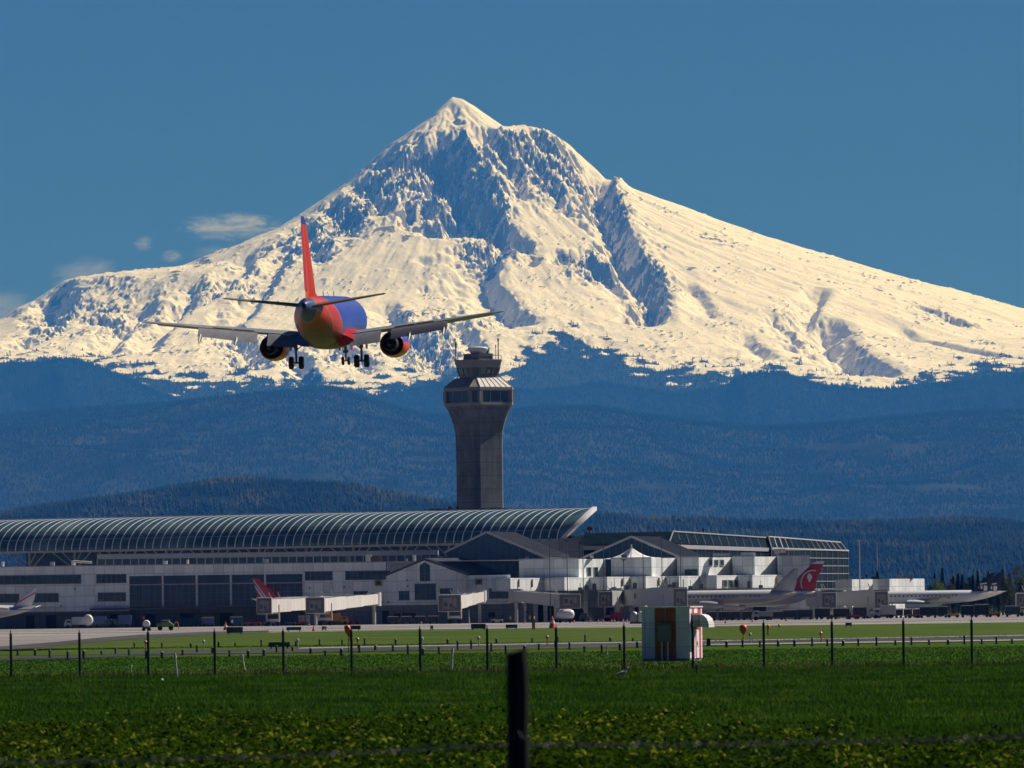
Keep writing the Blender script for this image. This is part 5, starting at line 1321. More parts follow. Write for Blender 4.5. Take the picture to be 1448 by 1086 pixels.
# ------------------------------------------------------------------ passenger boarding bridges
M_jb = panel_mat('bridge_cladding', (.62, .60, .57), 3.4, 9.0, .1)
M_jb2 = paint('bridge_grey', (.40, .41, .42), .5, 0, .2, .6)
def jet_bridge(label, cab, Yc, cabsize, end, Ye, h0=2.7, h1=2.7, col_px=None, stair=0, canopy_dir=-1, red_sign=None, shade=False):
    """cab and end are photo points of the floor line; tunnel runs between them in three nesting sections"""
    c, e = W(*cab, Yc), W(*end, Ye); 
    t = thing('jet_bridge', label, 'jet bridge', (c.x, c.y, 0)); o = Vector((c.x, c.y, 0))
    c -= o; e -= o
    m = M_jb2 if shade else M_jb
    d = (e - c); n = Vector((-d.y, d.x, 0)).normalized()
    for k, (u0, u1, g) in enumerate(((.0, .40, 1.0), (.36, .72, .92), (.70, 1.0, .84))):
        p, q = c.lerp(e, u0), c.lerp(e, u1); b = MB(); hh = h0 + (h1 - h0)*(u0+u1)/2
        b.bar(p + Vector((0, 0, hh/2)), q + Vector((0, 0, hh/2)), 2.9*g, hh*g); s = b.build('tunnel_section', m, t)
        b = MB(); b.bar(p + Vector((0, 0, hh/2)), p.lerp(q, .012) + Vector((0, 0, hh/2)), 2.9*g + .2, hh*g + .2); 
        b.bar(p + n*0 + Vector((0, 0, hh*(.5+g/2) + .06)), q + Vector((0, 0, hh*(.5+g/2) + .06)), 1.2, .1); b.build('section_collar', M_dkm, s)
    w, h = cabsize; b = MB(); dx = canopy_dir
    b.hexa([Vector((x, y, c.z - .35)) for x, y in ((-w/2,-1.6),(w/2,-1.6),(w/2,2.2),(-w/2,2.2))], [Vector((x, y, c.z - .35 + h)) for x, y in ((-w/2,-1.6),(w/2,-1.6),(w/2,2.2),(-w/2,2.2))]); cb = b.build('cab', m, t, bevel=.15)
    b = MB()
    for k in range(5): 
        g = k*.16; b.bx(-w/2 + .25 - g*.15, w/2 - .25 + g*.15, -1.75 - g, -1.62 - g, c.z - .2, c.z - .55 + h)
    b.build('cab_bellows', paint('bellows_grey', (.16, .17, .165), .7), cb)
    b = MB(); b.bx(-w*.30, w*.12, -2.48, -2.42, c.z + .4, c.z + h - 1.1); b.bx(w*.16, w*.3, -2.48, -2.42, c.z + .9, c.z + h - 1.1); b.build('cab_opening', paint('lit_cab_interior', (.30, .29, .28), .6), cb)  # flat panel; the interior's light is put into its pale colour
    b = MB(); b.bx(-w*.25, -w*.1, -2.56, -2.5, c.z + .9, c.z + 1.9); b.bx(w*.0, w*.10, -2.56, -2.5, c.z + .6, c.z + 1.6); b.build('cab_control_desk', M_dkm, cb)
    # lift legs with wheels
    u = .16; p = c.lerp(e, u)
    b = MB()
    for q in (-1, 1): b.tube([p + n*(q*1.5) + Vector((0, 0, h0*.6)), p + n*(q*1.5) + Vector((0, 0, -c.z + .9))], .2, 8)
    b.bar(p + n*-1.5 + Vector((0, 0, -c.z + 1.3)), p + n*1.5 + Vector((0, 0, -c.z + 1.3)), .5, .6); b.bar(p + n*-1.5 + Vector((0, 0, -.25)), p + n*1.5 + Vector((0, 0, -.25)), .35, .4)
    lg = b.build('lift_leg', M_jb, t)
    for q in (-1.1, 1.1):
        b = MB(); ctr = p + n*q; ctr.z = .5
        b.loft([[Vector((ctr.x + r*math.cos(2*math.pi*i/14), ctr.y + dy, .5 + r*math.sin(2*math.pi*i/14))) for i in range(14)] for dy, r in ((-.25,.38),(-.18,.5),(.18,.5),(.25,.38))]); b.build('wheel', M_tyre, lg)
    b = MB(); b.tube([e + Vector((0, 0, .2)), Vector((e.x, e.y, 0))], .42, 10); b.tube([e + Vector((0, 0, -.25)), e + Vector((0, 0, h1 + .2))], 1.75, 16); b.build('rotunda', m, t, smooth=40)
    for q, tt_ in ((-.4, .1), (.5, .2)):
        b = MB(); k = c.lerp(e, .08 + tt_) + Vector((q, 0, h0)); b.tube([k, k + Vector((-.5, 0, 1.0)), k + Vector((-.75, 0, 1.6))], .09, 6); b.build('roof_lamp', M_steel, t)
    if stair:
        b = MB(); a = c + Vector((stair*(w/2 + .3), -.2, 0)); z0 = a.z; n_ = 10
        for k in range(n_): b.box((a.x + stair*2.6*k/n_, a.y, z0*(1 - k/n_) - .05), (.34, 1.0, .06))
        for q in (-.5, .5): b.bar(a + Vector((0, q, 0)), Vector((a.x + stair*2.6, a.y + q, .05)), .1, .22); b.bar(a + Vector((0, q, 1.0)), Vector((a.x + stair*2.6, a.y + q, 1.05)), .07)
        b.build('service_stair', M_jb2, t)
    if red_sign:
        b = MB(); k = c.lerp(e, red_sign) + n*-1.55*(1 if n.y > 0 else -1) + Vector((0, 0, h0*.55)); b.box(k, (2.3, .12, 1.1), math.atan2(d.y, d.x)); sg = b.build('red_sign', M_redp, t)
        b = MB(); b.box(k + n*-.1*(1 if n.y > 0 else -1), (.16, .06, .55), math.atan2(d.y, d.x)); b.build('sign_marking', M_white, sg)
    return t
jet_bridge('leftmost jet bridge, its cab beside the red striped fin', (374, 866.5), 1965, (3.6, 3.9), (446, 862), 2010, 3.0, 3.0, shade=False)
jet_bridge('long sloping jet bridge left of centre, rising to the right', (446, 865.5), 1955, (4.4, 3.8), (529, 855.5), 2035, 3.0, 2.8)
jet_bridge('short jet bridge below the gabled white wall', (636, 863), 1975, (5.4, 4.0), (678, 852), 2036, 3.0, 2.7)
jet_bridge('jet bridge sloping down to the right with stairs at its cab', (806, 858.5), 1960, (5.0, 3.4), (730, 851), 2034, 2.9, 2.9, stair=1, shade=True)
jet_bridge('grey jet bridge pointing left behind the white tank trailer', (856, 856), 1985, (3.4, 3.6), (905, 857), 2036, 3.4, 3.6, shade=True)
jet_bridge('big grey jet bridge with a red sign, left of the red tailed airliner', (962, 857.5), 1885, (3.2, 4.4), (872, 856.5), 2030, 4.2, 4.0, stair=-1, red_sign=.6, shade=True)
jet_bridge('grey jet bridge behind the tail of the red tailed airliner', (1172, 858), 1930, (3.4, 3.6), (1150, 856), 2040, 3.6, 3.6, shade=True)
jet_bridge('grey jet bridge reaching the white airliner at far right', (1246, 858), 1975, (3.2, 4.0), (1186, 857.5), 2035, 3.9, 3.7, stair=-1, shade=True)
jet_bridge('pale jet bridge leaving the right edge of the photo', (1446, 857), 1990, (3.2, 3.4), (1480, 856), 2040, 3.2, 3.2)

# ------------------------------------------------------------------ ground vehicles and equipment
def gx_(px, Y): return XO(px, Y, 866 + 2.5/Y*F)
def wheels(t, pos, r, w=.28):
    for x, y in pos:
        b = MB(); b.loft([[Vector((x + q*math.cos(2*math.pi*i/16), y + dy, r + q*math.sin(2*math.pi*i/16))) for i in range(16)] for dy, q in ((-w/2, r*.7), (-w/2*.8, r), (w/2*.8, r), (w/2, r*.7))]); b.build('wheel', M_tyre, t)
def truck(label, px, Y, L, H, cabc, boxc, face=1, cat='truck', rz=0.0):
    t = thing('service_truck', label, cat, (gx_(px, Y), Y, 0.02), rz); f = face
    b = MB(); lc = min(2.0, L*.34); b.prism([(f*(L/2 - lc), -1.05, .55), (f*L/2, -1.05, .55), (f*L/2, -1.05, 1.25), (f*(L/2 - .5), -1.05, 2.1), (f*(L/2 - lc), -1.05, 2.15)], (0, 2.1, 0)); c = b.build('cab', paint('cab_' + label[:14].replace(' ', '_'), cabc, .4), t, bevel=.06)
    b = MB(); b.prism([(f*(L/2 - .06), -.9, 1.28), (f*(L/2 - .5), -.9, 2.02), (f*(L/2 - .46), -.9, 2.02), (f*(L/2 - .02), -.9, 1.28)], (0, 1.8, 0)); b.box((f*(L/2 - lc*.6), -1.07, 1.65), (lc*.5, .04, .55)); b.build('window', M_glass, c)
    b = MB(); b.bx(f*(L/2 - lc - .1), -f*L/2, -1.15, 1.15, .9, H); b.build('cargo_box', paint('box_' + label[:14].replace(' ', '_'), boxc, .45), t, bevel=.05)
    b = MB(); b.bx(-L/2 + .1, L/2 - .1, -.8, .8, .5, .85); b.build('chassis', M_dkm, t)
    wheels(t, [(f*(L/2 - .9), -.95), (f*(L/2 - .9), .95), (-f*(L/2 - 1.1), -.95), (-f*(L/2 - 1.1), .95)], .45)
    return t
def tug(label, px, Y, col, face=1, rz=0.0):
    t = thing('baggage_tug', label, 'tug', (gx_(px, Y), Y, 0.02), rz); f = face
    b = MB(); b.prism([(-f*1.4, -.75, .35), (f*1.4, -.75, .35), (f*1.4, -.75, .85), (f*.5, -.75, 1.05), (-f*.1, -.75, .8), (-f*1.4, -.75, .95)], (0, 1.5, 0)); bd = b.build('body', paint('tug_' + label[:12].replace(' ', '_'), col, .4), t, bevel=.05)
    b = MB()
    for x, y in ((f*.35, -.65), (f*.35, .65), (-f*.7, -.65), (-f*.7, .65)): b.bar((x, y, .8), (x, y, 1.75), .07)
    b.bx(-.85 if f > 0 else -.5, .5 if f > 0 else .85, -.75, .75, 1.75, 1.83); b.build('roof_frame', M_dkm, bd)
    b = MB(); b.box((-f*.35, 0, .95), (.5, 1.1, .12)); b.box((-f*.6, 0, 1.2), (.12, 1.1, .5)); b.build('seat', M_black, t)
    wheels(t, [(f*.9, -.7), (f*.9, .7), (-f*.9, -.7), (-f*.9, .7)], .33)
    return t
def cart(label, px, Y, col, w=3.0, h=2.2, group=None):
    t = thing('baggage_cart', label, 'baggage cart', (gx_(px, Y), Y, 0.02), 0, group)
    b = MB(); b.bx(-w/2, w/2, -.75, .75, .5, .65)
    for x in (-w/2 + .06, w/2 - .06):
        for y in (-.7, .7): b.bar((x, y, .6), (x, y, h), .1)
    b.hexa([Vector((x, y, h)) for x, y in ((-w/2, -.85), (w/2, -.85), (w/2, .85), (-w/2, .85))], [Vector((x, y, h + .15)) for x, y in ((-w/2 + .1, -.6), (w/2 - .1, -.6), (w/2 - .1, .6), (-w/2 + .1, .6))])
    b.build('frame', M_dkm, t)
    b = MB(); b.bx(-w/2 + .12, w/2 - .12, -.66, .66, .66, h - .05); b.build('curtain', paint('cart_' + '%d' % int(col[0]*1000 + col[2]*97), col, .8, 0, .3, 1.5), t)
    b = MB(); b.bar((w/2, 0, .45), (w/2 + .8, 0, .35), .09); b.build('tow_bar', M_dkm, t)
    wheels(t, [(-w/2 + .5, -.7), (-w/2 + .5, .7), (w/2 - .5, -.7), (w/2 - .5, .7)], .28, .18)
    return t
YA = 1900.0
truck('white and blue van parked in the shade under the left concourse', 106, 2040, 5.2, 2.7, (.55, .58, .62), (.50, .55, .62), -1, 'van')
truck('dark blue box truck under the left concourse, left of two', 146, 2042, 5.0, 2.8, (.05, .10, .22), (.06, .12, .25), 1)
truck('dark blue box truck under the left concourse, right of two', 171, 2042, 5.0, 3.0, (.05, .10, .22), (.06, .14, .28), -1)
t = thing('tank_trailer', 'pale round ended tank trailer beside the white and blue van', 'tank trailer', (gx_(124.5, 2035), 2035, .02))
b = MB(); b.loft([[Vector((r*math.cos(2*math.pi*i/20), y, 2.0 + r*1.15*math.sin(2*math.pi*i/20))) for i in range(20)] for y, r in ((-2.2,.3),(-2.1,.95),(-1.9,1.15),(2.0,1.15),(2.2,.6))]); b.build('tank', M_white, t, smooth=50)
b = MB(); b.bx(-.9, .9, -1.9, 1.9, .5, .95); b.build('chassis', M_dkm, t); wheels(t, [(-.9, -1.2), (.9, -1.2), (-.9, 1.2), (.9, 1.2)], .42)
# sprayer-like green vehicle and the white round machine, nearer the grass
t = thing('green_utility_truck', 'bright green utility truck with a raised boom at the edge of the apron', 'truck', (gx_(234, 1560), 1560, .02))
b = MB(); b.prism([(-1.6,-.9,.6),(1.5,-.9,.6),(1.6,-.9,1.0),(1.1,-.9,1.35),(.6,-.9,1.75),(-.5,-.9,1.8),(-.9,-.9,1.3),(-1.6,-.9,1.2)], (0, 1.8, 0)); bd = b.build('body', paint('leaf_green_paint', (.16, .27, .04), .4), t, bevel=.08)
b = MB(); b.bx(-.7, .6, -.95, .95, 1.45, 1.72); b.build('window', M_glass, bd); b = MB(); b.bx(-.6, .7, -.8, .8, 1.82, 1.95); b.build('roof_rack', M_steel, bd)
b = MB(); b.tube([(1.4,0,1.0),(1.9,0,1.5),(2.25,0,1.45),(2.35,0,.9),(2.4,0,.3)], .1, 8); b.build('boom', paint('orange_boom', (.5,.22,.05), .5), t)
wheels(t, [(-1.0,-.85),(-1.0,.85),(1.0,-.85),(1.0,.85)], .42)
t = thing('airfield_light_cart', 'round white headed cart with dark base left of the green truck', 'equipment cart', (gx_(207, 1520), 1520, .02))
b = MB(); b.loft([[Vector((r*math.cos(2*math.pi*i/20), y, 1.3 + r*math.sin(2*math.pi*i/20))) for i in range(20)] for y, r in ((-.6,.2),(-.5,.55),(-.2,.68),(.4,.68),(.6,.3))]); b.build('white_drum', M_white, t, smooth=50)
b = MB(); b.bx(-.7, .7, -.6, .6, .35, .75); b.bar((-.55, 0, .7), (-.55, 0, 2.2), .12); b.build('frame', M_dkm, t)
b = MB(); b.tube([(-.55, 0, 2.2), (-.55, 0, 2.6)], .22, 10); b.build('red_beacon', M_redp, t); wheels(t, [(-.5,-.55),(.5,-.55),(-.5,.55),(.5,.55)], .3, .2)
cart('blue baggage cart in the shade under the glazed bays', 294, 2035, (.10, .12, .30))
cart('dark blue baggage cart right of the blue one, near a walking figure', 334, 2038, (.04, .09, .22))
tug('red baggage tug, left of the two beside the red cart', 352, 2030, (.45, .03, .04), -1)
tug('red baggage tug under the leftmost jet bridge cab', 361, 2022, (.5, .04, .04), 1)
tug('pale blue tug at the foot of the leftmost jet bridge', 381, 1990, (.35, .42, .48), 1)
tug('dull teal tug behind the leftmost bridge legs', 410, 2000, (.10, .20, .24), -1)
tug('red tug half hidden under the leftmost jet bridge', 424, 2025, (.42, .04, .04), 1)
cart('pale covered cart under the long sloping jet bridge', 430, 2030, (.32, .33, .36))
truck('orange lift truck under the long sloping jet bridge', 477, 2020, 5.5, 2.8, (.62, .25, .03), (.55, .24, .04), 1)
tug('dark red tug in the shade of the grey ground floor wall', 500, 2035, (.22, .03, .03), -1)
tug('white and red tug beside the short jet bridge column', 703, 1985, (.55, .52, .5), -1)
t = thing('tank_trailer', 'white tank trailer with a domed back at the stairs of the sloping jet bridge', 'tank trailer', (gx_(799, 1880), 1880, .02))
b = MB(); b.loft([[Vector((x, r*math.cos(2*math.pi*i/20), 1.9 + r*math.sin(2*math.pi*i/20))) for i in range(20)] for x, r in ((-1.8,.4),(-1.6,.9),(-1.0,1.1),(1.2,1.15),(1.9,.8),(2.1,.2))]); b.build('tank', M_white, t, smooth=50)
b = MB(); b.bx(-1.7, 1.7, -.8, .8, .45, .85); b.bar((-1.6, -.6, .8), (-1.6, -.6, 2.8), .1); b.bar((-1.6, -.6, 2.75), (-.2, -.6, 2.95), .1); b.build('frame', M_dkm, t); wheels(t, [(-1.1,-.75),(1.1,-.75),(-1.1,.75),(1.1,.75)], .4)
truck('dark catering truck behind the stairs of the sloping jet bridge', 836, 1990, 5.5, 3.4, (.10, .11, .12), (.07, .075, .08), -1)
cart('red covered cart between the grey jet bridges', 872, 1990, (.40, .04, .06)); cart('navy covered cart beside the red covered cart', 883, 1995, (.05, .10, .24))
t = thing('water_tank', 'pair of pale grey upright tanks beside the striped equipment hut', 'tank', (gx_(901, 1500), 1500, .02))
for q in (-.55, .75):
    b = MB(); b.lathe([(.62, .5), (.66, .6), (.66, 1.9), (.5, 2.2), (.2, 2.35), (.05, 2.4)], 20, c=(q, 0, 0)); b.build('drum', M_white if q > 0 else M_frame, t, smooth=50)
b = MB(); b.bx(-1.3, 1.5, -.6, .6, .2, .5); b.build('base_frame', M_dkm, t)
for k, (px, yy, w_, h_, c_) in enumerate(((1098, 1880, 3.4, 1.9, (.05,.07,.07)), (1118, 1880, 3.2, 2.2, (.05,.055,.06)), (1138, 1880, 3.6, 2.3, (.045,.05,.055)), (1163, 1860, 3.4, 2.5, (.03,.035,.04)), (1190, 1870, 3.6, 2.4, (.04,.045,.05)), (1216, 1880, 3.0, 2.6, (.045,.045,.05)), (1313, 1900, 4.0, 2.5, (.02,.025,.03)), (1330, 1905, 3.4, 2.5, (.02,.04,.045)), (1368, 1900, 3.0, 2.6, (.015,.015,.02)), (1388, 1900, 3.4, 2.8, (.015,.02,.025)), (1432, 1900, 3.4, 2.4, (.05,.06,.08)))):
    cart(('dark baggage container cart under the red tailed jet, leftmost of its row', 'dark container cart under the tail cone of the red tailed jet', 'wide dark container cart behind the red tailed jet', 'nearly black container cart below the grey jet bridge', 'charcoal container cart left of the dark red tug', 'tall charcoal container cart right of the dark red tug', 'wide black container cart under the wing of the far right jet', 'dark teal container cart under the body of the far right jet', 'black container cart below the dark fins', 'tall black container cart with pale end near the right edge', 'slate container cart at the right edge')[k], px, yy, c_, w_, h_)
tug('dark red tug among the container carts right of centre', 1207, 1850, (.16, .03, .025), 1); tug('white tug behind the grey jet bridge legs', 1232, 1930, (.55, .56, .58), -1)
tug('red tug under the nose of the white airliner at far right', 1292, 1900, (.42, .07, .10), 1); tug('yellow fronted tug under the far right jet', 1348, 1890, (.45, .33, .08), -1); tug('small red tug near the right edge of the apron', 1406, 1900, (.4, .05, .05), 1)
truck('white belt loader truck below the red tailed jet', 1078, 1870, 4.6, 2.0, (.5, .5, .5), (.28, .30, .30), -1)
truck('white high loader beside the engine of the far right jet', 1250, 1930, 5.4, 3.0, (.5, .52, .56), (.42, .44, .48), -1)

# trains of plain carts: nothing tells one cart of a train from the next
def train(label, group, px0, n, dpx, Y, col, w=2.6, h=1.9):
    cart(label, px0, Y, col, w, h, group); base = bpy.context.scene.objects[-1] if False else [o for o in COL.objects if o.get('group') == group][0]
    for k in range(1, n): dup(base, (gx_(px0 + dpx*k, Y), Y, .02), 0, label, group)
train('dark cart in the train of carts under the gabled white wall', 'cart train under the gabled wall', 556, 4, 19, 2030, (.05, .06, .075), 2.6, 1.8)
train('low grey cart in the train in front of the stepped concourse', 'cart train before the stepped concourse', 905, 4, 18, 1960, (.12, .13, .14), 2.5, 1.5)
train('dark container in the row under the fuselage of the red tailed jet', 'container row under the red tailed jet', 1006, 4, 17, 1930, (.03, .035, .04), 2.4, 2.0)
train('dark container in the row left of the far right airliner', 'container row left of the far right airliner', 1258, 4, 13, 1955, (.04, .045, .055), 2.0, 2.1)
train('dark blue cart in the row under the left glazed bays', 'cart row under the left glazed bays', 250, 3, 15, 2045, (.03, .05, .10), 2.2, 2.0)
# cones and staff
def cone(label, px, Y, h=.75, group='orange cones along the apron'):
    t = thing('traffic_cone', label, 'cone', (gx_(px, Y), Y, .02), 0, group)
    b = MB(); b.box((0, 0, .03), (.5*h/.75, .5*h/.75, .06)); b.lathe([(.2*h/.75, .06), (.13*h/.75, h*.5), (.05, h)], 14); b.build('body', paint('cone_orange', (.75, .16, .05), .5), t, smooth=50)
    b = MB(); b.lathe([(.165*h/.75, h*.36), (.135*h/.75, h*.58)], 14); b.build('white_band', M_white, t); return t
CG = 'orange traffic cone standing on the apron in front of the terminal'
for px, Y in ((437,1930),(596,1985),(742,1900),(812,1900),(834,1890),(846,1900),(853,1895),(865,1890),(869,1900),(881,1890),(887,1900),(1026,1560),(1112,1700),(1064,1650)): cone(CG, px, Y)
cone('tall red cone on the apron below the glazed bays', 319, 1500, 1.5, None); cone('tall salmon cone at the grass edge below the sloping jet bridge', 781, 1290, 1.9, None); cone('small orange cone just right of the dark green mast', 443.5, 1310, .9, None)

def person(label, px, Y, vest, legs, rz=0.0, stride=.18):
    t = thing('person', label, 'person', (gx_(px, Y), Y, .02), rz)
    me = bpy.data.meshes.new('body'); J = [((0,0,.92),.13),((0,0,1.18),.135),((0,0,1.42),.12),((0,0,1.52),.055),((0,-.02,1.66),.10),((0,-.01,1.76),.085),
         ((.17,0,1.42),.06),((.22,.05,1.15),.045),((.2,-.1,.92),.035),((-.17,0,1.42),.06),((-.23,-.04,1.15),.045),((-.2,-.16,.94),.035),
         ((.09,0,.85),.09),((.10,-stride*.4,.5),.06),((.10,-stride*.6,.08),.045),((.10,-stride*.6-.16,.04),.04),((-.09,0,.85),.09),((-.10,stride*.3,.5),.06),((-.10,stride,.09),.045),((-.10,stride-.15,.04),.04)]
    E = [(0,1),(1,2),(2,3),(3,4),(4,5),(2,6),(6,7),(7,8),(2,9),(9,10),(10,11),(0,12),(12,13),(13,14),(14,15),(0,16),(16,17),(17,18),(18,19)]
    me.from_pydata([j[0] for j in J], E, []); o = bpy.data.objects.new('body', me); COL.objects.link(o); o.parent = t
    sk = o.modifiers.new('skin', 'SKIN')
    for i, j in enumerate(J): me.skin_vertices[0].data[i].radius = (j[1], j[1])
    me.skin_vertices[0].data[0].use_root = True
    o.modifiers.new('sub', 'SUBSURF').levels = 1
    m = NT('clothed_' + label[:10].replace(' ', '_')); x, y, z = m.sep()
    c = m.mix(m.step(z, .9, .93), legs, vest); c = m.mix(m.step(z, 1.5, 1.53), c, (.32, .18, .12)); c = m.mix(m.step(z, 1.72, 1.74), c, (.03, .02, .015)); m.set(c, .8, 0, .2); me.materials.append(m.m)
    return t
person('walking figure in a pale top and dark trousers under the glazed bays', 328, 1990, (.55, .54, .52), (.03, .035, .05), .4)
person('figure in an orange vest below the sunlit lower wall, left of two', 749, 1960, (.7, .30, .04), (.10, .09, .08), 0)
person('figure in a yellow orange vest below the sunlit lower wall, right of two', 755.5, 1955, (.7, .40, .05), (.08, .08, .09), 1.0)
person('figure in a green vest standing by the pillar below the sunlit lower wall', 721.5, 1975, (.30, .45, .05), (.06, .06, .07), -.6)

# airfield guidance signs on the grass edge
def guide_sign(label, px, py, w, h, front, feet=.25):
    p = G(px, py); Y = p.y
    t = thing('airfield_sign', label, 'airfield sign', (p.x, Y, 0)); wm, hm = M2(w, Y), M2(h, Y)
    b = MB(); b.box((0, 0, feet + (hm - feet)/2), (wm, .35, hm - feet)); bd = b.build('panel_box', paint('sign_box_dark', (.02, .026, .02), .5), t, bevel=.04)
    if front:
        b = MB(); b.box((wm*front[1], -.19, feet + (hm - feet)/2), (wm*front[2], .03, (hm - feet)*.9)); b.build('face', front[0], bd)
    for k in (-.38, .38):
        b = MB(); b.tube([(k*wm, 0, 0), (k*wm, 0, feet + .05)], .06, 8); b.build('leg', M_dkm, t)
    return t
M_olive = paint('olive_sign_face', (.09, .085, .02), .5); M_dgreen = paint('dark_green_sign_back', (.03, .05, .035), .6)
guide_sign('black and olive airfield sign box on the grass edge, left', 332, 897.5, 23, 11, (M_olive, .18, .62))
guide_sign('dark green airfield sign box below the leftmost jet bridge', 415.5, 893.5, 21, 7, (M_dgreen, 0, .96))
guide_sign('small yellow and black airfield sign beside an orange cone', 458.5, 892.5, 6.5, 7, (paint('yellow_sign_face', (.45,.36,.03), .5), .15, .6))
guide_sign('dark airfield sign box behind the slanted orange balloon marker', 498.5, 892.5, 23, 8, (M_dgreen, .1, .7))
guide_sign('dark airfield sign box below the short jet bridge', 676.5, 891.5, 21, 9.5, (M_dgreen, 0, .95))
guide_sign('olive airfield sign box right of the wooden post', 723.5, 890.5, 16.5, 7.5, (M_olive, 0, .96))
guide_sign('small upright ochre marker sign on the grass edge', 754.5, 891, 4.5, 12, (paint('ochre_face', (.35,.24,.03), .5), 0, .8))
guide_sign('small green marker sign between two dark signs', 610.5, 891.5, 4, 7, (M_olive, 0, .8))
guide_sign('low black sign box with pale end lights in the grass strip', 395, 917.5, 30.5, 9.5, None, .15)
guide_sign('small dark upright sign box in the grass at right', 1200, 887, 9, 6.5, None)
guide_sign('dark box beside the striped hut at the taxiway edge', 1002, 913.5, 5.5, 11, None, .05)

# light masts in front of the terminal
def mast(label, px, ptop, Y, r=.09, head=True, pole=None):
    t = thing('light_mast', label, 'light mast', (XO(px, Y), Y, 0)); zt = ZO(px, ptop, Y)
    b = MB(); b.tube([(0, 0, 0), (0, 0, zt)], [r*1.3, r], 8); b.build('pole', pole or M_dkm, t)
    if head: b = MB(); b.box((0, 0, zt + .1), (1.1, .5, .25)); b.box((0, 0, zt - .15), (.3, .3, .4)); b.build('lamp_head', pole or M_dkm, t)
for lb, px, py, Y in (('tall thin light mast before the grey stepped wall left of centre', 778, 762, 1965), ('thin light mast by the canopy tip', 825, 764, 2000), ('light mast between the two glazed gables', 854, 765, 2005), ('short headed light mast left of the tent roof', 802.5, 765, 2010), ('light mast right of the tent roof', 910, 782, 1965),
                      ('light mast in front of the second gable roof', 936.5, 759, 2000), ('slim mast before the grey wall under the second gable', 882.5, 792, 1990), ('light mast at the left end of the glass block', 963, 765, 1990), ('white pole left of the red tailed airliner', 966.5, 819, 1900)):
    mast(lb, px, py, Y, pole=M_steel if px == 966.5 else None, head=px != 966.5, r=.16 if px == 966.5 else .09)
mast('tall grey light mast between the glass block and the pines', 1216, 765, 2080, .13, True, M_frame); mast('distant thin mast right of the tall grey light mast', 1241, 768, 2300, .08, False, M_frame)
mast('white pole under the white fin wall of the gabled end', 663, 862, 2030, .12, False, M_steel)

# ------------------------------------------------------------------ balloon markers
def balloon(label, px, pc, pb, w, h, Y, col, lean=0.0, pole=False):
    p = W(px, pc, Y); t = thing('balloon_marker', label, 'balloon marker', (p.x, Y, 0)); k = Y/F; zc = p.z; zb = ZO(px, pb, Y)
    b = MB(); hw, hh = w/2*k, h/2*k
    prof = [(.02, -1.0), (.22, -.86), (.55, -.55), (.85, -.15), (1.0, .25), (.92, .6), (.66, .86), (.3, .98), (.02, 1.0)]
    b.lathe([(r*hw, z*hh) for r, z in prof], 20); o = b.build('envelope', paint('balloon_' + '%d' % int(col[1]*1000), col, .45, 0, .12, 2), t, smooth=60); o.location = (0, 0, zc); o.rotation_euler = (0, lean, 0)
    b = MB(); b.lathe([(.1*hw, -.08), (.28*hw, -.22), (.02, -.02)], 10); b.build('neck', MATS['balloon_' + '%d' % int(col[1]*1000)], o, loc=(0, 0, -hh*.95))
    b = MB(); b.tube([(0, 0, max(0, zb)), (0, 0, zc - hh*.9)], .02, 6); b.build('tether', M_dkm, t)
balloon('slanted orange balloon marker by a fence post, left of the wooden post', 492.5, 893, 922, 9.5, 19, 372, (.72, .13, .03), R(-12))
balloon('round orange balloon marker right of the striped hut', 1051, 890.5, 905, 11.5, 15, 500, (.72, .12, .03))
balloon('small pale orange balloon marker beside a fence post at right', 1086, 888, 900, 5, 10, 520, (.65, .36, .14), R(8))
balloon('tiny amber balloon marker low on the grass at right', 1102, 884.5, 892, 6, 4, 900, (.7, .42, .12), R(60))
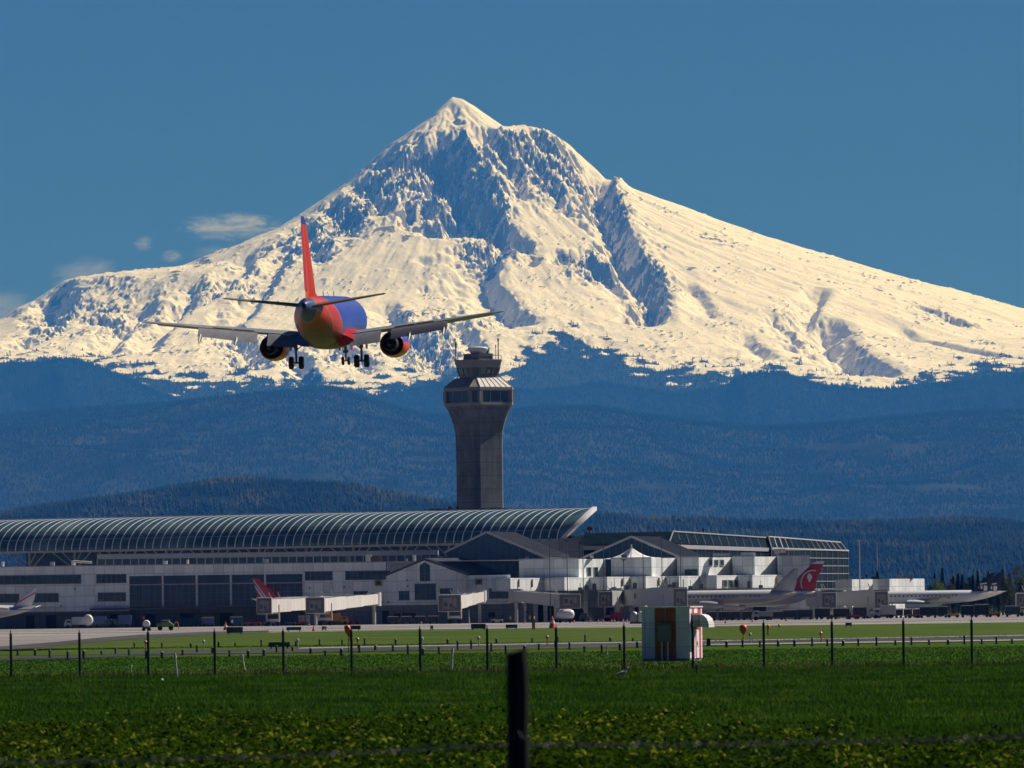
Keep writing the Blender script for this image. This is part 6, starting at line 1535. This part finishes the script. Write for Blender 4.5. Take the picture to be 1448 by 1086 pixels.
# ------------------------------------------------------------------ near field: fence, hut, post
def post_at(px, top, base, Y): return XO(px, Y, base), ZO(px, top, Y), 0.0
FP = [(-82,897,962),(16,897,960),(113,896,958.5),(210,895,957),(304,894,955.5),(401,893.5,954),(497.5,892,952.5),(594.5,890.5,951),(689.5,890,949.5),(787,888.5,948),(883,886,946.5),(980,884,945.5),(1080.5,882,944),(1177,880.5,942.5),(1278,879,941),(1374.5,877.5,939.5),(1472,876,938)]
def fence():
    Y = 357.0
    t = thing('chain_link_fence', 'chain link fence with thin black posts across the grass', 'fence', (0, Y, 0))
    M_post = paint('black_fence_post', (.012, .013, .014), .5, .3, .2, 3)
    xs, zs = [], []
    for px, tp, bs in FP:
        x, z, _ = post_at(px, tp, bs, Y); xs.append(x); zs.append(z)
        b = MB(); b.tube([(0, 0, -.1), (0, 0, z)], .055, 8); b.tube([(0, 0, z - .02), (0, 0, z + .06)], [.07, .03], 8); b.bar((0, 0, z), (0, -.18, z + .16), .035); b.build('post', M_post, t, loc=(x, 0, 0))
    wm = paint('galvanised_wire', (.09, .095, .1), .45, .6, .2, 4)
    b = MB()
    for i in range(len(xs) - 1):
        for dz in (.02, -.9): b.bar((xs[i], -.06, zs[i] + dz), (xs[i+1], -.06, zs[i+1] + dz), .012)
        for dy, dz in ((-.1, .1), (-.17, .16)): b.bar((xs[i], dy, zs[i] + dz), (xs[i+1], dy, zs[i+1] + dz), .009)
    b.build('tension_wire', wm, t)
    # woven mesh: two families of slanting wires
    b = MB(); step = .075; zt = min(zs) - .02; x0, x1 = xs[0], xs[-1]; n = int((x1 - x0)/step)
    r = .0022
    for fam in (1, -1):
        for k in range(n):
            a = x0 + k*step; c = a + fam*zt
            p, q = Vector((a, -.06 + fam*.004, .03)), Vector((c, -.06 + fam*.004, zt))
            b.add([p + Vector((-r, 0, 0)), p + Vector((r, 0, 0)), q + Vector((r, 0, 0)), q + Vector((-r, 0, 0))], [(0, 1, 2, 3)])
    o = b.build('chain_link', wm, t)
fence()

def hut():
    Y = 418.0
    fl = W(908, 935, Y)
    phi = R(-15); t = thing('equipment_hut', 'orange and white striped equipment hut with grey cabinet, standing in the grass', 'hut', (fl.x, Y, 0), phi)
    w, d, h = 2.44, 2.55, 2.62
    def stripes(name, spans, axis):
        m = NT(name); s = m.sep()[axis]; c = None
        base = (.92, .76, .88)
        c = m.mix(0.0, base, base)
        for a, e in spans:
            f = m.math('MULTIPLY', m.step(s, a - .006, a + .006), m.math('SUBTRACT', 1.0, m.step(s, e - .006, e + .006)))
            c = m.mix(f, c, (.46, .085, .02))
        n = m.noise(1.2, 5, .6); n2 = m.noise(5, 3, .6, sc=(1, 1, .15)); f = m.step(m.math('ADD', m.math('MULTIPLY', n, .6), m.math('MULTIPLY', n2, .5)), .5, .8)
        c = m.mix(m.math('MULTIPLY', f, .3), c, (.30, .27, .24)); m.set(c, .5, 0, .35); return m.m
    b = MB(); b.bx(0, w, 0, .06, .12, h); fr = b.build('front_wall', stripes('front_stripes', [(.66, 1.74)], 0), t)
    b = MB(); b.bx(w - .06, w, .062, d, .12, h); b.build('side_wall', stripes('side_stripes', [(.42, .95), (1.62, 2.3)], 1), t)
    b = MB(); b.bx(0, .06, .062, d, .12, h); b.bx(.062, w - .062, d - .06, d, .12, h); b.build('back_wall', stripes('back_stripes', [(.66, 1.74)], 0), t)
    b = MB(); b.bx(-.05, w + .05, -.05, d + .05, h + .002, h + .07); b.build('roof', M_white, t, bevel=.015)
    b = MB(); b.bx(.03, w - .03, .03, d - .03, -.05, .118); b.build('base', M_conc, t)
    for x, m_ in ((.15, M_frame), (1.2, M_frame)):
        b = MB(); b.bx(x, x + .02, -.012, -.002, .14, h - .02); b.build('panel_joint', m_, fr)
    b = MB(); b.bx(0.01, w - .01, -.010, -.002, h*.62, h*.62 + .015); b.build('panel_joint', M_frame, fr)
    # electrical cabinet on conduits
    b = MB(); b.bx(.86, 1.54, -.34, -.06, .98, 1.82); cb = b.build('electrical_cabinet', paint('cabinet_grey_green', (.20, .22, .20), .45, .1, .2, 2), t, bevel=.02)
    b = MB(); b.bx(.82, 1.58, -.38, -.04, 1.825, 1.86); b.build('cabinet_lid', MATS['cabinet_grey_green'], cb)
    b = MB(); b.bx(.92, 1.48, -.355, -.345, 1.04, 1.76); b.build('cabinet_door', paint('cabinet_door_grey', (.23, .25, .235), .45, .1, .2, 2), cb, bevel=.01)
    for x in (1.06, 1.36):
        b = MB(); b.tube([(x, -.2, 0), (x, -.2, .975)], .045, 10); b.build('conduit', M_white, t)
    # air conditioner with rain hood on the sunny side
    b = MB(); b.bx(w + .02, w + .42, .35, 1.45, 1.66, 2.28); ac = b.build('air_conditioner', paint('ac_grey', (.40, .41, .42), .45, .1, .2, 2), t, bevel=.03)
    b = MB(); b.loft([[Vector((w + .425 + a, y, z)) for y, z in ((.33, 1.64 + dz), (1.47, 1.64 + dz), (1.47, zt_), (.33, zt_))] for a, dz, zt_ in ((0, .1, 2.3), (.18, .05, 2.24), (.36, .0, 2.08), (.46, .0, 1.8))]); b.build('rain_hood', M_white, ac, smooth=40)
    b = MB(); b.bx(w + .005, w + .02, .2, 1.6, 1.55, 2.35); b.build('mounting_plate', M_dkm, ac)
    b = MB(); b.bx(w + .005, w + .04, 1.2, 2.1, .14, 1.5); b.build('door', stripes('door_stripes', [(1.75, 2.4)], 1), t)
    b = MB(); b.bx(w + .041, w + .06, 1.3, 1.42, .75, .95); b.build('door_handle', M_dkm, t)
    for k in range(2):
        b = MB(); b.bx(w + .003, w + .012, 1.75 + k*.3, 1.85 + k*.3, 1.25, 1.42); b.build('notice', M_redp if k else M_dkm, t)
hut()

def near_post():
    Y = 50.0; x = XO(732, Y, 1000); g = float(bank(Y))
    t = thing('wooden_fence_post', 'dark weathered square wooden post standing close to the camera', 'fence post', (x, Y, g))
    zt = ZO(732, 921, Y) - g; w = .127
    m = NT('weathered_wood'); n = m.noise(14, 6, .7, sc=(1, 1, .06)); n2 = m.noise(4, 4, .6)
    m.set(m.mix(m.step(n, .35, .7), (.012, .013, .014), (.055, .058, .06)), .9, 0, .1); m.bump(n, .6, .01)
    b = MB(); seg = 14; rows = []
    for k in range(seg + 1):
        z = -.3 + (zt + .3)*k/seg; q = w/2*(1 + .03*math.sin(k*1.7)); c = .018 if k < seg else .03
        rows.append([Vector((px_, py_, z + (0 if k < seg else .012*math.sin(px_*40)))) for px_, py_ in ((-q + c, -q), (q - c, -q), (q, -q + c), (q, q - c), (q - c, q), (-q + c, q), (-q, q - c), (-q, -q + c))])
    b.loft(rows); b.build('timber', m.m, t, smooth=40)
    b = MB()
    for z in (.35, .72): b.tube([(-.03, -.075, z), (.0, -.085, z + .05), (.03, -.075, z)], .004, 6)
    b.build('staple', M_gear, t)
    # strands of barbed wire that run along it
    for nm, lb, yy in (('barbed_wire', 'strand of barbed wire crossing the whole foreground behind the post', (1074, 1053, 1036)),):
        wr = thing(nm, lb, 'wire', (x, Y + .09, 0)); b = MB()
        A = W(-260, yy[0] + 7, Y + .09); B_ = W(732, yy[1], Y + .09); C = W(1700, yy[2] - 6, Y + .09)
        o_ = Vector((x, Y + .09, 0)); pts = []
        for (p, q) in ((A, B_), (B_, C)):
            for k in range(24):
                u = k/24; pts.append(p.lerp(q, u) - o_ + Vector((0, 0, -.03*math.sin(math.pi*u))))
        pts.append(C - o_)
        for ph in (0, math.pi):
            tw = []
            for i in range(len(pts) - 1):
                for k in range(4):
                    u = k/4; a = (i*4 + k)*1.4 + ph; tw.append(pts[i].lerp(pts[i+1], u) + Vector((0, math.cos(a), math.sin(a)))*.006)
            b.tube(tw, .0042, 5)
        b.build('strand', paint('galvanised_barbed_wire', (.20, .20, .19), .6, .3, .3, 5), wr)
        b = MB(); rr = random.Random(8); n_ = 46
        for k in range(n_):
            u = k/n_*(len(pts) - 1); i = int(u); p = pts[i].lerp(pts[min(i+1, len(pts)-1)], u - i)
            for a in (rr.random()*3, rr.random()*3 + 1.5):
                dv = Vector((.014, math.cos(a)*.03, math.sin(a)*.03)); b.tube([p - dv, p + dv], .0026, 4)
        b.build('barb', MATS['galvanised_barbed_wire'], wr)['kind'] = 'stuff'
near_post()

# stakes and edge markers
def stake(label, px, top, base, Y, w, m, group=None, lean=0.0, cap=None, nm='marker_stake', cat='stake'):
    x = XO(px, Y, base); h = M2(base - top, Y)
    b = MB(); r = M2(w, Y)/2
    b.tube([(0, 0, -.05), (0, 0, h*.8)], r, 8); b.tube([(0, 0, h*.8), (0, 0, h)], [r*1.5, r*1.2], 8, m=1)
    o = b.build(nm, [m, cap or m], loc=(x, Y, 0)); o.rotation_euler = (0, lean, 0); tag(o, label, cat, group); return o
M_wst = paint('white_stake_paint', (.6, .6, .57), .6, 0, .2, 4); M_gst = paint('dark_marker', (.02, .022, .024), .6, 0, .2, 4)
stake('leaning white stake in the grass behind the fence, left', 250.5, 921, 955, 352, 2.6, M_wst, None, R(-5)); stake('white stake leaning right, between two fence posts', 345.5, 921, 943, 395, 2.8, M_wst, None, R(-9))
stake('short white stake near the left edge behind the fence', 185.5, 937, 951, 372, 2.0, M_wst); stake('upright white stake left of the wooden post', 638.5, 915, 948, 365, 2.8, M_wst, None, R(3)); stake('short pale peg right of the wooden post', 858.5, 912, 925, 480, 2.2, M_wst)
stake('dark stake before the fence beside the striped hut', 985.5, 945, 958, 325, 3.0, M_gst)
rs = random.Random(12)
proto_m = []
for i, px in enumerate(list(range(24, 900, 23)) + list(range(1024, 1460, 24))):
    Yb = 560.0 if px > 950 else 545 + 40*math.sin(px*.05)
    j = px + rs.uniform(-4, 4); z = 0
    base = 866 - (z - 2.5)*0 + 0
    p = Vector((XO(j, Yb), Yb, 0.0)); s = rs.uniform(.75, 1.15)
    if i == 0 or rs.random() < .0 or len(proto_m) < 3:
        b = MB(); k = len(proto_m); b.tube([(0, 0, 0), (0, 0, .30 + .1*k)], .065 + .02*(k == 1), 8); b.tube([(0, 0, .30 + .1*k), (0, 0, .36 + .1*k)], [.10, .08], 8, m=1); b.box((0, 0, .02), (.22, .22, .05))
        o = b.build('edge_marker', [M_gst, (M_gst, M_wst, paint('marker_blue_lens', (.2, .3, .36), .3))[k]], loc=p); proto_m.append(o)
    else:
        o = rs.choice(proto_m).copy(); COL.objects.link(o); o.location = p; o.scale = (1, 1, s)
    tag(o, 'short dark edge marker standing along the taxiway', 'edge marker', 'edge markers along the taxiway')
for i, px in enumerate(range(190, 900, 37)):
    Yb = 690.0; o = rs.choice(proto_m).copy(); COL.objects.link(o); o.location = (XO(px + rs.uniform(-9, 9), Yb), Yb, 0); o.scale = (1, 1, rs.uniform(.8, 1.2))
    tag(o, 'small edge marker on the far side of the taxiway', 'edge marker', 'edge markers beyond the taxiway')
for i, px in enumerate((205, 287, 420, 505, 596, 676, 773, 913, 1060, 1160)):
    Yb = 620.0; b = MB(); b.tube([(0, 0, 0), (0, 0, .55)], .04, 8); b.lathe([(.05, .55), (.11, .6), (.11, .72), (.04, .8)], 12); o = b.build('taxiway_lamp', [M_wst if i % 3 else paint('orange_lens', (.6, .22, .06), .4)], loc=(XO(px, Yb), Yb, 0))
    tag(o, 'small lamp on a short stem at the taxiway edge', 'taxiway lamp', 'taxiway lamps')
for lb, px, py, r in (('small white lump lying in the grass before the fence', 229, 964, 2.4),):
    p = G(px, py); b = MB(); q = M2(r, p.y); b.lathe([(.02, 0), (q, q*.3), (q*1.1, q*1.0), (q*.5, q*1.7), (.02, q*1.9)], 12); o = b.build('white_stone', M_white, smooth=60, loc=(p.x, p.y, 0)); tag(o, lb, 'stone')
# a grey bird standing in the grass
def bird():
    p = G(880, 964); t = thing('bird', 'small grey bird standing in the dark grass below the striped hut', 'bird', (p.x, p.y, .05), R(20))
    me = bpy.data.meshes.new('body'); J = [((0,0,.18),.055),((.07,0,.21),.05),((.12,0,.27),.026),((.145,0,.32),.026),((.185,0,.32),.008),((-.1,0,.16),.035),((-.19,0,.13),.014)]
    me.from_pydata([j[0] for j in J], [(0,1),(1,2),(2,3),(3,4),(0,5),(5,6)], []); o = bpy.data.objects.new('body', me); COL.objects.link(o); o.parent = t
    o.modifiers.new('skin', 'SKIN')
    for i, j in enumerate(J): me.skin_vertices[0].data[i].radius = (j[1], j[1])
    me.skin_vertices[0].data[0].use_root = True
    o.modifiers.new('sub', 'SUBSURF').levels = 2; me.materials.append(paint('grey_feathers', (.32, .34, .36), .8, 0, .3, 12))
    for q in (-.025, .025):
        b = MB(); b.tube([(.01, q, .14), (-.005, q, .07), (.012, q, 0)], .006, 6); b.tube([(.012, q, 0), (.05, q, 0)], .005, 5); b.build('leg', M_dkm, t)
    t.scale = (1.4, 1.4, 1.4)
bird()

# ------------------------------------------------------------------ grass and crop leaves
rg = np.random.default_rng(21)
def xspan(Y): return 0.0735*Y + 3.0
def scatter_y(n, y0, y1, p=0.0):
    """distances spread so that density per area follows Y**-p"""
    u = rg.random(n); e = 2 - p
    return (y0**e + u*(y1**e - y0**e))**(1/e)
def blades(name, n, y0, y1, h0, h1, wd, mat, label, p=1.0, patch=None, lean=.35, zoff=0.0):
    Y = scatter_y(n, y0, y1, p); X = rg.uniform(-1, 1, n)*xspan(Y)
    if patch is not None:
        k = rg.random(n) < patch(X, Y); X, Y = X[k], Y[k]
    n = len(X)
    clump = fbm(X/2.2, Y/5.0, 3, 401); h = (h0 + (h1 - h0)*rg.random(n)**1.5)*(1 + .45*clump)
    a = rg.uniform(0, 2*np.pi, n); l = rg.normal(0, lean, (n, 2))*h[:, None]
    w = wd*(0.6 + 0.8*rg.random(n)); g = bank(Y) + zoff
    dx, dy = np.cos(a)*w/2, np.sin(a)*w/2
    B0 = np.stack([X - dx, Y - dy, g], -1); B1 = np.stack([X + dx, Y + dy, g], -1)
    M0 = np.stack([X - dx*.8 + l[:, 0]*.35, Y - dy*.8 + l[:, 1]*.35, g + h*.6], -1); M1 = np.stack([X + dx*.8 + l[:, 0]*.35, Y + dy*.8 + l[:, 1]*.35, g + h*.6], -1)
    T = np.stack([X + l[:, 0], Y + l[:, 1], g + h], -1)
    Vv = np.stack([B0, B1, M1, M0, T], 1).reshape(-1, 3); b = np.arange(n)*5
    Fq = np.concatenate([np.stack([b, b+1, b+2], -1), np.stack([b, b+2, b+3], -1), np.stack([b+3, b+2, b+4], -1)])
    tn = np.clip(.5 + .5*fbm(X/3.5, Y/9.0, 4, 411) + rg.normal(0, .22, n), 0, 1)
    o = np_mesh(name, Vv, Fq, mat, None, {'tint': np.repeat(tn, 5)}); return tag(o, label, 'grass' if 'crop' not in name else 'crop', kind='stuff')
def leafy(name, c0, c1, c2, trans=.35, rough=.9, spec=.04):
    t = NT(name); a = t.attr('tint'); c = t.mix(t.step(a, .1, .6), c0, c1); c = t.mix(t.step(a, .78, 1.0), c, c2)
    t.set(c, rough, 0, spec)
    tr = t.new('ShaderNodeBsdfTranslucent'); mx = t.new('ShaderNodeMixShader'); mx.inputs[0].default_value = trans
    t.link(c, tr.inputs['Color']); t.link(t.b.outputs[0], mx.inputs[1]); t.link(tr.outputs[0], mx.inputs[2]); t.link(mx.outputs[0], t.out.inputs['Surface']); return t.m
M_g1 = leafy('near_grass_blades', (.014, .046, .003), (.032, .09, .006), (.10, .15, .02), .35)
M_g2 = leafy('mown_grass_blades', (.020, .062, .004), (.036, .10, .008), (.09, .13, .03), .3)
M_wd = leafy('dry_weed_blades', (.02, .026, .008), (.05, .055, .015), (.14, .12, .05), .3)
M_cr = leafy('crop_leaves', (.004, .015, .002), (.034, .070, .005), (.20, .235, .022), .42, .9, .0)
blades('rough_grass', 330000, 132, 356, .04, .16, .022, M_g1, 'dark uncut grass covering the near field up to the fence', p=1.0, patch=lambda X, Y: np.clip(.12 + (Y - 166 - 26*fbm(X/3, Y/25, 4, 441))/26 + np.where(X/Y*F > 270, .45, 0), 0, 1))
blades('mown_grass', 150000, 358, 700, .03, .09, .05, M_g2, 'brighter mown grass between the fence and the taxiway', p=.8, patch=lambda X, Y: np.where((Y > 525) & (Y < 672), 0, 1))
blades('fence_weeds', 14000, 350, 362, .08, .34, .03, M_wd, 'taller dry weeds along the foot of the fence', p=0, patch=lambda X, Y: np.clip(.4 + .8*fbm(X/3, Y/3, 3, 431), 0, 1))
def crop(n=260000):
    Y = scatter_y(n, 126, 232, 1.6); X = rg.uniform(-1, 1, n)*xspan(Y)
    pxl = CX + X/Y*F
    lim = 186 + 34*fbm(X/3, Y/25, 4, 441) - np.where(pxl > 900, (pxl - 900)*.075, 0) + 8*np.exp(-((pxl - 880)/120)**2)
    dens = np.clip((lim - Y)/34 + .45*fbm(X/2.0, Y/4.5, 4, 451) + .2, 0, 1)
    dens = np.where(pxl > 980, dens*np.clip(.35 + 1.3*fbm(X/2.6, Y/7, 3, 461), 0.03, 1), dens)
    k = rg.random(n) < dens; X, Y = X[k], Y[k]; n = len(X)
    pl = fbm(X/.7, Y/1.4, 3, 471); top = .16 + .16*np.clip(pl + .35, 0, 1.2); z = top*rg.random(n)**.45 + bank(Y)
    s = rg.uniform(.03, .075, n); a = rg.uniform(0, 2*np.pi, n); ti = rg.normal(0, .55, n); dr = rg.normal(-.25, .4, n)
    d = np.stack([np.cos(a)*np.cos(dr), np.sin(a)*np.cos(dr), np.sin(dr)], -1); e = np.stack([-np.sin(a)*np.cos(ti), np.cos(a)*np.cos(ti), np.sin(ti)], -1)
    C = np.stack([X, Y, z], -1); S = s[:, None]
    up = np.cross(d, e)*S*.18
    P0 = C - d*S; P1 = C + e*S*.62 + up; P2 = C + d*S*1.05; P3 = C - e*S*.62 + up
    Vv = np.stack([P0, P1, P2, P3], 1).reshape(-1, 3); b = np.arange(n)*4
    Fq = np.concatenate([np.stack([b, b+1, b+2], -1), np.stack([b, b+2, b+3], -1)])
    tn = np.clip(.45 + .35*fbm(X/1.2, Y/3, 3, 481) + rg.normal(0, .25, n) + .5*(z - bank(Y) - .15), 0, 1)
    o = np_mesh('crop_plants', Vv, Fq, M_cr, None, {'tint': np.repeat(tn, 4)}); tag(o, 'low leafy yellow green crop plants in the foreground', 'crop', kind='stuff')
crop()
# ------------------------------------------------------------------ trees by the airport
def tree_conifer(label, px, ptop, Y, wpx, seed, dark=True, group=None, base_z=0.0):
    r = np.random.default_rng(seed); x = XO(px, Y); h = ZO(px, ptop, Y) - base_z; w = M2(wpx, Y)/2
    t = thing('conifer_tree', label, 'tree', (x, Y, base_z), 0, group)
    b = MB(); b.tube([(0, 0, 0), (0.05, 0, h*.5), (0, 0, h*.97)], [.16 + h*.01, .12, .02], 8); b.build('trunk', paint('conifer_bark', (.05, .035, .025), .9), t)
    n = int(2600 + 700*w); u = r.random(n)**.8; z = h*(.12 + .86*u); whorl = np.abs(np.sin(z*3.2))*.5 + .55
    R_ = w*(1 - u)**.85*whorl*r.random(n)**.45 + .05; a = r.uniform(0, 2*np.pi, n)
    C = np.stack([np.cos(a)*R_, np.sin(a)*R_, z - R_*.28], -1); d = np.stack([np.cos(a), np.sin(a), np.full(n, -.35)], -1) + r.normal(0, .25, (n, 3))
    d /= np.linalg.norm(d, axis=1)[:, None]; e = np.cross(d, [0, 0, 1.0]) + r.normal(0, .2, (n, 3)); s = r.uniform(.16, .36, n)[:, None]
    Vv = np.stack([C - d*s, C + e*s*.35, C + d*s, C - e*s*.35], 1).reshape(-1, 3); q = np.arange(n)*4
    np_mesh('crown', Vv, np.stack([q, q+1, q+2, q+3], -1), M_con, t, {'tint': np.repeat(np.clip(r.normal(.4, .25, n), 0, 1), 4)})
def tree_broad(label, px, ptop, Y, wpx, seed, mat, airy=.0):
    r = np.random.default_rng(seed); rr = random.Random(seed); x = XO(px, Y); h = ZO(px, ptop, Y); w = M2(wpx, Y)/2
    t = thing('broadleaf_tree', label, 'tree', (x, Y, 0))
    b = MB(); b.tube([(0, 0, 0), (.06, 0, h*.3), (0, .05, h*.7)], [.2 + h*.012, .15, .05], 8)
    tips = []
    for k in range(9):
        a = k*2.4; z0 = h*(.25 + .05*k); q = Vector((math.cos(a)*w*.7, math.sin(a)*w*.7, z0 + h*.25)); b.tube([(0, 0, z0), q*.5 + Vector((0, 0, z0*.5)), q], [.09, .06, .03], 6); tips.append(q)
    b.build('trunk', paint('grey_bark', (.07, .055, .045), .9), t)
    cl = np.array([[rr.gauss(0, w*.42), rr.gauss(0, w*.42), h*.58 + rr.gauss(0, h*.17)] for _ in range(26)]); n = 2600
    i = r.integers(0, len(cl), n); C = cl[i] + r.normal(0, 1, (n, 3))*np.array([w*.2, w*.2, h*.085]); C[:, 2] = np.clip(C[:, 2], h*.16, h)
    e2 = (C[:, 0]**2 + C[:, 1]**2)/(w*w) + ((C[:, 2] - h*.58)/(h*.44))**2; C = C[e2 < 1.15]; n = len(C)
    d = r.normal(0, 1, (n, 3)); d /= np.linalg.norm(d, axis=1)[:, None]; e = np.cross(d, r.normal(0, 1, (n, 3))); e /= np.linalg.norm(e, axis=1)[:, None]; s = r.uniform(.1, .24, n)[:, None]
    Vv = np.stack([C - d*s, C + e*s*.6, C + d*s, C - e*s*.6], 1).reshape(-1, 3); q = np.arange(n)*4
    np_mesh('crown', Vv, np.stack([q, q+1, q+2, q+3], -1), mat, t, {'tint': np.repeat(np.clip(r.normal(.45, .25, n), 0, 1), 4)})
M_con = leafy('dark_pine_needles', (.004, .010, .006), (.012, .024, .012), (.03, .045, .02), .15, .7, .1)
M_ylw = leafy('fresh_yellow_green_leaves', (.05, .08, .008), (.12, .16, .02), (.20, .22, .04), .4)
M_pal = leafy('pale_olive_spring_leaves', (.03, .04, .018), (.075, .085, .04), (.13, .13, .07), .3)
M_dkb = leafy('dark_broad_leaves', (.006, .014, .006), (.02, .034, .012), (.05, .06, .02), .25)
Yt = 2230.0
for k, (px, tp, w, lb) in enumerate(((1241, 806, 16, 'dark spreading pine behind the white flat building'), (1226, 811, 12, 'small dark pine left of the spreading pine'), (1322, 809, 12, 'small dark conifer right of the white flat building'), (1333, 802, 17, 'tall conifer with a thin spire above the yellow green tree'), (1355, 810, 26, 'broad dark conifer between the yellow green tree and the dark fins'),
                                     (1383, 806, 12, 'narrow conifer just left of the dark fins'), (1398, 806.5, 9, 'slim conifer rising behind the dark fins'), (1418, 802, 19, 'tall conifer right of the dark fins'), (1372, 815, 18, 'low dark conifer beside the dark fins'), (1345, 818, 20, 'low dark conifer below the tall spire'))):
    tree_conifer(lb, px, tp, Yt + k*6, w, 900 + k)
for k, (px, tp, w, lb) in enumerate(((1348, 814, 16, 'dark conifer close right of the tall spire tree'), (1361, 811, 18, 'thick dark conifer in the middle of the pine row'), (1376, 812, 16, 'dark conifer touching the left dark fin'), (1412, 812, 16, 'dark conifer directly right of the dark fins'),
                                     (1428, 809, 18, 'dark conifer between the tall right conifer and the pale olive tree'), (1444, 815, 20, 'dark low conifer under the pale olive tree'), (1459, 807, 16, 'dark conifer at the very right edge'), (1391, 816, 18, 'dark conifer filling in behind the dark fins'))):
    tree_conifer(lb, px, tp, Yt - 25 + k*5, w, 930 + k)
tree_broad('rounded yellow green tree right of the white flat building', 1327.5, 816, 2180, 22, 951, M_ylw)
tree_broad('pale olive tree at the right edge behind the dark fins', 1440, 801, 2260, 36, 952, M_pal)
tree_broad('dark broad tree at the right edge', 1466, 804, 2240, 30, 953, M_dkb); tree_broad('dark bushy tree low behind the dark fins', 1405, 818, 2250, 30, 954, M_dkb); tree_broad('dark bush filling the gap left of the narrow conifer', 1368, 818, 2255, 26, 955, M_dkb)
for k, (px, w) in enumerate(((1220, 12), (1236, 14), (1249, 12), (1316, 14), (1394, 20), (1428, 24), (1452, 22))):
    tree_broad(('low dark bush by the tall grey light mast', 'low dark bush under the spreading pine', 'low dark bush right of the spreading pine', 'low dark bush at the corner of the white flat building', 'low dark bush under the dark fins', 'low dark bush at the foot of the tall right conifer', 'low dark bush at the right edge')[k], px, 828 if k > 2 else 816, 2275, w, 970 + k, M_dkb)

for k, (px, tp, w, m_, lb) in enumerate(((1456, 806, 30, M_ylw, 'fresh green tree cut by the right edge'), (1424, 812, 22, M_pal, 'pale green shrubby tree in front of the tall right conifer'), (1343, 822, 16, M_pal, 'small pale green tree between the yellow green tree and the pines'))):
    tree_broad(lb, px, tp, 2195, w, 990 + k, m_)
# ------------------------------------------------------------------ wisps of cloud beyond the ridge
def cloud(label, boxes, dens, seed, scale, thr):
    (px0, py0, px1, py1) = boxes; Yc = MY + 2600; dep = 500
    a, c = W(px0, py1, Yc), W(px1, py0, Yc); ctr = (a + c)/2; sz = Vector((abs(c.x - a.x)/2, dep, abs(c.z - a.z)/2))
    b = MB(); b.box((0, 0, 0), (2*sz.x, 2*sz.y, 2*sz.z)); t = NT('cloud_vapour'); t.n.remove(t.b)
    v = t.new('ShaderNodeVolumePrincipled'); v.inputs['Color'].default_value = (1, 1, 1, 1); v.inputs['Absorption Color'].default_value = (1, 1, 1, 1); v.inputs['Anisotropy'].default_value = .2
    mp = t.new('ShaderNodeMapping'); mp.inputs['Scale'].default_value = (1/sz.x, 1/sz.y, 1/sz.z); t.link(t.coord(), mp.inputs[0])
    ln = t.new('ShaderNodeVectorMath', operation='LENGTH'); t.link(mp.outputs[0], ln.inputs[0])
    mp2 = t.new('ShaderNodeMapping'); mp2.inputs['Scale'].default_value = (.5/scale, .6/scale, 1.5/scale); mp2.inputs['Location'].default_value = (seed, seed*1.7, 0); mp2.inputs['Rotation'].default_value = (0, R(-9), 0); t.link(t.coord(), mp2.inputs[0])
    nz = t.noise(1.0, 8, .74, vec=mp2.outputs[0], dist=.9)
    fall = t.math('SUBTRACT', 1.0, t.step(ln.outputs['Value'], .25, 1.0))
    d = t.step(t.math('SUBTRACT', t.math('ADD', t.math('MULTIPLY', fall, .42), t.math('MULTIPLY', nz, 1.5)), thr), .0, .3)
    t.put(v.inputs['Density'], t.math('MULTIPLY', t.math('MULTIPLY', d, fall), dens)); t.link(v.outputs[0], t.out.inputs['Volume'])
    o = b.build('cloud', t.m, loc=ctr); o.rotation_euler = (0, 0, 0); tag(o, label, 'cloud')
CLOUDS = (('long ragged white cloud wisp touching the left ridge of the mountain', (196, 282, 470, 362), .0055, 11.3, 110, 1.05),
          ('small faint cloud puff left of the long wisp', (176, 322, 230, 368), .0013, 7.7, 70, 1.02), ('tiny cloud puff above the left ridge', (212, 344, 274, 382), .0016, 5.2, 65, 1.02),
          ('pale cloud cap over the left shoulder of the mountain', (30, 340, 215, 450), .0010, 9.4, 120, .96), ('faint cloud at the left edge above the ridge', (-70, 380, 80, 500), .0008, 2.6, 120, .96),
          ('thin trailing cloud streak along the ridge below the long wisp', (230, 330, 420, 392), .0009, 14.9, 90, .98))
for c_ in CLOUDS: cloud(*c_)
